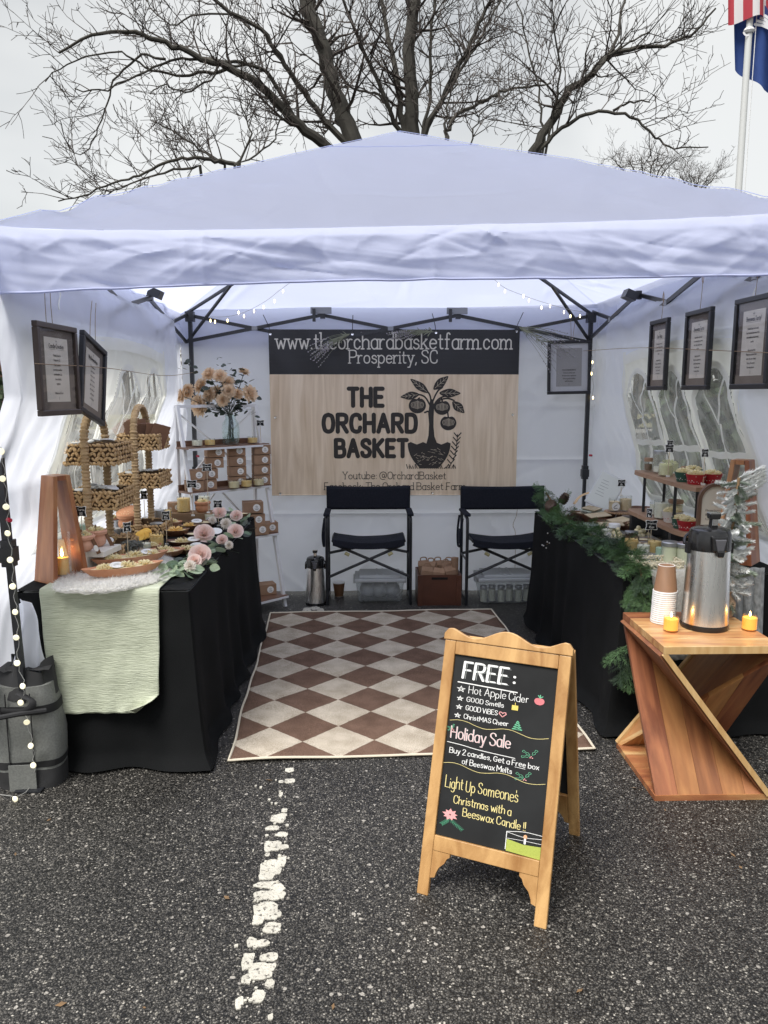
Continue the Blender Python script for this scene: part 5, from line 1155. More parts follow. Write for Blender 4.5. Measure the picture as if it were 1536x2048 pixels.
for k, (x, y, z, a) in enumerate(pos):
    o = gb if k == 0 else dup(gb); o.location = (cr1.x + x, cr1.y + .02 + y, z); o.rotation_euler = (R(rnd.uniform(-8, 8)), R(rnd.uniform(-9, 9)), R(a)); o['label'] = gl_[k]
m = MB(); m.tube([(0, 0, 0), (0, 0, .15)], .027, 20); tb = m.build('cardboard_tube', M_kraft, None, smooth=True, loc=(cr1.x + .118, cr1.y + .10, .185)); tag(tb, 'upright brown cardboard tube sticking out of the right end of the crate', 'tube')

# ---------------------------------------------------------------- bag weight on the front left leg
def bag():
    c = G(72, 1540); M_gb = mat('grey_bag_fabric', (.15, .155, .145), (.21, .215, .20), 140, rough=.85, bump=.25, bscale=400); M_gt = mat('black_webbing', (.014, .014, .015), rough=.8)
    t = thing('duffel_bag', 'upright grey duffel bag with black straps against the front left tent leg', 'bag', (-1.315, 2.895, 0), R(4)); m = MB()
    def sect(z):
        h = .40; v = z / h; w_ = .122 - .02 * v ** 2 + .008 * math.sin(v * 3.1) ; return w_, .088 - .012 * v
    def ring(z, kx=1, n=40, ex=.62):
        a, b = sect(z); return [(math.copysign(abs(math.cos(2 * math.pi * k / n)) ** ex, math.cos(2 * math.pi * k / n)) * a * kx, math.copysign(abs(math.sin(2 * math.pi * k / n)) ** ex, math.sin(2 * math.pi * k / n)) * b * kx, z) for k in range(n)]
    def body(z0, z1, k, nm, mt, rows=14, cap=False):
        b = MB(); n = 40
        for j in range(rows + 1):
            z = z0 + (z1 - z0) * j / rows
            for p in ring(z, k): q = .014 * nz(p[0] * 9, p[1] * 9, z * 8) + .009 * nz(p[0] * 24, z * 20, 3); b.v.append((p[0] * (1 + q * 3), p[1] * (1 + q * 9), z))
        for j in range(rows):
            for i in range(n): b.f.append((j * n + i, j * n + (i + 1) % n, (j + 1) * n + (i + 1) % n, (j + 1) * n + i))
        if cap: b.f.append(tuple(rows * n + i for i in range(n)))
        return b.build(nm, mt, t, smooth=True)
    body(.005, .41, 1, 'body', M_gb, 20, True); body(.0, .075, 1.015, 'base', mat('charcoal_fabric', (.03, .03, .031), rough=.8), 6); body(.085, .112, 1.02, 'strap', M_gt, 3); body(.30, .335, 1.02, 'strap', M_gt, 3)
    for x in (-.055, .035): MB().box((x + .0, -sect(.1)[1] * 1.03, .20), (.003, .004, .38)).build('seam', M_gt, t)
    p = MB(); p.box((-.01, -.0925, .05), (.10, .006, .11)); p.build('patch', M_gb, t)
    tp = MB(); n = 40
    def tpf(u, v):
        a = 2 * math.pi * u; s_ = 1 - .28 * v; w_, d_ = sect(.36); zz = .36 + .12 * v + .025 * math.sin(a * 3 + 1) * v
        return (math.cos(a) * w_ * s_ * 1.03 + .02 * v * math.sin(a * 5), math.sin(a) * d_ * s_ * 1.06, zz)
    tp.grid(tpf, 48, 8); tp.build('collar', MATS['charcoal_fabric'], t, smooth=True)
    tp = MB(); tp.grid(lambda u, v: ((u - .5) * .20 * (1 - .1 * v), (v - .5) * .11, .47 + .012 * nz(u * 8, v * 8)), 12, 8); tp.build('top_flap', MATS['charcoal_fabric'], t, smooth=True)
    h = MB(); h.tube(cr_pts([(-.16, -.11, .30), (-.20, -.15, .325), (-.10, -.165, .325), (.02, -.145, .335), (.10, -.11, .33)], 6), .010, 8); h.build('handle', M_gt, t, smooth=True)
    h = MB(); h.tube(cr_pts([(.0, -.10, .40), (.06, -.125, .37), (.03, -.14, .34), (-.05, -.14, .345)], 5), .014, 6, flat=.3); h.tube(cr_pts([(-.14, -.05, .45), (-.10, -.12, .44), (-.14, -.15, .38), (-.19, -.13, .34)], 5), .018, 6, flat=.3); h.build('strap', M_gt, t, smooth=True)
bag()
# round disc lights winding down the leg, past the bag and away over the ground
dl = [(-14, 862), (5, 903), (7, 957), (14, 1013), (17, 1066), (22, 1119), (27, 1172), (32, 1223), (34, 1274), (36, 1325), (47, 1371), (43, 1404), (55, 1443), (63, 1490), (68, 1529), (71, 1570), (32, 1596), (-8, 1588)]
pts = []
for i, (x, y) in enumerate(dl):
    if y < 1560: p = P(x, y, 2.782)
    else: p = G(x, y, .012)
    pts.append(p)
sl_ = thing('string_lights', 'string of round cream disc lights hanging down the front left tent leg and bag', 'string lights', (pts[0].x, pts[0].y, 0)); o0 = Vector((pts[0].x, pts[0].y, 0))
wr = []
for i in range(len(pts) - 1):
    for k in range(5): q = pts[i].lerp(pts[i + 1], k / 5) - o0; wr.append(q + Vector((.006 * math.sin(i * 2.3 + k * 1.5), .004, 0)))
MB().tube(wr, .0013, 4).build('wire', mat('grey_wire', (.35, .35, .33), rough=.5), sl_)
dm = None
for i, p in enumerate(pts):
    if i == 0: continue
    if dm is None:
        b = MB(); b.lathe([(0, -.005), (.0095, -.004), (.0115, 0), (.0095, .004), (0, .005)], 16, M=Matrix.Rotation(R(90), 3, 'X')); dm = b.mesh('bulb', mat('disc_light', (.85, .80, .60), rough=.5, emis=(1, .92, .62), es=.2), True)
    o = bpy.data.objects.new('bulb', dm); COL.objects.link(o); o.parent = sl_; o.location = p - o0 + Vector((0, -.007, 0)); o.rotation_euler = (R((i * 37) % 30 - 15), 0, R((i * 53) % 40 - 20))

# ---------------------------------------------------------------- banner on the back truss
def banner():
    x0, x1, z0, z1, Y = P(540, 800, 5.70).x, P(1036, 800, 5.70).x, P(780, 990, 5.70).z, P(780, 659, 5.70).z, 5.70
    W_, H_ = x1 - x0, z1 - z0; t = thing('banner', 'large vinyl banner with black heading and wood grain print hung on the back wall', 'banner', (x0, Y, z0))
    def surf(x, z, d=0): return Vector((x, -d + .012 * math.sin(x * 3.4) * (1 - z / H_ * .5) + .008 * nz(x * 3, z * 2, 6) + .006 * nz(x * 7 + z * 3, z, 2), z))
    def warp(mb):
        for i, v in enumerate(mb.v): s_ = surf(v[0], v[2]); mb.v[i] = (s_.x, s_.y + v[1], s_.z)
        return mb
    hb = H_ * .735
    m = MB(); m.grid(lambda u, v: (W_ * u, 0, hb * v), 60, 30); warp(m); body = m.build('wood_print', mat('banner_wood', (.60, .46, .31), (.80, .66, .49), 3.2, rough=.55, stretch=(7, 1, .55), dist=1.2, detail=8), t, smooth=True)
    m = MB(); m.grid(lambda u, v: (W_ * u, 0, hb + (H_ - hb) * v), 60, 14); warp(m); top = m.build('heading_panel', mat('banner_black', (.012, .012, .014), (.016, .016, .018), 5, rough=.5, stretch=(.5, 1, 14)), t, smooth=True)
    I = Matrix.Identity(4); s_ = W_ / 500     # photo pixels of the banner to metres
    def X(px): return (px - 538) * s_
    def Z(py): return (990 - py) * s_
    M_cr = mat('banner_cream', (.62, .59, .52), rough=.6); M_bk = mat('banner_ink', (.022, .018, .015), rough=.6)
    m = MB(); write(m, 'www.theorchardbasketfarm.com', 31 * s_, 2.7 * s_, I, X(553), Z(696), slab=True, width=(1021 - 553) * s_, sp=18, lift=.0015); write(m, 'Prosperity, SC', 25 * s_, 2.3 * s_, I, X(698), Z(724), slab=True, width=(873 - 698) * s_, sp=18, lift=.0015); warp(m); m.build('lettering', M_cr, top)
    m = MB()
    for tx, a, b, y, h in (('THE', 692, 769, 813, 43), ('ORCHARD', 641, 836, 865, 43), ('BASKET', 665, 818, 915, 42)):
        write(m, tx, (h - 9) * s_, 8.6 * s_, I, X(a) + 4 * s_, Z(y) + 4.5 * s_, width=(b - a - 9) * s_, sp=30, lift=.0015)
    write(m, 'Youtube: @OrchardBasket', 14.5 * s_, 1.35 * s_, I, X(683), Z(957), slab=True, width=210 * s_, sp=18, lift=.0015); write(m, 'Facebook: The Orchard Basket Farm', 14.5 * s_, 1.35 * s_, I, X(645), Z(979), slab=True, width=288 * s_, sp=18, lift=.0015); warp(m); m.build('lettering', M_bk, body)
    # the fruit tree in a basket
    lg = MB(); hi = MB()
    def Q(px, py): return (X(px), Z(py))
    def poly(mb, pts, d): mb.add([(x, -d, z) for x, z in pts], [tuple(range(len(pts)))])
    def sm(pts, closed=False): return [(v.x, v.y) for v in cr_pts([(a, b, 0) for a, b in pts], 5, closed)]
    # trunk
    L_ = [(852, 888), (857, 868), (858, 845), (856, 825), (858, 808), (860, 795)]; Rr = [(866, 796), (868, 812), (867, 830), (867, 850), (869, 870), (876, 888)]
    poly(lg, [Q(*p) for p in L_] + [Q(*p) for p in Rr], .0015)
    for a in ([(862, 812), (850, 792), (836, 786), (826, 790)], [(862, 800), (858, 785), (848, 775), (842, 772)], [(864, 802), (870, 788), (876, 778), (884, 772)], [(864, 815), (872, 800), (882, 792), (895, 788)], [(865, 810), (880, 797), (896, 794), (908, 798)], [(860, 828), (856, 820), (849, 822)], [(838, 793), (834, 797), (834, 802)], [(882, 793), (884, 798), (884, 803)], [(895, 818), (896, 826), (897, 834)]):
        strip(lg, sm([Q(*p) for p in a]), 3.2 * s_, .0016, I)
    def leafp(a, b, wd):
        a, b = Vector(Q(*a)), Vector(Q(*b)); d = b - a; n = Vector((-d.y, d.x)).normalized() * wd * s_
        L1 = [a, a + d * .25 + n * .75, a + d * .55 + n, a + d * .85 + n * .45, b, a + d * .75 - n * .6, a + d * .45 - n, a + d * .2 - n * .7]
        poly(lg, [(v.x, v.y) for v in cr_pts([(p.x, p.y, 0) for p in L1], 3, True)], .0017)
        strip(hi, [tuple(a + d * .1), tuple(a + d * .9)], .8 * s_, .0025, I)
        for k in (.25, .45, .65):
            for z in (-1, 1): strip(hi, [tuple(a + d * k), tuple(a + d * (k + .16) + n * z * .6)], .6 * s_, .0026 + z * .0001, I)
    for a, b, w_ in (((856, 783), (820, 755), 8), ((866, 776), (896, 750), 9), ((838, 786), (800, 791), 8), ((878, 783), (921, 784), 9), ((905, 800), (929, 823), 9)): leafp(a, b, w_)
    for cx, cy, r in ((834, 808, 17), (884, 812, 16), (897, 843, 16)):
        poly(lg, sm([(Q(cx + r * math.cos(R(a)) * (1.02), cy - r * math.sin(R(a)) * .92 + (3 if a == 90 else 0))) for a in range(0, 360, 30)], True), .0020)
        for k in range(9):
            u = -.75 + 1.5 * k / 8; ln = .55 - .25 * abs(u); off_ = r * .1
            strip(hi, sm([Q(cx + u * r * .8, cy - r * ln), Q(cx + u * r * .98, cy - off_), Q(cx + u * r * .8, cy + r * ln * .7)]), (.9 if abs(u) > .2 else 1.3) * s_, .0028 + .00003 * k, I)
    bk_ = [(816, 884), (830, 888), (850, 884), (870, 889), (885, 885), (901, 884), (898, 896), (890, 912), (880, 928), (868, 934), (845, 934), (832, 928), (824, 910), (818, 896)]
    def bask(u, v):
        hw = 43.5 - 1.5 * v - 24 * v ** 2.2; x, z = Q(858.5 + (2 * u - 1) * hw, 884 + 51 * v - 2.5 * math.sin(u * 22) * (1 - v) ** 6); return (x, -.0024, z)
    lg.grid(bask, 14, 12); rnd = random.Random(3)
    for k in range(40):
        u, v = rnd.random(), rnd.random(); w_ = 40 - 14 * v; x = 859 + (u - .5) * 2 * w_ * .86; y = 892 + 36 * v; a = rnd.choice((.6, -.6, .2)); l_ = rnd.uniform(3, 8)
        strip(hi, [Q(x - l_ * math.cos(a) / 2, y - l_ * math.sin(a) / 2), Q(x + l_ * math.cos(a) / 2, y + l_ * math.sin(a) / 2)], .7 * s_, .0029 + .00002 * k, I)
    for k in range(26):
        x = 815 + 98 * k / 25; h_ = rnd.uniform(3, 9); strip(lg, [Q(x, 935), Q(x + rnd.uniform(-5, 5), 935 - h_)], 1.6 * s_, .0022 + .00002 * k, I)
    strip(lg, sm([Q(898, 934), Q(908, 918), (X(914)), ][:2] + [Q(913, 900), Q(916, 866)]), 1.5 * s_, .0024, I)
    for k in range(7):
        y = 925 - 9 * k; x = 903 + 13 * (k / 6) ** .7
        for z in (-1, 1): strip(lg, [Q(x, y), Q(x + z * 7, y - 8)], 2.2 * s_, .0025 + .00004 * k, I)
    warp(lg); warp(hi); lg.build('fruit_tree_logo', M_bk, body); hi.build('logo_highlight', mat('banner_tan', (.46, .39, .29), rough=.6), body)
    # eyelets and ties
    em = None
    for i, (px, py) in enumerate(((540, 667), (704, 667), (870, 664), (1033, 661), (546, 831), (1029, 826), (553, 986), (866, 985))):
        x, z = X(px), Z(py); b = MB(); b.lathe([(.004, 0), (.009, -.0005), (.010, .002), (.009, .0035), (.004, .003)], 14, M=Matrix.Rotation(R(90), 3, 'X'), c=(0, 0, 0)); s0 = surf(x + (.006 if i in (0, 4, 6) else -.006 if i in (3, 5) else 0), z); b.build('eyelet', MATS['chrome'], t, loc=(s0.x, s0.y - .004, s0.z - .002))
        if i < 4:
            k = MB(); dx = (-.045, 0.005, -.03, .04)[i]; k.tube([(s0.x, s0.y - .01, s0.z), (s0.x + dx * .2, s0.y, s0.z + .05), (s0.x + dx, s0.y - .03, s0.z + .13)], .0028, 5); k.build('zip_tie', M_black, t)
    h = MB(); h.tube([surf(W_ * k / 50, .003, .002) for k in range(51)], .004, 5); h.build('hem', MATS['banner_wood'], t)
    return t
banner()
# ---------------------------------------------------------------- hanging frames
M_fr = mat('black_frame', (.016, .016, .018), rough=.4); M_frb = mat('walnut_frame', (.045, .03, .024), (.07, .048, .038), 6, rough=.45)
M_parch = mat('parchment', (.62, .57, .48), (.72, .67, .58), 5, rough=.8); M_mattan = mat('kraft_mat', (.14, .115, .095), (.18, .15, .125), 8, rough=.9)
M_picg = mat('picture_glass', (.97, .97, .97), rough=.04, glass=True)
def frame(label, tl, w_, h_, rz, roll, mfr, mmat, mpap, lines, title, strings, tw=.62, lx=0, pad=.02):
    """tl: top-left corner (seen from the front); faces local -Y; rz turns it, roll tips it in its own plane"""
    t = thing('hanging_frame', label, 'picture frame', tl, rot=(0, 0, 0)); t.rotation_mode = 'XYZ'
    t.matrix_world = Matrix.Translation(tl) @ Matrix.Rotation(rz, 4, 'Z') @ Matrix.Rotation(roll, 4, 'Y'); b = .022
    for (x, z, dx, dz) in ((w_ / 2, -b / 2, w_, b), (w_ / 2, -h_ + b / 2, w_, b), (b / 2, -h_ / 2, b, h_ - 2 * b - .0006), (w_ - b / 2, -h_ / 2, b, h_ - 2 * b - .0006)):
        o = MB().box((x, .009, z), (dx, .022, dz)).build('frame_rail', mfr, t); bevel(o, .003)
    MB().box((w_ / 2, .014, -h_ / 2), (w_ - 2 * b, .003, h_ - 2 * b)).build('backing', mmat, t)
    pw, ph = (w_ - 2 * b) * tw, (h_ - 2 * b) * .80; pz = -h_ / 2
    paper = MB().box((w_ / 2 + lx, .0115, pz), (pw, .0012, ph)).build('paper', mpap, t)
    MB().add([(b, .004, -b), (w_ - b, .004, -b), (w_ - b, .004, -h_ + b), (b, .004, -h_ + b)], [(0, 3, 2, 1)]).build('glass', M_picg, t)
    m = MB(); M0 = Matrix.Translation((w_ / 2 + lx, .0105, pz + ph / 2)); y = -ph * .16
    if title: write(m, title, ph * .062, ph * .0085, M0, 0, y, 'c', width=min(pw * .66, text_width(title, ph * .06) * 1.1), slab=True, lift=.0004); strip(m, [(-pw * .33, y - ph * .022), (pw * .33, y - ph * .022)], ph * .003, .0004, M0)
    y -= ph * .13; n = len(lines); st = min(.085 * ph, (ph * .66) / max(1, n))
    for ln in lines:
        if ln: write(m, ln, st * .42, st * .065, M0, 0, y, 'c', width=min(pw * .8, text_width(ln, st * .42)), lift=.0004)
        y -= st
    for s_ in (-1, 1): strip(m, [(0, -ph * .06 + 0 * s_), (s_ * .008, -ph * .045)], .0014, .0005, M0)
    strip(m, [(0, -ph * .03), (0, -ph * .09)], .0015, .0006, M0); strip(m, [(0, -ph * .92), (0, -ph * .97)], .0015, .0006, M0)
    m.build('lettering', mat('faded_ink', (.06, .05, .045), rough=.8), paper)
    g_ = MB()
    for (x0, x1, zt_, sl) in strings:
        pts = [(x0, .01, -.002), (x0 + (x1 - x0) * .5, .012, zt_ * .5), (x1, .01, zt_)]; g_.tube(cr_pts(pts, 4), .0014, 4)
        if sl: g_.tube(cr_pts([(x1, .01, zt_), (x1 + .012, .01, zt_ - .03), (x1 + .004, .01, zt_ - .055), (x1 - .01, .01, zt_ - .03), (x1, .01, zt_)], 4), .0012, 4)
    g_.build('string', M_rope, t); return t
txtA = ['"Made by hand in', 'Prosperity, SC -', 'Each candle is', 'poured by a mother', 'and daughter who', 'love creating', 'together.', '', '-Malinda and Emma']
p0 = P(72, 640, 2.93); q0 = P(153, 652, 3.27)
frame('walnut brown frame reading Candle Creation, nearest on the left wall', p0, (q0 - p0).length, .352, math.atan2(q0.y - p0.y, q0.x - p0.x), 0, M_frb, M_mattan, M_parch, txtA, 'Candle Creation', [(.10, .11, .18, True), (.15, .15, .16, False)], .66)
p0 = P(168, 659, 3.36); q0 = P(217, 673, 3.68)
frame('black frame hanging crooked behind the walnut frame on the left wall', p0, .30, .35, math.atan2(q0.y - p0.y, q0.x - p0.x), R(15), M_fr, M_mattan, M_parch, ['Pure beeswax', 'burns clean', 'and long with', 'a soft honey', 'glow. Trim the', 'wick and burn', 'until melted', 'to the edge.'], 'Why Beeswax Wax?', [(.10, .11, .17, False), (.17, .16, .18, False)], .66)
txtB = ['Handle them with care!', 'Your handcrafted wax tarts', 'and candles come in many', 'scents.', '', 'Always test first', 'Place in a warmer that', 'melts the wax slowly.', 'Enjoy the scent', 'for many hours.']
for i, (xa, ya, Ya, xb, Yb, lab, ttl, mm_) in enumerate(((1300, 643, 4.28, 1335, 4.03, 'narrow looking black frame deepest on the right wall before the window', 'Our Wax', M_parch), (1371, 625, 3.80, 1422, 3.52, 'middle black frame of the three on the right wall', 'Beeswax Tarts', M_parch), (1470, 600, 3.30, 1544, 3.02, 'nearest and largest looking black frame on the right wall, cut by the photo edge', 'Beeswax Tarts!', M_parch))):
    p0 = P(xa, ya, Ya); q0 = P(xb, ya, Yb); frame(lab, p0, (Vector((q0.x, q0.y)) - Vector((p0.x, p0.y))).length, .372, math.atan2(q0.y - p0.y, q0.x - p0.x), 0, M_fr, M_mattan, mm_, txtB, ttl, [(.14, .15, .14 + .03 * i, True)], .70)
p0 = P(1096, 681, 5.62); frame('thin black frame with a white mat hanging on the back wall right of the banner', p0, .315, .385, R(-1), R(-1.2), M_fr, mat('white_mat', (.55, .55, .56), rough=.8), mat('grey_paper', (.33, .32, .31), rough=.8), ['', '', '', '', 'REGISTERED BUSINESS', 'This is to certify that', 'the above is a registered', 'farm in good standing', 'with the state.'], None, [(.17, .165, .14, False), (.18, .195, .13, False)], .68)
# twine lines
def twine(name, label, pts, parent=None): m = MB(); m.tube(cr_pts(pts, 8), .0016, 4); o = m.build(name, M_rope, None); return tag(o, label, 'string')
twine('twine', 'thin twine strung along the left wall behind the frames', [(TX0 + .09, 2.86, P(0, 727, 2.86).z), (TX0 + .10, 3.6, 1.63), (TX0 + .09, 4.7, 1.62), (TX0 + .08, 5.68, 1.67)])
twine('twine', 'thin twine strung along the right wall across its window', [(TX1 - .08, 5.66, P(1187, 702, 5.66).z), (TX1 - .10, 4.4, 1.77), (TX1 - .10, 3.4, 1.70), (TX1 - .09, 2.86, 1.66)])
twine('twine', 'loose twine with a small loop hanging down behind the right chair', [P(1036, 1000, 5.70), P(1033, 1030, 5.69), P(1026, 1050, 5.68), P(1031, 1070, 5.69), P(1030, 1140, 5.7), P(1032, 1170, 5.7)])

# ---------------------------------------------------------------- fairy lights
def fairy(label, wire_px, bulbs, Y):
    b0 = P(*wire_px[0], Y); t = thing('fairy_lights', label, 'fairy lights', b0)
    m = MB(); m.tube(cr_pts([P(x, y, Y) - b0 for x, y in wire_px], 5), .0013, 4); m.build('wire', MATS['grey_wire'], t)
    bm_ = MB(); bm_.lathe([(0, -.013), (.0035, -.009), (.0045, 0), (.003, .007), (.0015, .010)], 8); me = bm_.mesh('bulb', mat('fairy_bulb', (.9, .75, .4), emis=(1, .78, .36), es=2.6), True)
    for x, y in bulbs: o = bpy.data.objects.new('bulb', me); COL.objects.link(o); o.parent = t; o.location = P(x, y, Y) - b0
fairy('warm fairy lights hanging in the upper left back corner of the tent', [(420, 634), (455, 633), (490, 624), (530, 603), (560, 580), (585, 562)], [(421, 641), (430, 643), (455, 641), (477, 625), (488, 632), (508, 622), (527, 614), (549, 602), (566, 582)], 5.45)
fairy('warm fairy lights hanging in the upper right back corner of the tent', [(985, 556), (1010, 576), (1050, 592), (1085, 604), (1130, 617), (1165, 624)], [(997, 569), (1010, 582), (1047, 592), (1058, 600), (1083, 615), (1100, 612), (1128, 624), (1141, 632), (1160, 632)], 5.45)
fairy('three fairy bulbs hanging down the right back tent leg beside the white mat frame', [(1180, 690), (1186, 724), (1182, 745), (1187, 770), (1184, 797)], [(1185, 724), (1183, 747), (1186, 795)], 5.66)
# lavender bundles tied to the banner
M_lav = mat('dried_lavender', (.30, .27, .31), (.42, .39, .43), 20, rough=.9, vary=.1); M_stem = mat('grey_green_stem', (.19, .20, .14), (.28, .29, .2), 10, rough=.9)
def lavender(label, tie, ang, L_, seed, n=26, spread=22):
    rnd = random.Random(seed); t = thing('lavender_bundle', label, 'lavender', tie); s = MB(); f = MB(); lf = MB()
    for k in range(n):
        a = R(ang + rnd.gauss(0, spread * .45)); l_ = L_ * rnd.uniform(.6, 1); dy = rnd.uniform(-.05, .0)
        pts = [Vector((0, -.012, 0)), Vector((math.cos(a) * l_ * .5, -.02 + dy * .5, math.sin(a) * l_ * .5 + .01)), Vector((math.cos(a) * l_, -.03 + dy, math.sin(a) * l_ - .015))]; pts = cr_pts(pts, 4); s.tube(pts, .0012, 3)
        for j in range(7):
            p = pts[-1].lerp(pts[-4], j / 7); f.ball(p + Vector((rnd.uniform(-.003, .003), rnd.uniform(-.003, .003), rnd.uniform(-.003, .003))), rnd.uniform(.003, .005), 4, 3)
    for k in range(40):
        a = R(ang + rnd.gauss(0, 30)); p = Vector((math.cos(R(ang)), 0, math.sin(R(ang)))) * L_ * rnd.uniform(.0, .45) + Vector((0, -.03, 0)); d = Vector((math.cos(a), rnd.uniform(-.5, .3), math.sin(a))) * .045; q = Vector((-d.z, 0, d.x)).normalized() * .003
        lf.add([p, p + d * .5 + q, p + d, p + d * .5 - q], [(0, 1, 2, 3)])
    s.build('stem', M_stem, t, kind='stuff'); f.build('flower', M_lav, t, kind='stuff'); lf.build('leaf', M_stem, t, kind='stuff'); return t
lavender('dried lavender sprigs drooping left over the w w w of the banner heading', P(700, 668, 5.63), 205, .34, 1, 22, 16)
lavender('dried lavender sprigs lying level over the middle of the banner heading', P(868, 664, 5.63), 183, .34, 2, 20, 9)
lavender('dried lavender sprigs fanning right past the banner toward the white mat frame', P(1038, 655, 5.60), -30, .44, 3, 20, 26)

# ---------------------------------------------------------------- ladder shelf
LS = Vector((-1.02, 4.935, 0)); lsT = thing('ladder_shelf', 'white metal ladder shelf with brown wood shelves standing in the left back corner', 'shelf', LS, R(45)); SW = .63; SH = 1.43
LM = Matrix.Translation(LS) @ Matrix.Rotation(R(45), 4, 'Z')
def LP(x, y, z): return LM @ Vector((x, y, z))
for x in (0, SW):
    MB().bar((x, 0, 0), (x, .30, SH), .022, .022, up=(1, 0, 0)).build('leg', M_white, lsT); MB().bar((x, .32, 0), (x, .32, SH), .020, .020, up=(1, 0, 0)).build('leg', M_white, lsT)
MB().box((SW / 2, .305, SH), (SW + .02, .03, .02)).build('top_bar', M_white, lsT)
M_shelf = wood('shelf_board', (.13, .062, .038), (.21, .115, .07), 5, (.2, 1, 1), .4); SZ = (1.165, .873, .534, .088)
for i, z in enumerate(SZ):
    yf = .30 * z / SH - .035; yf = min(yf, .16); MB().box((SW / 2, (yf + .31) / 2, z - .007), (SW + .03, .31 - yf, .014)).build('shelf', M_shelf, lsT)
    MB().box((SW / 2, yf - .004, z - .014), (SW + .03, .008, .014)).build('shelf_edge', M_white, lsT); MB().box((SW / 2, .312, z + .018), (SW + .02, .008, .036)).build('back_lip', M_shelf, lsT)
for a, b in (((0, SH - .03), (SW / 2, 1.16)), ((SW, SH - .03), (SW / 2, 1.16)), ((0, .87), (SW * .5, 1.16)), ((SW, .87), (SW * .5, 1.16)), ((SW, .53), (SW * .5, .86)), ((0, .53), (SW * .5, .86))): MB().bar((a[0], .325, a[1]), (b[0], .325, b[1]), .008, .018, up=(0, 1, 0)).build('cross_brace', M_white, lsT)
kb_ = None
def kbox(label, loc, rz, s_=1.0):
    global kb_
    if kb_ is None:
        t = thing('kraft_box', label, 'gift box', loc, rz, 'kraft candle boxes on the ladder shelf'); o = MB().box((0, 0, .034), (.118, .10, .066)).build('body', M_kraft, t); bevel(o, .0015)
        m = MB(); m.box((0, 0, .0675), (.119, .101, .0012)); m.build('lid_flap', M_kraft, t)
        l_ = MB(); l_.lathe([(.022, 0), (.022, .0008), (0, .0008)], 22, M=Matrix.Rotation(R(90), 3, 'X')); o = l_.build('label', M_tagw, t, loc=(.018, -.0505, .035))
        g_ = MB(); I = Matrix.Identity(4)
        for k, (a, b) in enumerate((((-.008, .004), (0, .011)), ((0, .011), (.006, .004)), ((-.005, .002), (.007, .002)), ((-.012, -.007), (.012, -.007)), ((-.008, -.011), (.008, -.011)))): strip(g_, [a, b], .0016, .0012 + .0001 * k, I)
        g_.build('print', M_ink, o); kb_ = t; return t
    return dup(kb_, loc, rz, label, scale=s_ if s_ != 1.0 else None)
FA = R(18); ords = ('bottom', 'second', 'third', 'top')
for k in range(4): kbox('kraft box with round white label, %s of the right hand stack on the second shelf' % ords[k], LP(.595 + .002 * k, .20, SZ[1] + .0715 * k), FA + R(k * 1.5 - 2))
for k in range(3): kbox('kraft box with round white label, %s of the centre stack on the second shelf' % ('bottom', 'middle', 'top')[k], LP(.415, .24, SZ[1] + .0715 * (k + 1) - .0), FA + R(2 - k * 2))
kbox('kraft box hidden behind candle jars under the centre stack of the second shelf', LP(.415, .24, SZ[1]), FA)
for k in range(4): kbox('kraft box, %s of the left hand stack on the second shelf of the ladder' % ords[k], LP(.20 + .006 * (k % 2) + (.03 if k > 1 else -.03), .24, SZ[1] + .0715 * k), FA + R(6 * (k % 2)))
kbox('kraft box at the far left end of the second ladder shelf, lower of its pair', LP(.06, .23, SZ[1]), FA); kbox('kraft box at the far left end of the second ladder shelf, upper of its pair', LP(.07, .23, SZ[1] + .0715), FA + R(5))
for k in range(2): kbox('kraft box, %s of the left pair on the third ladder shelf' % ('lower', 'upper')[k], LP(.50 - .02 * k, .12 + .02 * k, SZ[2] + .0715 * (k + 0)), FA + R(4 * k), 1.1)
kbox('small kraft box crowning the pair on the third ladder shelf', LP(.47, .14, SZ[2] + .155), FA - R(3), 1.15)
kbox('single kraft box at the right end of the third ladder shelf', LP(.615, .15, SZ[2]), FA)
kbox('kraft box lying at the right end of the lowest ladder shelf', LP(.56, .13, SZ[3]), FA + R(4), 1.1); kbox('smaller kraft box behind the others on the lowest ladder shelf', LP(.47, .2, SZ[3] + .078), FA + R(-6)); kbox('kraft box under the smaller one on the lowest ladder shelf', LP(.47, .2, SZ[3]), FA + R(3))
for k, (px, lab) in enumerate(((433, 'left'), (459, 'middle'), (486, 'right'))):
    q = LP(.31 + .105 * k, .13, SZ[1]); glass_candle('shelfcandle%d' % (k == 1), 'low glass candle before the boxes on the second ladder shelf, %s of three' % lab, q, .038, .062, .72, M_waxy if k == 1 else M_wax, cat='candle', group='glass candles on the ladder shelf')
for k, (lx, lab, mt) in enumerate(((.10, 'pale candle in a short glass at the left end of the top ladder shelf', M_waxp), (.20, 'yellow candle in a short glass left of the flower vase', M_waxy), (.555, 'yellow candle in a short glass right of the flower vase', M_waxy))):
    glass_candle('topc%d' % (mt is M_waxy), lab, LP(lx, .235, SZ[0]), .036, .050, .78, mt, group='glass candles on the ladder shelf')

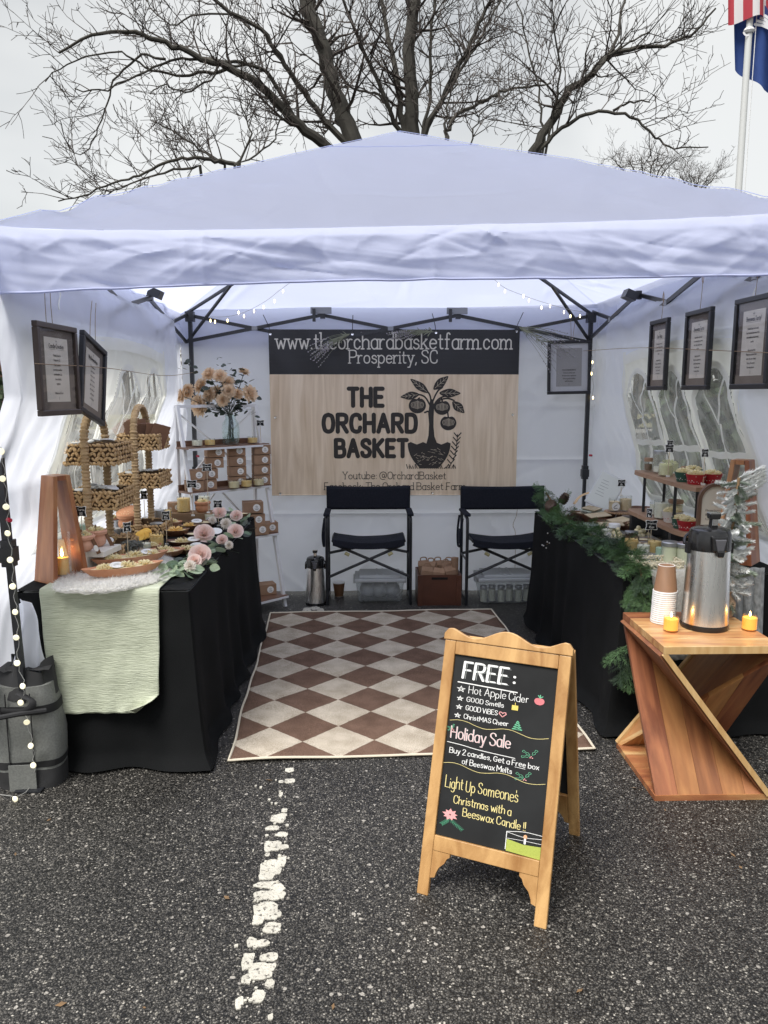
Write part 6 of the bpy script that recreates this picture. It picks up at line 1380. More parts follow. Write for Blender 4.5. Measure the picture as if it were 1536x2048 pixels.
# ---------------------------------------------------------------- flowers
def petal(mb, base, d, up, L_, W_, curl=.3, n=3):
    d = d.normalized(); s = d.cross(up).normalized(); u = s.cross(d).normalized(); vs = []
    for i in range(n + 1):
        t = i / n; w_ = W_ * math.sin(math.pi * (.12 + .80 * t)) * .5; c = base + d * (L_ * t) + u * (curl * L_ * t * t); vs += [c - s * w_ + u * w_ * .3, c, c + s * w_ + u * w_ * .3]
    mb.add(vs, [q for i in range(n) for q in ((3 * i, 3 * i + 1, 3 * i + 4, 3 * i + 3), (3 * i + 1, 3 * i + 2, 3 * i + 5, 3 * i + 4))])
def dahlia_mesh(seed):
    m = MB(); rnd = random.Random(seed); UP = Vector((0, 0, 1))
    for ring, (el, n, L_) in enumerate(((-15, 16, 1), (5, 16, .98), (22, 14, .9), (40, 12, .78), (58, 9, .62), (76, 6, .45))):
        for k in range(n):
            a = 2 * math.pi * (k + .5 * (ring % 2)) / n + rnd.uniform(-.1, .1); e_ = R(el + rnd.uniform(-7, 7)); d = Vector((math.cos(a) * math.cos(e_), math.sin(a) * math.cos(e_), math.sin(e_)))
            petal(m, d * .12, d, Vector((0, 0, 1)) if el < 70 else Vector((1, 0, 0)), L_ * rnd.uniform(.85, 1.05) * .92, .44, .18)
    return m
def rose_mesh(seed):
    m = MB(); rnd = random.Random(seed)
    for ring, (r, h, n, tilt) in enumerate(((.12, .80, 3, -.03), (.26, .86, 4, .0), (.42, .84, 5, .08), (.58, .76, 5, .22), (.72, .60, 6, .50))):
        for k in range(n):
            a0 = 2 * math.pi * k / n + ring * .7; wd = 2 * math.pi / n * .72
            def f(u, v):
                a = a0 + (u - .5) * wd * 2 * (1 - .25 * v); rr = r * (.35 + .75 * v) + tilt * .55 * v ** 2; zz = h * v * (1 - .22 * (2 * u - 1) ** 2) - tilt * .30 * v ** 2 - .05 * ring; return (rr * math.cos(a), rr * math.sin(a), zz)
            m.grid(f, 5, 4)
    return m
def leaf_mesh(L_=1, W_=.5, curl=.15):
    m = MB(); m.grid(lambda u, v: ((u - .5) * W_ * math.sin(math.pi * (v * .93 + .03)) ** .8 * (1 + .2 * (1 - v)), v * L_, -curl * v * v + .10 * abs(u - .5) * W_), 4, 7); return m
def aim(d, roll=0): return d.to_track_quat('Z', 'Y').to_matrix().to_4x4() @ Matrix.Rotation(roll, 4, 'Z')
def place(name, me, par, loc, d, s_, roll=0, axis='Z', kind=None):
    o = bpy.data.objects.new(name, me); COL.objects.link(o); o.parent = par
    q = d.to_track_quat(axis, 'Z' if axis == 'Y' else 'Y').to_matrix().to_4x4(); o.matrix_local = Matrix.Translation(loc) @ q @ Matrix.Rotation(roll, 4, axis) @ Matrix.Scale(s_, 4); return o
M_dah = mat('dried_dahlia', (.80, .62, .42), (.90, .76, .58), 3, rough=.8, trans=.35, vary=.08); M_dkl = mat('dark_leaf', (.022, .036, .026), (.045, .062, .042), 10, rough=.5, vary=.2)
vb = LP(.365, .225, SZ[0]); vt = thing('flower_vase', 'pale blue glass jar vase full of tan dahlias on the top ladder shelf', 'vase', vb)
M_blg = mat('blue_glass', (.93, .97, .97), rough=.05, glass=True)
MB().lathe([(0, 0), (.052, 0), (.058, .01), (.060, .10), (.054, .15), (.036, .178), (.036, .205), (.034, .205), (.034, .178), (.051, .148), (.057, .1), (.055, .012)], 28).build('jar', M_blg, vt, smooth=True)
MB().lathe([(0, .012), (.054, .012), (.056, .085), (0, .085)], 24).build('water', mat('water', (.97, .985, .985), rough=.02, glass=True), vt, smooth=True)
dmesh = [dahlia_mesh(i).mesh('dahlia', M_dah) for i in range(3)]; rnd = random.Random(14)
dpx = [(418, 749, 13), (440, 752, 12), (402, 772, 14), (377, 783, 14), (364, 792, 13), (400, 811, 19), (456, 765, 12), (457, 783, 13), (434, 785, 13), (475, 788, 10), (499, 787, 15), (488, 745, 11), (420, 790, 14), (446, 800, 12)]
st_ = MB(); ctr = Vector((0, 0, .30))
for i, (x, y, r) in enumerate(dpx):
    p = P(x, y, vb.y - .02 - .06 * math.sin(i * 2.1) - (.05 if i in (5,) else 0)) - vb; d = (p - ctr).normalized() + Vector((0, -.9 if i not in (4, 10, 11) else -.3, .1)); place('dahlia', dmesh[i % 3], vt, p, d, r * 6.4 / 1538, rnd.uniform(0, 6))
    st_.tube(cr_pts([(rnd.uniform(-.03, .03), rnd.uniform(-.02, .02), .02), (rnd.uniform(-.012, .012), 0, .19), p * .6 + Vector((0, 0, .08)), p], 4), .0024, 4)
st_.build('stem', M_dkl, vt, kind='stuff')
lm_d = leaf_mesh(1, .62).mesh('leaf', M_dkl)
for k in range(190):
    a = rnd.uniform(0, 6.28); rr = rnd.uniform(.01, .17); p = Vector((math.cos(a) * rr * 1.1, math.sin(a) * rr * .6, rnd.uniform(.19, .43)))
    if k > 158: 
        bx, by = ((380, 735), (366, 733), (445, 722), (450, 735), (475, 755), (480, 748), (412, 828), (440, 825))[k % 8]; p = P(bx + rnd.uniform(-10, 10), by + rnd.uniform(-10, 10), vb.y) - vb
    place('leaf', lm_d, vt, p, Vector((math.cos(a), math.sin(a) - .2, rnd.uniform(-.4, .9))), rnd.uniform(.028, .052), rnd.uniform(-1, 1), 'Y')

# ---------------------------------------------------------------- chalk price signs
sgn = {}
def chalk_sign(label, base, ztop, rz=0, w_=.046, h_=.038, words=('Beeswax', '$10'), double=False):
    t = thing('price_sign', label, 'price sign', base, rz); m = MB(); hw, hh = w_ / 2, h_ / 2; L_ = ztop - base[2]
    MB().tube([(0, 0, 0), (0, 0, L_ - hh)], .0018, 5).build('stake', mat('pale_stick', (.6, .5, .36), rough=.8), t)
    MB().box((0, 0, .004), (.018, .012, .008)).build('clip', M_tagw, t)
    def outl(k):
        o = []
        for i in range(40):
            a = 2 * math.pi * i / 40; q = 1 + .10 * math.cos(4 * a) * 0; c, s = math.cos(a), math.sin(a); r = 1 / max(abs(c) / (hw * k), abs(s) / (hh * k)); n_ = .80 + .22 * abs(math.sin(2 * a)) ** 2 + .12 * max(0, 1 - abs(math.sin(2 * a)) * 5); o.append((c * r * n_, s * r * n_))
        return o
    MB().prism(outl(1.0), .002, c=(0, -.001, L_)).build('border', M_chalk, t); b = MB().prism(outl(.88), .0015, c=(0, -.002, L_)).build('panel', MATS['chalkboard'], t)
    g_ = MB(); M0 = Matrix.Translation((0, -.002, L_)); write(g_, words[0], h_ * .17, h_ * .026, M0, 0, h_ * .08, 'c', width=w_ * .62, lift=.0004); write(g_, words[1], h_ * .19, h_ * .03, M0, 0, -h_ * .28, 'c', lift=.0004); g_.build('lettering', M_chalk, b); return t
# ---------------------------------------------------------------- lanterns
M_lw = planks_mat('lantern_wood', [(.17, .05, .022), (.27, .09, .036), (.38, .16, .065), (.46, .24, .11)])
def lantern(label, loc, H, rz):
    t = thing('wooden_lantern', label, 'lantern', loc, rz); b, tp, bd, td = .085, .038, .135, .085; th = .020
    for s in (-1, 1):
        v = [(s * b, -bd / 2, 0), (s * b, bd / 2, 0), (s * tp, td / 2, H), (s * tp, -td / 2, H)]; v2 = [(x - s * th, y, z) for x, y, z in v]
        m = MB(); m.add(v + v2, [(0, 1, 2, 3), (7, 6, 5, 4), (0, 4, 5, 1), (1, 5, 6, 2), (2, 6, 7, 3), (3, 7, 4, 0)]); o = m.build('side_board', M_lw, t); bevel(o, .002)
    m = MB(); m.box((0, 0, H - .010), ((tp - th) * 2 - .001, td, .02)); m.build('top_block', M_lw, t); m = MB(); m.box((0, 0, .009), ((b - th) * 2 - .001, bd * .95, .018)); m.build('base_board', M_lw, t)
    return t
l1 = G(104, 1168, ZT); lantern('tall wooden lantern with splayed sides at the front corner of the left table', (l1.x + .015, l1.y + .07, ZT + .003), .44, R(55))
hv = thing('hurricane_glass', 'clear glass cylinder around a lit candle inside the left wooden lantern', 'candle holder', (l1.x + .02, l1.y + .07, ZT + .022)); MB().lathe([(0, 0), (.036, 0), (.037, .004), (.037, .18), (.0355, .18), (.035, .005)], 28).build('glass', M_glass, hv, smooth=True)
MB().lathe([(0, .005), (.026, .005), (.026, .075), (0, .073)], 20).build('candle', M_waxy, hv, smooth=True); flame(hv, .078, 1.5)
l2 = Vector((1.655, 3.32, ZT)); lantern('tall reddish wooden lantern at the right edge of the photo behind the snowy tree', (l2.x, l2.y, ZT + .034), .455, R(-42))
# ---------------------------------------------------------------- seagrass tiered baskets
M_sea = mat('seagrass', (.40, .25, .115), (.64, .44, .23), 24, rough=.7, bump=.4, bscale=120); M_sea2 = mat('wrapped_rush', (.30, .195, .095), (.46, .32, .175), 14, rough=.65, stretch=(1, 1, 3))
def woven_tray(w_, d_, h_, rows, seed, step=.019, mt=None, rr=.0072):
    m = MB(); rnd = random.Random(seed); per = 2 * (w_ + d_)
    def pp(s):
        s %= per
        if s < w_: return Vector((-w_ / 2 + s, -d_ / 2)), 0
        s -= w_
        if s < d_: return Vector((w_ / 2, -d_ / 2 + s)), 90
        s -= d_
        if s < w_: return Vector((w_ / 2 - s, d_ / 2)), 180
        return Vector((-w_ / 2, d_ / 2 - (s - w_))), 270
    n = int(per / step)
    for r in range(rows):
        z = h_ * (r + .5) / rows; braid = r in (0, rows - 1)
        for k in range(n):
            p, a = pp(per * (k + .5 * (r % 2)) / n); tl = 32 if braid else (48 if (k + r) % 2 else -46); q = rr * rnd.uniform(.7, 1.25)
            Mr = Matrix.Rotation(R(a), 3, 'Z') @ Matrix.Rotation(R(tl + rnd.uniform(-22, 22)), 3, 'Y'); m.ball((p.x + (.004 if (k % 2) else 0) * math.sin(R(a)), p.y - .003 * (k % 2) * math.cos(R(a)), z), q, 5, 4, (2.0, .95, 1.0), Mr)
    return m
def shade_lining(w_, d_, h_):  # inner tray wall, coloured dark to paint shade into gaps between the knots
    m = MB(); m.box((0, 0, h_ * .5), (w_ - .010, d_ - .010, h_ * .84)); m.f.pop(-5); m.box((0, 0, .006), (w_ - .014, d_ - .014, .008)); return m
def tier_basket(label, x0, x1, yf, yb, levels, apex, zbase):
    cx, cy = (x0 + x1) / 2, (yf + yb) / 2; w_, d_ = x1 - x0, yb - yf; t = thing('tiered_basket', label, 'basket', (cx, cy, zbase))
    for i, (za, zb) in enumerate(levels):
        o = woven_tray(w_, d_, za - zb, 5 if za - zb > .08 else 4, i).build('tray', M_sea, t, loc=(0, 0, zb - zbase)); shade_lining(w_, d_, za - zb).build('shade_lining', mat('rush_gap_shade', (.07, .04, .02), (.12, .07, .035), 20, rough=.9), o)  # the dark brown is painted shade behind the weave
    m = MB(); pts = []; R_ = d_ / 2 + .012; za = levels[0][0] - zbase; ap = apex - zbase; n = 70
    path = [Vector((-.012, -R_, 0)), Vector((-.012, -R_, za)),] + [Vector((-.012, -R_ * math.cos(R(a)), za + (ap - za) * math.sin(R(a)))) for a in range(15, 166, 15)] + [Vector((-.012, R_, za)), Vector((-.012, R_, 0))]
    dense = []
    for a, b in zip(path[:-1], path[1:]):
        k = max(1, int((b - a).length / .008)); dense += [a.lerp(b, j / k) for j in range(k)]
    dense.append(path[-1]); rr = [.0120 + .0038 * (i % 2) + .001 * math.sin(i * 1.7) for i in range(len(dense))]
    m.tube([Vector((p.y, p.x, p.z)) for p in dense], rr, 8); k0 = 0
    for i, v in enumerate(m.v): m.v[i] = (v[1] * 1.35, v[0], v[2])
    m.build('handle', M_sea2, t, smooth=True); return t, Vector((cx, cy, 0)), w_, d_
def zat(px, py, Y): return P(px, py, Y).z
YA, YB = 3.46, 4.12
xA0, xA1 = P(131, 950, YA).x, P(231, 950, YA).x; xB0, xB1 = P(238, 920, YB).x, P(316, 920, YB).x
lvA = [(zat(180, 886, YA), zat(180, 932, YA)), (zat(180, 982, YA), zat(180, 1022, YA)), (ZT + .085, ZT + .004)]; lvB = [(zat(280, 868, YB), zat(280, 901, YB)), (zat(280, 946, YB), zat(280, 978, YB)), (ZT + .075, ZT + .004)]
tA_, cA, wA, dA = tier_basket('nearer three-tier seagrass basket with an arched handle on the left table', xA0, xA1, YA, YA + .26, lvA, zat(197, 824, YA + .13), ZT + .002)
tB_, cB, wB, dB = tier_basket('farther three-tier seagrass basket holding brown packets, behind the nearer one', xB0, xB1, YB, YB + .24, lvB, zat(287, 813, YB + .12), ZT + .002)
tg = None; rnd = random.Random(9)
def round_tag(label, loc, tilt, grp):
    global tg
    if tg is None: tg = MB().lathe([(.030, 0), (.031, .003), (.029, .006), (0, .006)], 20).mesh('candle_tin', mat('white_tin_lid', (.72, .72, .70), rough=.4), True)
    o = bpy.data.objects.new('candle_tin', tg); COL.objects.link(o); o.location = loc; o.rotation_euler = tilt; return tag(o, label, 'candle tin', grp)
for (c, w_, d_, z, n, nm) in ((cA, wA, dA, lvA[0][0], 4, 'the top tray of the nearer basket'), (cA, wA, dA, lvA[1][0], 9, 'the middle tray of the nearer basket'), (cB, wB, dB, lvB[1][0], 5, 'the middle tray of the farther basket')):
    for k in range(n): round_tag('flat round tin with white lid lying in ' + nm, (c.x + w_ * (-.36 + .72 * ((k * .37 + .1) % 1)), c.y + d_ * (-.3 + .6 * ((k * .61) % 1)), z - .004 + .004 * (k % 3)), (R(rnd.uniform(-14, 14)), R(rnd.uniform(-14, 14)), 0), 'white lidded tins in the baskets')
pk = None
for k in range(9):
    if pk is None: pk = MB().box((0, 0, .065), (.09, .008, .13)).mesh('brown_packet', mat('brown_packet', (.17, .085, .05), (.24, .13, .08), 9, rough=.7, vary=.2))
    o = bpy.data.objects.new('brown_packet', pk); COL.objects.link(o); fan = k < 5
    o.location = (cB.x - .085 + .02 * k, cB.y + .02 - .01 * k, lvB[0][1] + .012 + (.02 if fan else -.0)); o.rotation_euler = (R(-8 + 3 * k), R(-38 + 7 * k) if fan else R(8 * (k - 6)), R(-15 + 6 * k))
    tag(o, 'flat brown packet standing in the top tray of the farther basket' if not fan else 'flat brown packet fanned out to the left in the top tray of the farther basket', 'packet', 'brown packets in the basket')

# ---------------------------------------------------------------- wax dishes
def rosette(m, c, r, rnd, n=38):
    for k in range(n):
        a = rnd.uniform(0, 6.28); q = r * math.sqrt(rnd.random()); z = (1 - (q / r) ** 2) * r * .45
        p = Vector((c[0] + q * math.cos(a), c[1] + q * math.sin(a), c[2] + z)); d = Vector((math.cos(a), math.sin(a), .9)).normalized() * .011; m.tube([p - d * .5, p + d * .2, p + d], [.0035, .0045, .002], 5)
def dish(name, label, loc, rx, ry, h, mt, wax=M_wax, rz=0, pts=0, heaps=((0, 0, .03),), fillz=.75, wicks=((0, 0),), tagat=None, group=None, cat='wax dish', seed=1, sharp=0, inside=True):
    t = thing(name, label, cat, loc, rz, group); n = 44; m = MB()
    def rad(a): return 1 + (pts and sharp * (abs(math.cos(pts * a / 2)) - .6)) - (0 if pts else 0)
    prof = ((.0, 0), (.62, 0), (.80, .3), (1.0, 1.0), (.95, 1.0), (.80, fillz - .02), (0, fillz - .03))
    for (r, z) in prof:
        for k in range(n):
            a = 2 * math.pi * k / n; q = rad(a); e_ = sharp if not pts else 0; x = math.cos(a) * rx * r * q; y = math.sin(a) * ry * r * q * (1 - .28 * e_ * math.cos(a) ** 2); m.v.append((x, y, h * z + (h * .12 * abs(math.cos(a)) ** 3 * (z > .9) if sharp and not pts else 0)))
    for i in range(len(prof) - 1):
        for k in range(n): m.f.append((i * n + k, i * n + (k + 1) % n, (i + 1) * n + (k + 1) % n, (i + 1) * n + k))
    m.build('dish', mt, t, smooth=True)
    if wax:
        w_ = MB(); w_.lathe([(.83, h * fillz - .004), (.83, h * fillz), (0, h * fillz + .001)], n)
        for i, v in enumerate(w_.v): a = math.atan2(v[1], v[0]); q = rad(a); w_.v[i] = (v[0] * rx * q, v[1] * ry * q * (1 - .28 * (sharp if not pts else 0) * math.cos(a) ** 2), v[2])
        w_.build('wax', wax, t)
        rnd = random.Random(seed); c_ = MB()
        for hx, hy, hr in heaps: rosette(c_, (hx, hy, h * fillz), hr, rnd)
        if heaps: c_.build('wax_curls', wax, t, smooth=True, kind='stuff')
        for wx, wy in wicks: MB().box((wx, wy, h * fillz + .012), (.009, .0018, .028)).build('wick', mat('wooden_wick', (.16, .08, .04), rough=.8), t)
    if tagat:
        m = MB(); m.lathe([(.026, 0), (.026, .0012), (0, .0012)], 20, sx=1.2, sy=.9); o = m.build('label', M_tagw, t, loc=(tagat[0], tagat[1], h * fillz + .012), rot=(R(20), 0, R(10))); g_ = MB(); g_.add([(-.016, -.002, .0016), (.014, 0, .0016), (.014, .002, .0016), (-.016, 0, .0016)], [(0, 1, 2, 3)]); g_.add([(-.012, .006, .0016), (.010, .008, .0016), (.010, .0098, .0016), (-.012, .0078, .0016)], [(0, 1, 2, 3)]); g_.build('print', M_ink, o)
        w_ = MB(); w_.tube(cr_pts([(tagat[0] - .03, tagat[1] + .01, h), (tagat[0], tagat[1] + .012, h + .008), (tagat[0] + .07, tagat[1] + .015, h)], 4), .0016, 4); w_.build('twine', M_rope, t)
    return t
M_pole = Vector
def boat(label, pa, pb, z, hh=.038, seed=1, heaps=None):
    a, b = G(*pa, z), G(*pb, z); L_ = (b - a).length; c = (a + b) / 2; return dish('boat_dish', label, (c.x, c.y, z + .008), L_ / 2, .052, hh, M_terra, M_wax, math.atan2(b.y - a.y, b.x - a.x), 0, ((-L_ * .22, 0, .030), (L_ * .05, 0, .034), (L_ * .26, 0, .026)), .90, ((-L_ * .2, 0), (L_ * .1, 0)), (-L_ * .08, -.01) if seed == 1 else (L_ * .22, .0), 'long terracotta wax dishes', seed=seed, sharp=.9)
boat('long terracotta dish of cream wax resting on the white fur mat, nearest the camera', (163, 1163), (328, 1143), ZT + .02, seed=1); boat('long terracotta dish of cream wax just behind the nearest one', (182, 1142), (338, 1121), ZT + .02, seed=2)
def gd(px, py, z=ZT): p = G(px, py, z); return (p.x, p.y, z + .003)
dish('wax_dish', 'pointed terracotta dish with a big cream wax rosette left of the pink flowers', gd(328, 1114), .10, .07, .032, M_terra, M_wax, R(12), 0, ((0, 0, .045),), .8, ((.01, 0), (-.03, .01)), None, seed=5, sharp=.7)
dish('wax_dish', 'dark wooden oval dish of cream wax beside the pale pink rose', gd(368, 1092), .088, .056, .026, M_bowl, M_wax, R(5), 0, ((-.01, 0, .03),), .8, ((0, 0),), (.05, 0), seed=6, sharp=.4)
dish('wax_dish', 'dark wooden dish with golden wax shavings behind the chalk sign', gd(352, 1072), .075, .055, .034, M_bowl, M_waxy, R(8), 0, ((0, 0, .035),), .85, ((0, 0),), None, seed=7, sharp=.4)
dish('wax_dish', 'small red terracotta bowl of wax in the middle of the left table', gd(344, 1055), .062, .05, .034, M_terra, M_wax, 0, 0, ((0, 0, .03),), .85, ((0, 0),), None, seed=8)
dish('wax_dish', 'smallest terracotta bowl behind the red one before the wood block riser', gd(350, 1043), .055, .042, .030, M_terra, M_wax, 0, 0, ((0, 0, .02),), .8, (), None, seed=9)
dish('wax_dish', 'wide shallow dark bowl of smooth cream wax left of the upper roses', gd(405, 1054), .085, .06, .030, M_bowl, M_wax, R(4), 0, (), .8, ((0, 0),), (-.03, -.01), seed=10)
dish('wax_dish', 'thin wooden dish stacked by the roses with a paper label', gd(398, 1074), .080, .05, .018, M_bowl, M_wax, R(-6), 0, ((0, 0, .02),), .8, (), (.02, 0), seed=11)
dish('wax_dish', 'dark bowl at the far right back corner of the left table', gd(482, 1036), .06, .05, .03, M_bowl, M_wax, 0, 0, (), .8, (), None, seed=12)
for k, (px, py, z_) in enumerate(((304, 1030, .80), (318, 1082, ZT))): pass
# fur mat
fp = [(112, 1182), (170, 1187), (215, 1186), (262, 1178), (305, 1168), (332, 1152), (345, 1132), (330, 1118), (262, 1112), (205, 1118), (160, 1130), (128, 1155)]; fpts = [G(x, y, ZT + .012) for x, y in fp]; fpts = cr_pts(fpts, 5, True); fc = sum(fpts, Vector()) / len(fpts)
ft = thing('fur_mat', 'white shaggy faux fur mat under the terracotta dishes at the front of the left table', 'mat', (fc.x, fc.y, ZT + .011)); m = MB(); n = len(fpts); rings = 8
for j in range(rings + 1):
    for p in fpts: q = (p - fc) * (j / rings); m.v.append((q.x, q.y, .014 * (1 - (j / rings) ** 6) + .006 * nz(q.x * 40, q.y * 40)))
for j in range(rings):
    for i in range(n): m.f.append((j * n + i, j * n + (i + 1) % n, (j + 1) * n + (i + 1) % n, (j + 1) * n + i))
M_fur = mat('white_fur', (.82, .81, .78), rough=.95, trans=.25, spec=.1); m.build('backing', M_fur, ft, smooth=True)
m = MB(); rnd = random.Random(6)
for k in range(11000):
    i = rnd.randrange(n); e_ = rnd.random() ** .35 if k % 3 else rnd.uniform(.93, 1.0); q = (fpts[i].lerp(fpts[(i + 1) % n], rnd.random()) - fc); o_ = q.normalized(); q = q * e_
    cl = nz(q.x * 50, q.y * 50, 2); d = (o_ * (.6 if e_ > .9 else .2) + Vector((cl, nz(q.y * 50, q.x * 50), .45)) + Vector((rnd.gauss(0, .3), rnd.gauss(0, .3), rnd.gauss(0, .2)))).normalized(); l_ = rnd.uniform(.016, .034); b = Vector((q.x, q.y, .010)); s_ = d.cross(Vector((rnd.random(), rnd.random(), .1))).normalized() * .0014
    tip = b + d * l_ + Vector((0, 0, -.010 if e_ > .9 else 0)); m.add([b - s_, b + s_, tip], [(0, 1, 2)])
m.build('fur', M_fur, ft, kind='stuff')
# white stand with terracotta pots
cs_ = G(188, 1140, ZT); M_ww = mat('whitewashed_wood', (.66, .63, .56), (.76, .74, .68), 12, rough=.7); sT = thing('cake_stand', 'whitewashed square wood stand carrying two terracotta wax pots', 'stand', (cs_.x, cs_.y - .02, ZT + .002), R(-8))
o = MB().box((0, 0, .092), (.20, .17, .026)).build('top', M_ww, sT); bevel(o, .003); MB().lathe([(.045, 0), (.045, .012), (.022, .022), (.018, .04), (.028, .058), (.034, .075), (.034, .079)], 24).build('pedestal', M_ww, sT, smooth=True)
def pot(label, loc, r, h, wax=M_wax, lid=False, seed=1, group=None, paddle=True):
    t = thing('wax_pot', label, 'candle pot', loc, R(10 * seed), group)
    MB().lathe([(0, 0), (r * .62, 0), (r * .88, h * .14), (r * .98, h * .42), (r * .90, h * .62), (r * .86, h * .70), (r * 1.06, h * .74), (r * 1.12, h * .90), (r * 1.0, h * 1.0), (r * .9, h * .97), (r * .86, h * .86)], 30).build('pot', M_terra if seed % 2 else mat('pink_terracotta', (.56, .28, .18), (.64, .36, .25), 14, rough=.8), t, smooth=True)
    MB().lathe([(r * .88, h * .84), (r * .88, h * .92), (0, h * .93)], 24).build('wax', wax, t); c = MB(); rosette(c, (0, 0, h * .92), r * .72, random.Random(seed), 40); c.build('wax_curls', wax, t, smooth=True, kind='stuff'); MB().box((0, 0, h * 1.05 + .008), (.007, .0015, .02)).build('wick', mat('wooden_wick', (.16, .08, .04), rough=.8), t)
    if lid: l_ = MB(); l_.lathe([(0, .016), (r * .5, .016), (r * .95, .006), (r * 1.12, 0), (r * 1.12, -.006), (0, -.006)], 28); l_.build('lid', M_terra, t, loc=(.0, .01, h * 1.10), rot=(R(14), R(-16), 0), smooth=True)
    if paddle: m = MB(); m.box((0, 0, 0), (.018, .003, .085), taper=(.7, 1)); m.build('wooden_spoon', MATS['wooden_wick'], t, loc=(r * 1.02, -r * .62, h * .42), rot=(R(-12), R(-20), 0)); l_ = MB(); l_.lathe([(.009, 0), (.009, .001), (0, .001)], 14, M=Matrix.Rotation(R(90), 3, 'X'), sx=1, sy=1.6); l_.build('label', M_tagw, t, loc=(r * 1.10, -r * .70, h * .2), rot=(R(-12), R(-20), 0))
    return t
zs = ZT + .108; c_ = G(165, 1102, zs); pot('terracotta pot heaped with cream wax at the front of the white stand', (c_.x, c_.y, zs), .050, .072, seed=2); c_ = G(193, 1092, zs); pot('terracotta pot of cream wax at the back of the white stand', (c_.x, c_.y, zs), .044, .074, seed=4)
c_ = G(260, 1062, ZT); pot('large terracotta pot with its lid tilted open beside the farther basket', (c_.x, c_.y - .02, ZT + .003), .058, .105, lid=True, seed=3)
# white riser and mint tins behind the lantern
c_ = P(137, 1148, 3.22); m = MB(); m.box((0, 0, .08), (.12, .10, .16)); o = m.build('white_riser', M_ww, None, loc=(c_.x + .01, 3.30, ZT + .002)); tag(o, 'small whitewashed wooden block behind the left lantern carrying mint candles', 'riser'); bevel(o, .003)
M_mint = mat('mint_wax', (.42, .60, .44), (.48, .66, .5), 20, rough=.5)
for k, (dx, dz, lab) in enumerate(((.02, 0, 'mint green glass candle on the white block behind the left lantern'), (-.012, .058, 'mint green glass candle stacked on top of the other one behind the left lantern'))): glass_candle('mint', lab, (c_.x + .01 + dx, 3.29, ZT + .163 + dz), .028, .056, .9, M_mint)
# jars, tins, small candles on the left table
def gc(key, label, px, py, r, h, z=ZT, **k): p = G(px, py, z); return glass_candle(key, label, (p.x, p.y, z + .003), r, h, **k)
t = gc('lavjar', 'square glass jar topped with dried lavender buds on the left table', 266, 1121, .040, .080, sq=True, fill=.55, wax=M_waxp)
m = MB(); rnd = random.Random(12)
for k in range(240):
    a = rnd.uniform(0, 6.28); q = .046 * math.sqrt(rnd.random()); p = Vector((q * math.cos(a), q * math.sin(a), .072 + rnd.uniform(-.018, .016))); d = Vector((rnd.gauss(0, 1), rnd.gauss(0, 1), rnd.gauss(0, .5))).normalized() * .012; m.tube([p - d, p, p + d], [.001, .0028, .001], 4, False)
m.build('lavender_buds', mat('grey_buds', (.13, .135, .12), (.23, .23, .20), 60, rough=.95), t, kind='stuff')
gc('yel', 'clear glass of shredded yellow wax in the middle of the left table', 314, 1095, .036, .076, fill=.72, wax=M_waxy, crumbs=40); gc('lab', 'candle glass with a round paper label beside the lavender jar', 290, 1108, .031, .062, fill=.8, wax=M_waxp, tagc=.014)
def tin(label, px, py, r=.036, h=.048, z=ZT, grp='galvanised candle tins'):
    p = G(px, py, z); t = thing('candle_tin', label, 'candle tin', (p.x, p.y, z + .003), 0, grp); MB().lathe([(0, 0), (r * .97, 0), (r, .003), (r, h * .72), (r, h * .74)], 28).build('body', M_tin, t, smooth=True); MB().lathe([(r * 1.03, h * .70), (r * 1.03, h * .97), (r * .98, h), (0, h)], 28).build('lid', M_tin, t, smooth=True); return t
tin('galvanised lidded tin in front of the nearer basket, left of a pair', 229, 1078, .036, .056); tin('galvanised lidded tin half behind its twin near the lavender jar', 257, 1076, .034, .052); tin('galvanised tin without label behind the yellow wax glass', 314, 1066, .036, .055); tin('galvanised tin standing in the bottom tray of the farther basket', 318, 1037, .034, .05, ZT + .05)
gc('tall', 'glass jar of golden wax rear of the galvanised tins', 332, 1042, .034, .075, z=ZT + .03, fill=.8, wax=M_waxy)
for k in range(3): c_ = G(281 + 6 * k, 1084 - 3 * k, ZT); m = MB(); m.lathe([(.030, 0), (.031, .003), (.030, .006), (0, .006)], 20); o = m.build('orange_slice', mat('dried_orange', (.75, .38, .04), (.85, .55, .12), 30, rough=.6), None, smooth=True, loc=(c_.x, c_.y, ZT + .030), rot=(R(62), R(10 * k - 8), R(-15 + 10 * k))); tag(o, 'dried orange slice leaning upright beside the yellow wax glass', 'orange slice', 'dried orange slices')
m = MB(); rnd = random.Random(17)
for k in range(150):
    c_ = G(rnd.uniform(232, 275), rnd.uniform(1082, 1108), ZT); m.ball((c_.x, c_.y, ZT + rnd.uniform(.006, .05)), rnd.uniform(.006, .011), 5, 4, (1.3, .8, .8), Matrix.Rotation(rnd.uniform(0, 3), 3, 'Y'))
tag(m.build('dried_botanicals', mat('dried_brown', (.20, .12, .06), (.36, .24, .13), 40, rough=.9), None, kind='stuff'), 'loose heap of dried brown pods on the left table', 'dried pods')
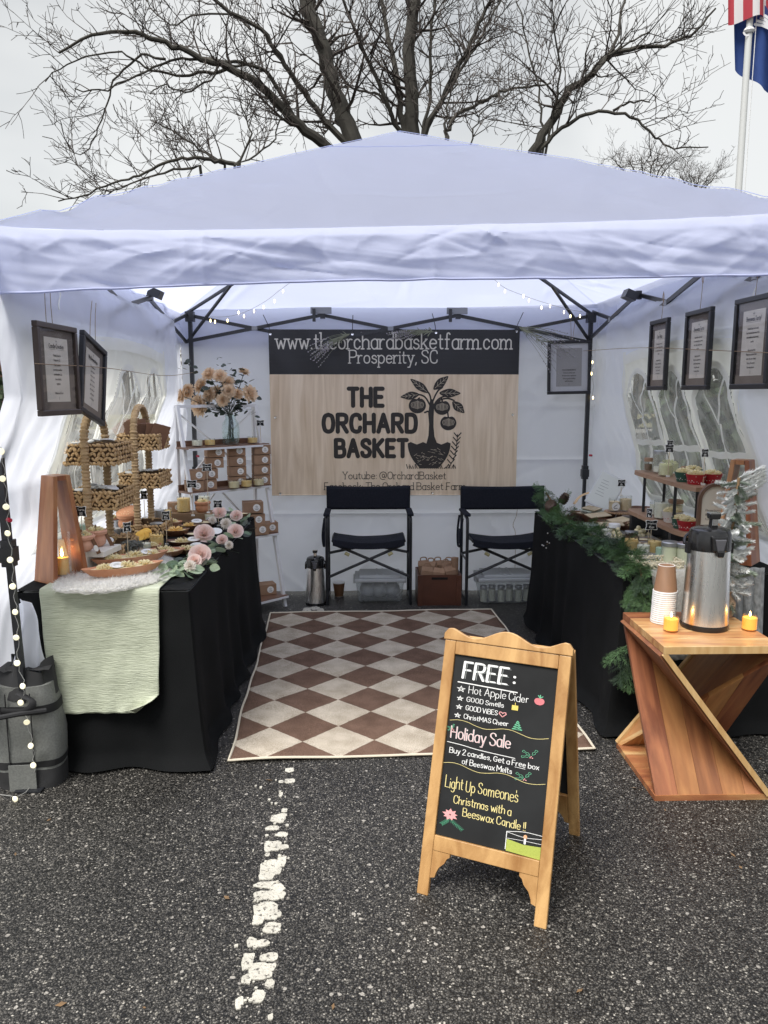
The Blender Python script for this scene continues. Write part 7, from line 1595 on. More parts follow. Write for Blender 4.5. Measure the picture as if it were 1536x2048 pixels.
# wood block riser with mugs
c_ = G(384, 1046, ZT); m = MB(); m.box((0, 0, .030), (.25, .13, .058)); rs = m.build('wood_block', wood('rustic_block', (.20, .12, .065), (.33, .21, .12), 6, (.2, 1, 1.5), .8), None, loc=(c_.x, c_.y + .055, ZT + .002)); tag(rs, 'rustic wood block riser under mugs at the back of the left table', 'riser'); bevel(rs, .003); rc = rs.location
zr = ZT + .061
t = glass_candle('mug', 'yellow mug shaped glass candle on the rustic wood block', (P(367, 1000, rc.y - .02).x, rc.y - .02, zr), .041, .095, .9, M_waxy); m = MB(); m.tube([(-.040 - .022 * math.sin(R(a)), 0, .05 + .024 * math.cos(R(a))) for a in range(0, 181, 20)], .005, 6); m.build('handle', M_glass, t, smooth=True)
pot('short terracotta pot of cream wax on the rustic wood block', (P(405, 1000, rc.y - .015).x, rc.y - .015, zr), .044, .066, seed=5, paddle=False); glass_candle('backglass', 'clear jar of pale wax behind the pot on the rustic wood block', (P(409, 1000, rc.y + .04).x, rc.y + .035, zr), .036, .11, .8, M_waxp)
kbox('kraft box standing behind the yellow mug on the rustic wood block', (P(352, 1000, rc.y + .04).x, rc.y + .03, zr), R(10), .8)
def spx(label, px, pyb, pyh, zb, **k): b = G(px, pyb, zb); return chalk_sign(label, (b.x, b.y, zb), P(px, pyh, b.y).z, **k)
spx('black price sign on a stick rising from the pots on the white stand', 167, 1104, 1023, ZT + .108, w_=.044, h_=.046, words=('Tarts', '$12')); spx('black price sign stuck in the lavender jar', 257, 1118, 1054, ZT + .05, w_=.034, h_=.046, rz=R(35), words=('Lav', '$8')); spx('black price sign on a long stick before the farther basket', 291, 1060, 990, ZT + .004, w_=.036, h_=.055, rz=R(25), words=('Tins', '$9'))
spx('black price sign standing left of the wax bowls in the middle of the left table', 334, 1090, 1031, ZT + .004, w_=.040, h_=.05, rz=R(15), words=('Dough', '$24')); spx('black price sign in front of the mugs on the rustic wood block', 386, 1032, 968, zr, w_=.062, h_=.046, words=('Beeswax', '$15.99')); spx('black price sign before the kraft boxes of the second ladder shelf', 417, 1026, 935, zr, w_=.062, h_=.046, words=('Candles', '$18.00')); spx('black price sign at the top of the rose garland', 437, 1052, 1008, ZT + .004, w_=.055, h_=.046, words=('Bread', '$20'))
b_ = LP(.60, .20, SZ[0]); chalk_sign('black price sign clipped at the right end of the top ladder shelf', tuple(b_), P(503, 846, b_.y).z, w_=.06, h_=.042, words=('Votives', '$5'))
# rose garland
gp = G(400, 1100, ZT); gt = thing('rose_garland', 'garland of pale pink roses and green leaves along the right edge of the left table', 'garland', (gp.x, gp.y, ZT)); g0 = Vector((gp.x, gp.y, ZT))
M_rose = mat('blush_rose', (.90, .66, .59), (.95, .82, .75), 8, rough=.7, trans=.25, vary=.08); M_lgl = mat('pale_leaf', (.33, .44, .27), (.48, .57, .40), 8, rough=.6, trans=.25, vary=.12); M_mgl = mat('mid_leaf', (.07, .12, .065), (.13, .19, .11), 8, rough=.6, vary=.15)
rm = [rose_mesh(i).mesh('rose', M_rose, True) for i in range(2)]; rnd = random.Random(19)
for i, (x, y, r) in enumerate(((408, 1068, 20), (471, 1063, 16), (444, 1080, 11), (439, 1026, 16), (473, 1032, 14), (400, 1110, 19), (389, 1122, 12))):
    z = ZT + .055; p = G(x, y, z) - g0; d = Vector((rnd.uniform(-.1, .5), -.95, .8)); place('rose', rm[i % 2], gt, p, d, r * 3.9 / 1538 * 1.0, rnd.uniform(0, 6))
lms = [leaf_mesh(1, .66).mesh('leaf', mm_) for mm_ in (M_lgl, M_mgl, M_dkl)]
path = [(335, 1148), (350, 1135), (368, 1125), (385, 1128), (400, 1118), (415, 1112), (425, 1095), (440, 1088), (455, 1075), (465, 1065), (478, 1055), (485, 1040), (470, 1030), (450, 1035), (440, 1020)]
for k in range(120):
    f = rnd.random(); i = min(len(path) - 2, int(f * (len(path) - 1))); q = f * (len(path) - 1) - i; x = path[i][0] * (1 - q) + path[i + 1][0] * q + rnd.gauss(0, 9); y = path[i][1] * (1 - q) + path[i + 1][1] * q + rnd.gauss(0, 7)
    z = ZT + rnd.uniform(.008, .05); p = G(x, y, z) - g0; a = rnd.uniform(0, 6.28); s_ = rnd.uniform(.04, .075)
    me = lms[0] if (rnd.random() < (.62 if x < 400 else .32)) else lms[1 + (rnd.random() < .5)]
    if p.x + g0.x > -.70: p.z -= rnd.uniform(0, .05)
    place('leaf', me, gt, p, Vector((math.cos(a), math.sin(a) - .3, rnd.uniform(-.35, .5))), s_, rnd.uniform(-1, 1), 'Y')
m = MB(); m.tube(cr_pts([G(x, y, ZT + .015) - g0 for x, y in path], 4), .005, 6); m.build('vine', M_mgl, gt, smooth=True)

# ================================================================ RIGHT TABLE
def on(px, py, z): p = G(px, py, z); return (p.x, p.y, z)
# two-tier display
sx0, sx1, sy0, sy1, zt1, zt0 = 1.50, 1.67, 3.47, 4.28, 1.088, .872
tt = thing('tiered_display', 'two-tier wooden plank display on black posts on the right table', 'display stand', ((sx0 + sx1) / 2, (sy0 + sy1) / 2, ZT + .003)); M_pl = wood('display_plank', (.25, .14, .08), (.38, .23, .14), 5, (1.5, .2, 1), .6)
def rough_plank(w_, L_, th, m):
    mb = MB(); n = 24; vs = []
    for i in range(n + 1):
        y = -L_ / 2 + L_ * i / n; e = .006 * nz(i * .8, 2) + (.02 * (1 - min(i, n - i) / 2) if min(i, n - i) < 2 else 0); e2 = .006 * nz(i * .8, 9)
        for x, z in ((-w_ / 2 + e, 0), (-w_ / 2 + e + .002, th), (w_ / 2 + e2, th), (w_ / 2 + e2, 0)): vs.append((x, y, z))
    mb.add(vs, [(4 * i + a, 4 * i + (a + 1) % 4, 4 * i + 4 + (a + 1) % 4, 4 * i + 4 + a) for i in range(n) for a in range(4)] + [(0, 1, 2, 3), (4 * n + 3, 4 * n + 2, 4 * n + 1, 4 * n)]); return mb
rough_plank(sx1 - sx0, sy1 - sy0, .020, 0).build('plank', M_pl, tt, loc=(0, 0, zt1 - .020 - ZT - .003)); rough_plank(sx1 - sx0 + .03, sy1 - sy0 - .02, .020, 0).build('plank', M_pl, tt, loc=(-.015, 0, zt0 - .020 - ZT - .003))
for y in (3.72, 4.14):
    for x in (1.53, 1.64): MB().tube([(x - (sx0 + sx1) / 2, y - (sy0 + sy1) / 2, zt0 - ZT - .003), (x - (sx0 + sx1) / 2, y - (sy0 + sy1) / 2, zt1 - .021 - ZT - .003)], .008, 10).build('post', M_black, tt)
for y in (3.6, 4.15): MB().box((-.03, y - (sy0 + sy1) / 2, .055), (.18, .03, .108)).build('foot', M_black, tt)
def tc_(key, label, px, py, r, h, z=zt1, **k):
    p = G(px, py, z + .001); x = min(max(p.x, sx0 + r * .6 - (.04 if z < 1 else 0)), sx1 - r * .2); y = min(max(p.y, sy0 + r), sy1 - r); return glass_candle(key, label, (x, y, z + .001), r, h, **k)
tc_('brown', 'small brown glass jar with a twine bow at the far end of the top tier', 1296, 943, .022, .068, fill=.6, wax=mat('brown_wax', (.20, .13, .08), rough=.5), lid=M_kraft)
tc_('talljar', 'tall clear jar with a tin lid standing at the far end of the top tier', 1318, 946, .033, .115, fill=.3, wax=M_waxp, lid=M_tin, tagc=.016); tc_('tcand', 'front glass candle of pale green wax on the top tier', 1331, 952, .037, .070, fill=.82, wax=mat('pale_lime_wax', (.68, .67, .38), (.76, .75, .47), 30, rough=.5, bump=.2), crumbs=30)
tc_('tcand', 'middle glass candle of pale green wax on the top tier', 1352, 944, .035, .070, crumbs=30); tc_('tcand3', 'wide glass candle of pale green wax with two wicks on the top tier', 1376, 945, .047, .062, fill=.85, wax=MATS['pale_lime_wax'], crumbs=40)
for k, (px, py, lab) in enumerate(((1386, 956, 'small wax jar with kraft lid behind the red snowflake cups, left one'), (1401, 953, 'small wax jar with kraft lid behind the red snowflake cups, right one'))): tc_('kjar', lab, px, py, .026, .045, fill=.7, wax=M_waxp, lid=M_kraft)
cupc = {}
def snow_cup(label, loc, key, col, r=.046, h=.046, dots=True, words=None):
    if key in cupc: return dup(cupc[key], loc, .5, label)
    t = thing('baking_cup', label, 'wax cup', loc, 0, 'festive wax cups'); MB().lathe([(0, 0), (r * .74, 0), (r * .76, .002), (r, h), (r * 1.03, h + .002), (r * .98, h + .002), (r * .93, h - .004)], 32).build('cup', col, t, smooth=True); MB().lathe([(r * .93, h - .008), (r * .93, h - .002), (0, h - .001)], 24).build('wax', M_wax, t)
    c = MB(); rosette(c, (0, 0, h - .002), r * .8, random.Random(len(key)), 55); c.build('wax_curls', M_wax, t, smooth=True, kind='stuff')
    d = MB(); rnd = random.Random(4)
    for k in range(30):
        a = 2 * math.pi * ((k * .618) % 1); v = .15 + .7 * ((k * .37) % 1); rr = r * (.76 + .24 * v) + .0006; q = rnd.choice((.002, .003, .0045)); c = Vector((rr * math.cos(a), rr * math.sin(a), h * v)); n_ = Vector((math.cos(a), math.sin(a), -.25)).normalized(); s = n_.cross(Vector((0, 0, 1))).normalized(); u = s.cross(n_)
        if dots: d.add([c + s * q * math.cos(R(60 * j)) + u * q * math.sin(R(60 * j)) for j in range(6)], [(0, 1, 2, 3, 4, 5)])
    d.build('snow_dots', M_tagw if key != 'w' else MATS['chalk_red'], t); cupc[key] = t; return t
M_redc, M_grc, M_whc = mat('red_cup', (.42, .02, .03), rough=.5), mat('green_cup', (.03, .10, .07), rough=.5), mat('white_cup', (.72, .70, .64), rough=.5)
def tcup(label, px, py, key, col, z=zt1, **k): p = G(px, py, z + .001); return snow_cup(label, (min(max(p.x, sx0 + .02 - (.05 if z < 1 else 0)), sx1 - .01), min(max(p.y, sy0 + .03), sy1 - .04), z + .001), key, col, **k)
tcup('dark green snowflake cup of wax beside the red one on the top tier', 1368, 963, 'g', M_grc); tcup('red snowflake cup heaped with wax at the front of the top tier', 1391, 968, 'r', M_redc); tcup('second dark green snowflake cup behind the red cups', 1415, 957, 'g', M_grc)
o = tcup('red snowflake cup nearest the snowy tree on the top tier', 1436, 967, 'r', M_redc)
tcup('white patterned cup of wax on the lower tier', 1344, 1044, 'w', M_whc, z=zt0, r=.052, h=.054); tcup('green snowflake cup on the lower tier beside the arched sign', 1362, 1056, 'g', M_grc, z=zt0); tcup('red snowflake cup on the lower tier just behind the airpot lid', 1373, 1060, 'r', M_redc, z=zt0)
tc_('lowj', 'tall glass of pale wax at the back of the lower tier, left one', 1322, 1037, .038, .095, z=zt0, fill=.85, wax=M_waxp); tc_('lowk', 'round glass jar with kraft lid at the back of the lower tier', 1350, 1030, .038, .075, z=zt0, fill=.7, wax=M_wax, lid=M_kraft); tc_('lowl', 'small labelled glass of pale wax at the far end of the lower tier', 1310, 1030, .03, .07, z=zt0, fill=.8, wax=M_waxp)
def sat(label, px, pyh, y, zb, **k): p = P(px, pyh, y); return chalk_sign(label, (p.x, y, zb), p.z, **k)
sat('larger black price sign above the tall jar on the top tier', 1339, 897, 3.92, zt1, w_=.046, h_=.042, words=('Jars', '$20')); sat('small black price sign peeking over the larger one on the top tier', 1340, 886, 4.05, zt1, w_=.034, h_=.03, words=('Soy', '$9')); sat('black price sign rising from the festive cups on the top tier', 1410, 906, 3.56, zt1, w_=.034, h_=.042, words=('Cups', '$10'))
# arched sign
aY = 3.37; a0 = P(1392, 1090, aY).x; a1 = P(1462, 1090, aY).x; ah = P(1425, 966, aY).z - ZT - .003; aw = a1 - a0
asn = thing('arched_sign', 'arched dark wood framed sign with cream paper behind the large airpot', 'sign', (a0, aY, ZT + .003), R(-4))
def archp(k, n=24): w2 = aw / 2 * k; hh = ah - aw / 2; return [(aw / 2 - w2, 0), ] + [(aw / 2 - w2 * math.cos(math.pi * i / n), hh + w2 * math.sin(math.pi * i / n) * (1.0)) for i in range(n + 1)] + [(aw / 2 + w2, 0)]
ou, inn = archp(1), archp(.82); m = MB(); n = len(ou); vs = [(x, y, z) for y in (0, .02) for (x, z) in ou + inn]; fs_ = []
for i in range(n - 1): fs_ += [(i, i + n, i + 1 + n, i + 1), (2 * n + i, 2 * n + i + 1, 3 * n + i + 1, 3 * n + i), (i, i + 1, 2 * n + i + 1, 2 * n + i), (n + i, 3 * n + i, 3 * n + i + 1, n + i + 1)]
m.add(vs, fs_); m.build('frame', wood('arch_walnut', (.085, .045, .028), (.15, .085, .052), 6, (1, 1, .3), .6), asn)
pa_ = MB().prism(archp(.835), .004, c=(0, .009, 0)).build('paper', mat('cream_paper', (.60, .56, .48), rough=.8), asn); m = MB(); M0 = Matrix.Translation((aw / 2, .0085, 0))
for k, ln in enumerate(('Please burn your', 'Beeswax candle', 'for two hours')): write(m, ln, .009, .0011, M0, 0, ah * .66 - .02 * k, 'c', lift=.0004, width=aw * .55)
m.build('lettering', MATS['faded_ink'], pa_)
# flocked tree on the stool
fb = Vector((1.475, 3.045, ZS)); fT = thing('snowy_tree', 'small slender artificial pine dusted with snow in a burlap base on the stool', 'artificial tree', fb); M_bur = mat('burlap', (.30, .20, .13), (.42, .30, .2), 60, rough=.95, bump=.5)
MB().lathe([(0, 0), (.040, 0), (.050, .03), (.052, .06), (.036, .085), (.030, .095), (.040, .11), (.0, .108)], 20).build('burlap_base', M_bur, fT, smooth=True)
def fir_twig(seed, n=180, L_=1.0):
    m = MB(); rnd = random.Random(seed); m.tube([(0, 0, 0), (0, 0, L_)], .018, 4)
    for k in range(n):
        t = rnd.uniform(.05, 1.0); a = rnd.uniform(0, 6.28); l_ = .23 * (1.1 - .35 * t); d = Vector((math.cos(a), math.sin(a), rnd.uniform(.7, 1.4))).normalized(); b = Vector((0, 0, t * L_)); s = d.cross(Vector((0, 0, 1))).normalized() * .021; m.add([b - s, b + s, b + d * l_ + s * .4, b + d * l_ - s * .4], [(0, 1, 2, 3)])
    return m
M_snow = mat('flocked_needles', (.52, .55, .52), (.80, .81, .80), 60, rough=.95, lo=.35, hi=.55); M_ngr = mat('frosted_green', (.16, .21, .15), (.36, .41, .34), 50, rough=.9)
tws = [fir_twig(i).mesh('branch', M_snow) for i in range(2)] + [fir_twig(5).mesh('branch', M_ngr)]
top = P(1478, 955, 3.06) - fb; MB().tube(cr_pts([(0, 0, .09), top * .35 + Vector((.0, 0, .05)), top * .7, top], 5), .006, 6).build('trunk', MATS['dried_brown'], fT, smooth=True); rnd = random.Random(23)
for k in range(96):
    t = k / 95; b = top * (.16 + .82 * t); a = k * 2.4; l_ = .098 * (1 - .30 * t) * rnd.uniform(.75, 1.2); d = Vector((math.cos(a), math.sin(a) * .8, rnd.uniform(-.9, .5))); place('branch', tws[2 if rnd.random() < .22 else k % 2], fT, b, d, l_, a)
for k in range(5): place('branch', tws[k % 2], fT, top + Vector((.006 * k, 0, -.02 * k + .0)), Vector((.95, -.1, .42 + .1 * k)), .10, k)
# cedar garland
def cedar_mesh(seed):
    m = MB(); rnd = random.Random(seed)
    m.tube(cr_pts([(0, 0, 0), (.02, .5, .03), (0, 1, -.06)], 3), .012, 4)
    for k in range(11):
        t = .08 + .92 * k / 11; 
        for s in (-1, 1):
            l_ = .46 * math.sin(math.pi * (.2 + .72 * t)) * rnd.uniform(.7, 1.1); b = Vector((.0, t * .95, .02 * math.sin(t * 3))); d = Vector((s * .8, .75, rnd.uniform(-.55, .55))).normalized(); n = 8
            for j in range(n):
                q = b + d * l_ * (j + .4) / n
                for z in (-1, 1):
                    dd = (d + Vector((z * .75 * d.y, -z * .75 * d.x, rnd.uniform(-.8, .8)))).normalized(); e = q + dd * .10 * (1.1 - j / n * .5); s_ = dd.cross(Vector((0, 0, 1))).normalized() * .006; m.add([q - s_, q + s_, e + s_ * .5, e - s_ * .5], [(0, 1, 2, 3)])
    return m
M_ced = mat('cedar_green', (.05, .105, .035), (.10, .19, .07), 14, rough=.65, trans=.12, vary=.18); M_ced2 = mat('cedar_dark', (.02, .045, .022), (.045, .08, .038), 14, rough=.65, vary=.15); cms = [cedar_mesh(1).mesh('sprig', M_ced), cedar_mesh(2).mesh('sprig', M_ced2), cedar_mesh(3).mesh('sprig', M_ced)]
gpx = [(P(1092, 985, 4.98), 20), (P(1108, 1010, 4.92), 20), (G(1128, 1040, ZT + .02), 20), (G(1150, 1056, ZT + .02), 18), (G(1178, 1068, ZT + .02), 18), (G(1205, 1083, ZT + .02), 18), (G(1232, 1097, ZT + .02), 18), (G(1256, 1110, ZT + .02), 18), (G(1275, 1126, ZT + .02), 20), (P(1283, 1148, 3.20), 20), (P(1282, 1170, 3.18), 16), (P(1276, 1192, 3.17), 12)]
gP = cr_pts([p for p, _ in gpx], 6); g1 = gpx[5][0].copy(); cg = thing('cedar_garland', 'green cedar garland with pinecones and white berries draped along the right table edge', 'garland', g1); MB().tube([p - g1 for p in gP], .006, 6).build('vine', MATS['dried_brown'], cg, smooth=True); rnd = random.Random(31)
for k in range(250):
    i = rnd.randrange(len(gP)); f = i / len(gP); b = gP[i] - g1 + Vector((rnd.gauss(0, .016), rnd.gauss(0, .016), rnd.uniform(0, .022))); hang = f > .8
    tg_ = (gP[min(i + 1, len(gP) - 1)] - gP[max(0, i - 1)]).normalized()
    d = tg_ * rnd.uniform(-.2, 1) + Vector((rnd.gauss(-.25, .7), rnd.gauss(-.35, .6), rnd.gauss(.0, .35))) if not hang else Vector((rnd.gauss(0, .3), rnd.gauss(-.2, .3), -1))
    if not hang and rnd.random() < .3: d = Vector((-1, -.6, -.45))
    place('sprig', cms[k % 3], cg, b, d, rnd.uniform(.08, .14) * (.9 if hang else 1), rnd.uniform(-1, 1), 'Y')
for x, y, d in ((1262, 1285, (-.8, -.2, -.6)), (1255, 1300, (-.35, -.3, -1)), (1265, 1290, (-.6, -.4, -.2)), (1262, 1310, (-.2, -.3, -1))): place('sprig', cms[1 if x == 1255 else 0], cg, P(x, y, 3.14) - g1, Vector(d), .16, .3, 'Y')
MB().tube(cr_pts([P(1280, 1190, 3.18) - g1, P(1268, 1240, 3.17) - g1, P(1262, 1290, 3.15) - g1], 4), .004, 5).build('vine', MATS['dried_brown'], cg, smooth=True)
M_cone = mat('pinecone', (.07, .042, .028), (.15, .10, .07), 30, rough=.85)
def cone_mesh():
    m = MB(); m.ball((0, 0, .5), .32, 8, 6, (1, 1, 1.5))
    for r_ in range(9):
        t = r_ / 8; rr = .42 * math.sin(math.pi * (.2 + .7 * t)); n = 9
        for k in range(n): a = 2 * math.pi * (k + .5 * (r_ % 2)) / n; d = Vector((math.cos(a), math.sin(a), .35)); petal(m, Vector((math.cos(a) * rr * .5, math.sin(a) * rr * .5, t * .95)), d, Vector((0, 0, 1)), .28, .30, .15, 2)
    return m
cmh = cone_mesh().mesh('pinecone', M_cone)
for x, y, Y, s_, d in ((1107, 1022, 4.86, .10, (-.4, -.6, .5)), (1160, 1044, 4.55, .115, (-.9, -.5, .15)), (1244, 1082, 3.85, .075, (.4, -.7, .4)), (1120, 1006, 4.9, .07, (.3, -.4, .8))): place('pinecone', cmh, cg, P(x, y, Y) - g1 + Vector((0, -.03, 0)), Vector(d), s_)
bs = MB(); bb_ = MB()
for (x, y, Y) in ((1105, 1050, 4.7), (1098, 1068, 4.65), (1090, 1087, 4.6), (1110, 1075, 4.55), (1120, 1035, 4.75), (1175, 1055, 4.3), (1185, 1072, 4.2), (1200, 1060, 4.15), (1176, 1092, 4.1), (1190, 1050, 4.3), (1180, 1080, 4.15), (1215, 1062, 4.05), (1130, 1020, 4.8)):
    p = P(x, y, Y) - g1 + Vector((0, -.04, 0)); bs.tube([p + Vector((.06, .04, .03)), p + Vector((.03, .01, .02)), p], .0012, 4)
    for k in range(6): bb_.ball(p + Vector((rnd.gauss(0, .014), rnd.gauss(0, .010), rnd.gauss(0, .012))), .0042, 6, 4)
bs.build('berry_stem', MATS['dried_brown'], cg, kind='stuff'); bb_.build('berries', M_tagw, cg, smooth=True, kind='stuff')
# tablet, bowls, packets
M_scr = mat('pale_screen', (.62, .64, .58), rough=.2); tb_ = P(1178, 1012, 4.86); tb = thing('tablet', 'white tablet tilted back on its stand at the rear of the right table', 'tablet', (tb_.x + .02, 4.86, ZT + .003), R(-28))
T_ = Matrix.Translation((.08, 0, .155)) @ Matrix.Rotation(R(24), 4, 'Y') @ Matrix.Rotation(R(-22), 4, 'X'); m = MB(); m.box((0, 0, 0), (.17, .012, .235)); m.xform(T_); o = m.build('case', mat('white_case', (.6, .61, .6), rough=.4), tb); bevel(o, .004); m = MB(); m.box((0, -.007, 0), (.152, .002, .212)); m.xform(T_); sc = m.build('screen', M_scr, tb); m = MB(); m.box((.08, .05, .05), (.10, .05, .10), taper=(.5, .4)); m.build('stand', M_black, tb)
m = MB(); [strip(m, [(-.05, .06 - .02 * k), (-.01 + .008 * (k % 3), .062 - .02 * k)], .0016, .0085, T_) for k in range(6)]; m.build('lettering', MATS['faded_ink'], sc)
m = MB(); hc = P(1182, 1000, 4.93); m.tube(cr_pts([P(1148, 1008, 4.9), P(1160, 993, 4.92), P(1180, 985, 4.93), P(1200, 984, 4.95)], 5), .013, 6, flat=.3); tag(m.build('bentwood_handle', mat('bentwood', (.55, .36, .18), (.66, .46, .26), 8, rough=.5), None, smooth=True), 'curved strip of pale bentwood sticking up behind the packets', 'basket handle')
dish('wooden_bowl', 'long dark wooden bowl of paper packets behind the pinecones', (on(1186, 1046, ZT)[0], on(1186, 1046, ZT)[1], ZT + .003), .14, .085, .060, M_bowl, None, R(-12), sharp=.5, cat='bowl'); dish('wooden_bowl', 'dark wooden bowl under a tan envelope in the middle of the right table', (on(1222, 1062, ZT)[0], on(1222, 1062, ZT)[1], ZT + .003), .105, .07, .045, M_bowl, None, R(-8), sharp=.5, cat='bowl')
dish('wooden_bowl', 'round dark bowl of cream wax right of the envelopes', (on(1266, 1064, ZT)[0], on(1266, 1064, ZT)[1], ZT + .003), .085, .07, .042, M_bowl, M_wax, R(5), heaps=((0, 0, .03),), fillz=.85, cat='bowl', seed=41)
rz_ = MB(); rz_.box((0, 0, .02), (.30, .34, .038)); p = P(1300, 1030, 4.5); o = rz_.build('low_riser', M_bowl, None, loc=(1.52, 4.56, ZT + .002)); tag(o, 'low dark wooden riser under the square bowl at the back of the right table', 'riser')
p = P(1291, 1024, 4.52); dish('wooden_bowl', 'deep square cornered brown bowl on the low riser behind the jars', (p.x - .03, 4.50, ZT + .041), .072, .07, .062, M_bowl, None, R(20), pts=4, sharp=.25, cat='bowl')
M_pack = mat('packet_card', (.42, .33, .20), (.52, .43, .29), 10, rough=.8, vary=.25); M_pack2 = mat('sage_card', (.30, .33, .25), (.42, .43, .36), 10, rough=.8, vary=.2); pm1 = MB().box((0, 0, 0), (.13, .085, .004)).mesh('paper_packet', M_pack); pm2 = MB().box((0, 0, 0), (.12, .08, .004)).mesh('paper_packet', M_pack2)
c_ = on(1186, 1046, ZT)
for k in range(8):
    o = bpy.data.objects.new('paper_packet', pm1 if k in (3, 7) else pm2); COL.objects.link(o); o.location = (c_[0] + .012 * (k % 3) - .02, c_[1] + .008 * (k % 2), ZT + .040 + .007 * k); o.rotation_euler = (R(-6 + 2 * k), R(3 * (k % 3) - 3), R(-25 + 11 * k)); tag(o, 'paper packet in the pile filling the long dark wooden bowl', 'packet', 'paper packets in the long bowl')
for k, (px, py, z, rz, lab) in enumerate(((1222, 1048, .80, -8, 'tan paper envelope lying across the middle bowl of the right table'), (1196, 1030, .815, 12, 'tan paper envelope crowning the packets beside the tablet'), (1240, 1040, .795, 30, 'tan paper envelope propped toward the woven stand'))): p = G(px, py, z); o = bpy.data.objects.new('paper_packet', pm1); COL.objects.link(o); o.location = (p.x, p.y, z); o.rotation_euler = (R(6), R(-4), R(rz)); tag(o, lab, 'envelope')
# woven cake stand with candles
wc = P(1238, 1040, 4.5); wt = thing('woven_stand', 'small beaded wooden cake stand carrying two candles on the right table', 'stand', (wc.x, 4.5, ZT + .003)); hh_ = P(1238, 1022, 4.5).z - ZT - .003
MB().lathe([(.04, 0), (.035, .012), (.018, .025), (.016, hh_ - .014), (.03, hh_ - .010)], 20).build('pedestal', M_bowl, wt, smooth=True); MB().lathe([(0, hh_ - .010), (.080, hh_ - .010), (.082, hh_), (0, hh_)], 30).build('plate', M_pl, wt, smooth=True)
m = MB(); [m.ball((.084 * math.cos(R(k * 9)), .084 * math.sin(R(k * 9)), hh_ - .005), .0062, 6, 4) for k in range(40)]; m.build('beads', mat('tan_beads', (.42, .27, .15), rough=.6), wt, smooth=True, kind='stuff')
glass_candle('wcA', 'labelled candle glass on the beaded stand, left of the pair', (wc.x - .036, 4.49, ZT + .004 + hh_), .033, .078, .75, mat('tan_wax', (.66, .52, .32), (.72, .58, .38), 30, rough=.5), tagc=.024); glass_candle('wcB', 'taller plain candle glass on the beaded stand, right of the pair', (wc.x + .036, 4.50, ZT + .004 + hh_), .035, .092, .78, MATS['tan_wax'])
sat('black price sign above the candles on the beaded stand', 1243, 966, 4.52, ZT + .09 + hh_, w_=.05, h_=.042, words=('Small', '$14'))
# balls of wax
ballm = MB().ball((0, 0, 0), .0125, 10, 7).mesh('wax_ball', M_wax, True)
def pile(c, n, r, lab, grp):
    for k in range(n):
        lv = 0 if k < n * .6 else (1 if k < n * .9 else 2); a = k * 2.4; q = r * (1 - .35 * lv) * math.sqrt((k * .618) % 1); o = bpy.data.objects.new('wax_ball', ballm); COL.objects.link(o); o.location = (c[0] + q * math.cos(a), c[1] + q * math.sin(a) * .8, c[2] + .0125 + lv * .020); tag(o, lab, 'wax ball', grp)
ct1, ct2 = on(1234, 1079, ZT), on(1280, 1076, ZT); pile((ct1[0], ct1[1], ZT + .004), 16, .055, 'cream wax ball in the pile around the small kraft lidded jar', 'wax balls beside the jar'); pile((ct2[0], ct2[1], ZT + .004), 18, .052, 'cream wax ball in the heap behind the black sign of the right table', 'wax balls behind the black sign')
glass_candle('balljar', 'small jar with white lid standing among the wax balls', (ct1[0] - .01, ct1[1] + .02, ZT + .02), .030, .055, .6, M_wax, lid=M_tagw)
for px, py, r, lab in ((1262, 1092, .06, 'round wood slice with pale wax right of the last pinecone'), (1290, 1085, .05, 'thin wood slice plate behind the mason jars'), (1300, 1094, .045, 'small wood slice beside the stick of the black sign'), (1240, 1094, .05, 'flat wood slice tucked against the cedar garland')):
    dish('wood_slice', lab, (on(px, py, ZT)[0], on(px, py, ZT)[1], ZT + .003), r, r * .75, .016, M_pl, M_wax, R(px % 30), heaps=(), fillz=.9, wicks=(), cat='wood slice')
sat('black hand lettered sign on a brown stick in front of the wax balls', 1303, 1050, 3.72, ZT + .003, w_=.062, h_=.050, words=('Melts', '$5.99')); sat('narrow black sign turned sideways behind the hand lettered one', 1299, 1027, 3.95, ZT + .003, w_=.03, h_=.062, rz=R(-40), words=('Dip', '$7'))
# mason jars and woven tray
M_mw = mat('mason_wax', (.66, .70, .50), (.74, .77, .6), 12, rough=.45)
gc('mason', 'mason jar of pale green wax with tin lid, left one beside the airpot', 1338, 1128, .037, .095, fill=.86, wax=M_mw, lid=M_tin); gc('mason', 'mason jar of pale green wax with tin lid, half behind the airpot', 1368, 1131, .037, .09)
p = G(1312, 1136, ZT); wv_ = woven_tray(.19, .13, .042, 4, 3, .013, None, .0045); wv_.box((0, 0, .006), (.18, .12, .008)); tag(wv_.build('woven_tray', mat('cream_rush', (.60, .54, .40), (.72, .66, .5), 30, rough=.7), None, loc=(p.x, p.y, ZT + .004)), 'low cream woven tray between the cedar garland and the airpot', 'tray')

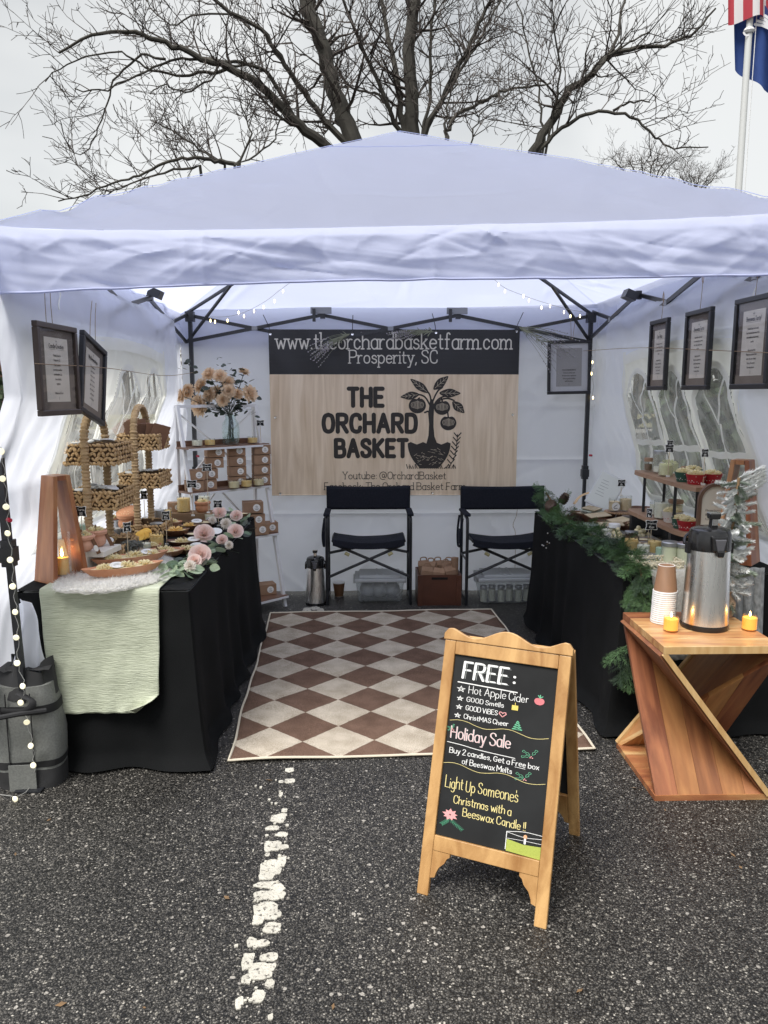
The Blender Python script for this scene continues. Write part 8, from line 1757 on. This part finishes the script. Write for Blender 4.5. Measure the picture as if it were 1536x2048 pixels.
# more stock filling the left table
gc('yel', 'glass of shredded golden wax directly behind the small terracotta bowls', 318, 1052, .034, .07); gc('lab', 'labelled candle glass in front of the rustic wood block, left one', 362, 1044, .031, .062); gc('lab', 'labelled candle glass in front of the rustic wood block, right one', 420, 1046, .031, .062)
gc('tall', 'glass jar of golden wax between the two tiered baskets', 246, 1046, .034, .075)
tin('galvanised tin right of the lidded terracotta pot', 296, 1052, .034, .05); tin('galvanised tin beside the wood block riser at its left foot', 336, 1034, .032, .045)
pot('small terracotta pot of cream wax at the left foot of the farther basket', gd(226, 1056), .040, .060, seed=7, paddle=False)
dish('wax_dish', 'shallow terracotta dish with rosette wax behind the long terracotta dishes', gd(300, 1100), .06, .05, .024, M_terra, M_wax, R(20), 0, ((0, 0, .03),), .8, ((0, 0),), None, seed=51, sharp=.3)
dish('wax_dish', 'dark wooden dish with wax curls tucked among the lower roses', gd(372, 1108), .065, .05, .026, M_bowl, M_wax, R(-10), 0, ((0, 0, .03),), .8, ((0, 0),), None, seed=52, sharp=.4)
dish('wax_dish', 'dark wooden dish of wax curls before the wood block riser', gd(378, 1060), .06, .045, .026, M_bowl, M_waxy, R(10), 0, ((0, 0, .028),), .8, ((0, 0),), None, seed=53, sharp=.4)
for k, (px, py, rz, lab) in enumerate(((432, 1062, 20, 'cream card tag leaning among the roses by the back bowls'), (392, 1092, -10, 'cream card tag lying beside the big rose'), (214, 1118, 15, 'cream card tag on the white stand corner'))):
    p = G(px, py, ZT + .03); o = MB().lathe([(.026, 0), (.026, .0014), (0, .0014)], 20, sx=1.3).build('card_tag', M_tagw, None, loc=p if k != 2 else (p.x, p.y, ZT + .115), rot=(R(32), 0, R(rz))); tag(o, lab, 'card tag')
# white blossoms joining the roses
wm = dahlia_mesh(9).mesh('blossom', mat('white_blossom', (.86, .78, .70), (.90, .87, .80), 6, rough=.7, trans=.3), False)
for x, y, r in ((398, 1108, 17), (452, 1047, 14), (425, 1040, 10), (380, 1132, 11), (458, 1090, 9)): place('blossom', wm, gt, G(x, y, ZT + .05) - g0, Vector((rnd.uniform(-.1, .3), -.8, .7)), r * 3.9 / 1538, 0)

for k, (px, py, key, lab) in enumerate(((1262, 1104, 'yel', 'glass of shredded golden wax just inside the cedar garland'), (1286, 1112, 'lab', 'labelled candle glass behind the cream woven tray'), (1308, 1108, 'tall', 'tall glass of golden wax between the wood slices and mason jars'), (1214, 1078, 'lab', 'labelled candle glass beside the white berries of the garland'), (1322, 1118, 'mint', 'mint green glass candle left of the mason jars'))): gc(key, lab, px, py, .03, .06)
tin('galvanised tin behind the pinecone on the right table', 1190, 1066, .034, .045); tin('galvanised tin between the envelopes and the black hand lettered sign', 1262, 1080, .034, .045)
tin('galvanised tin at the far left corner of the left table behind the baskets', 236, 1058, .034, .05)
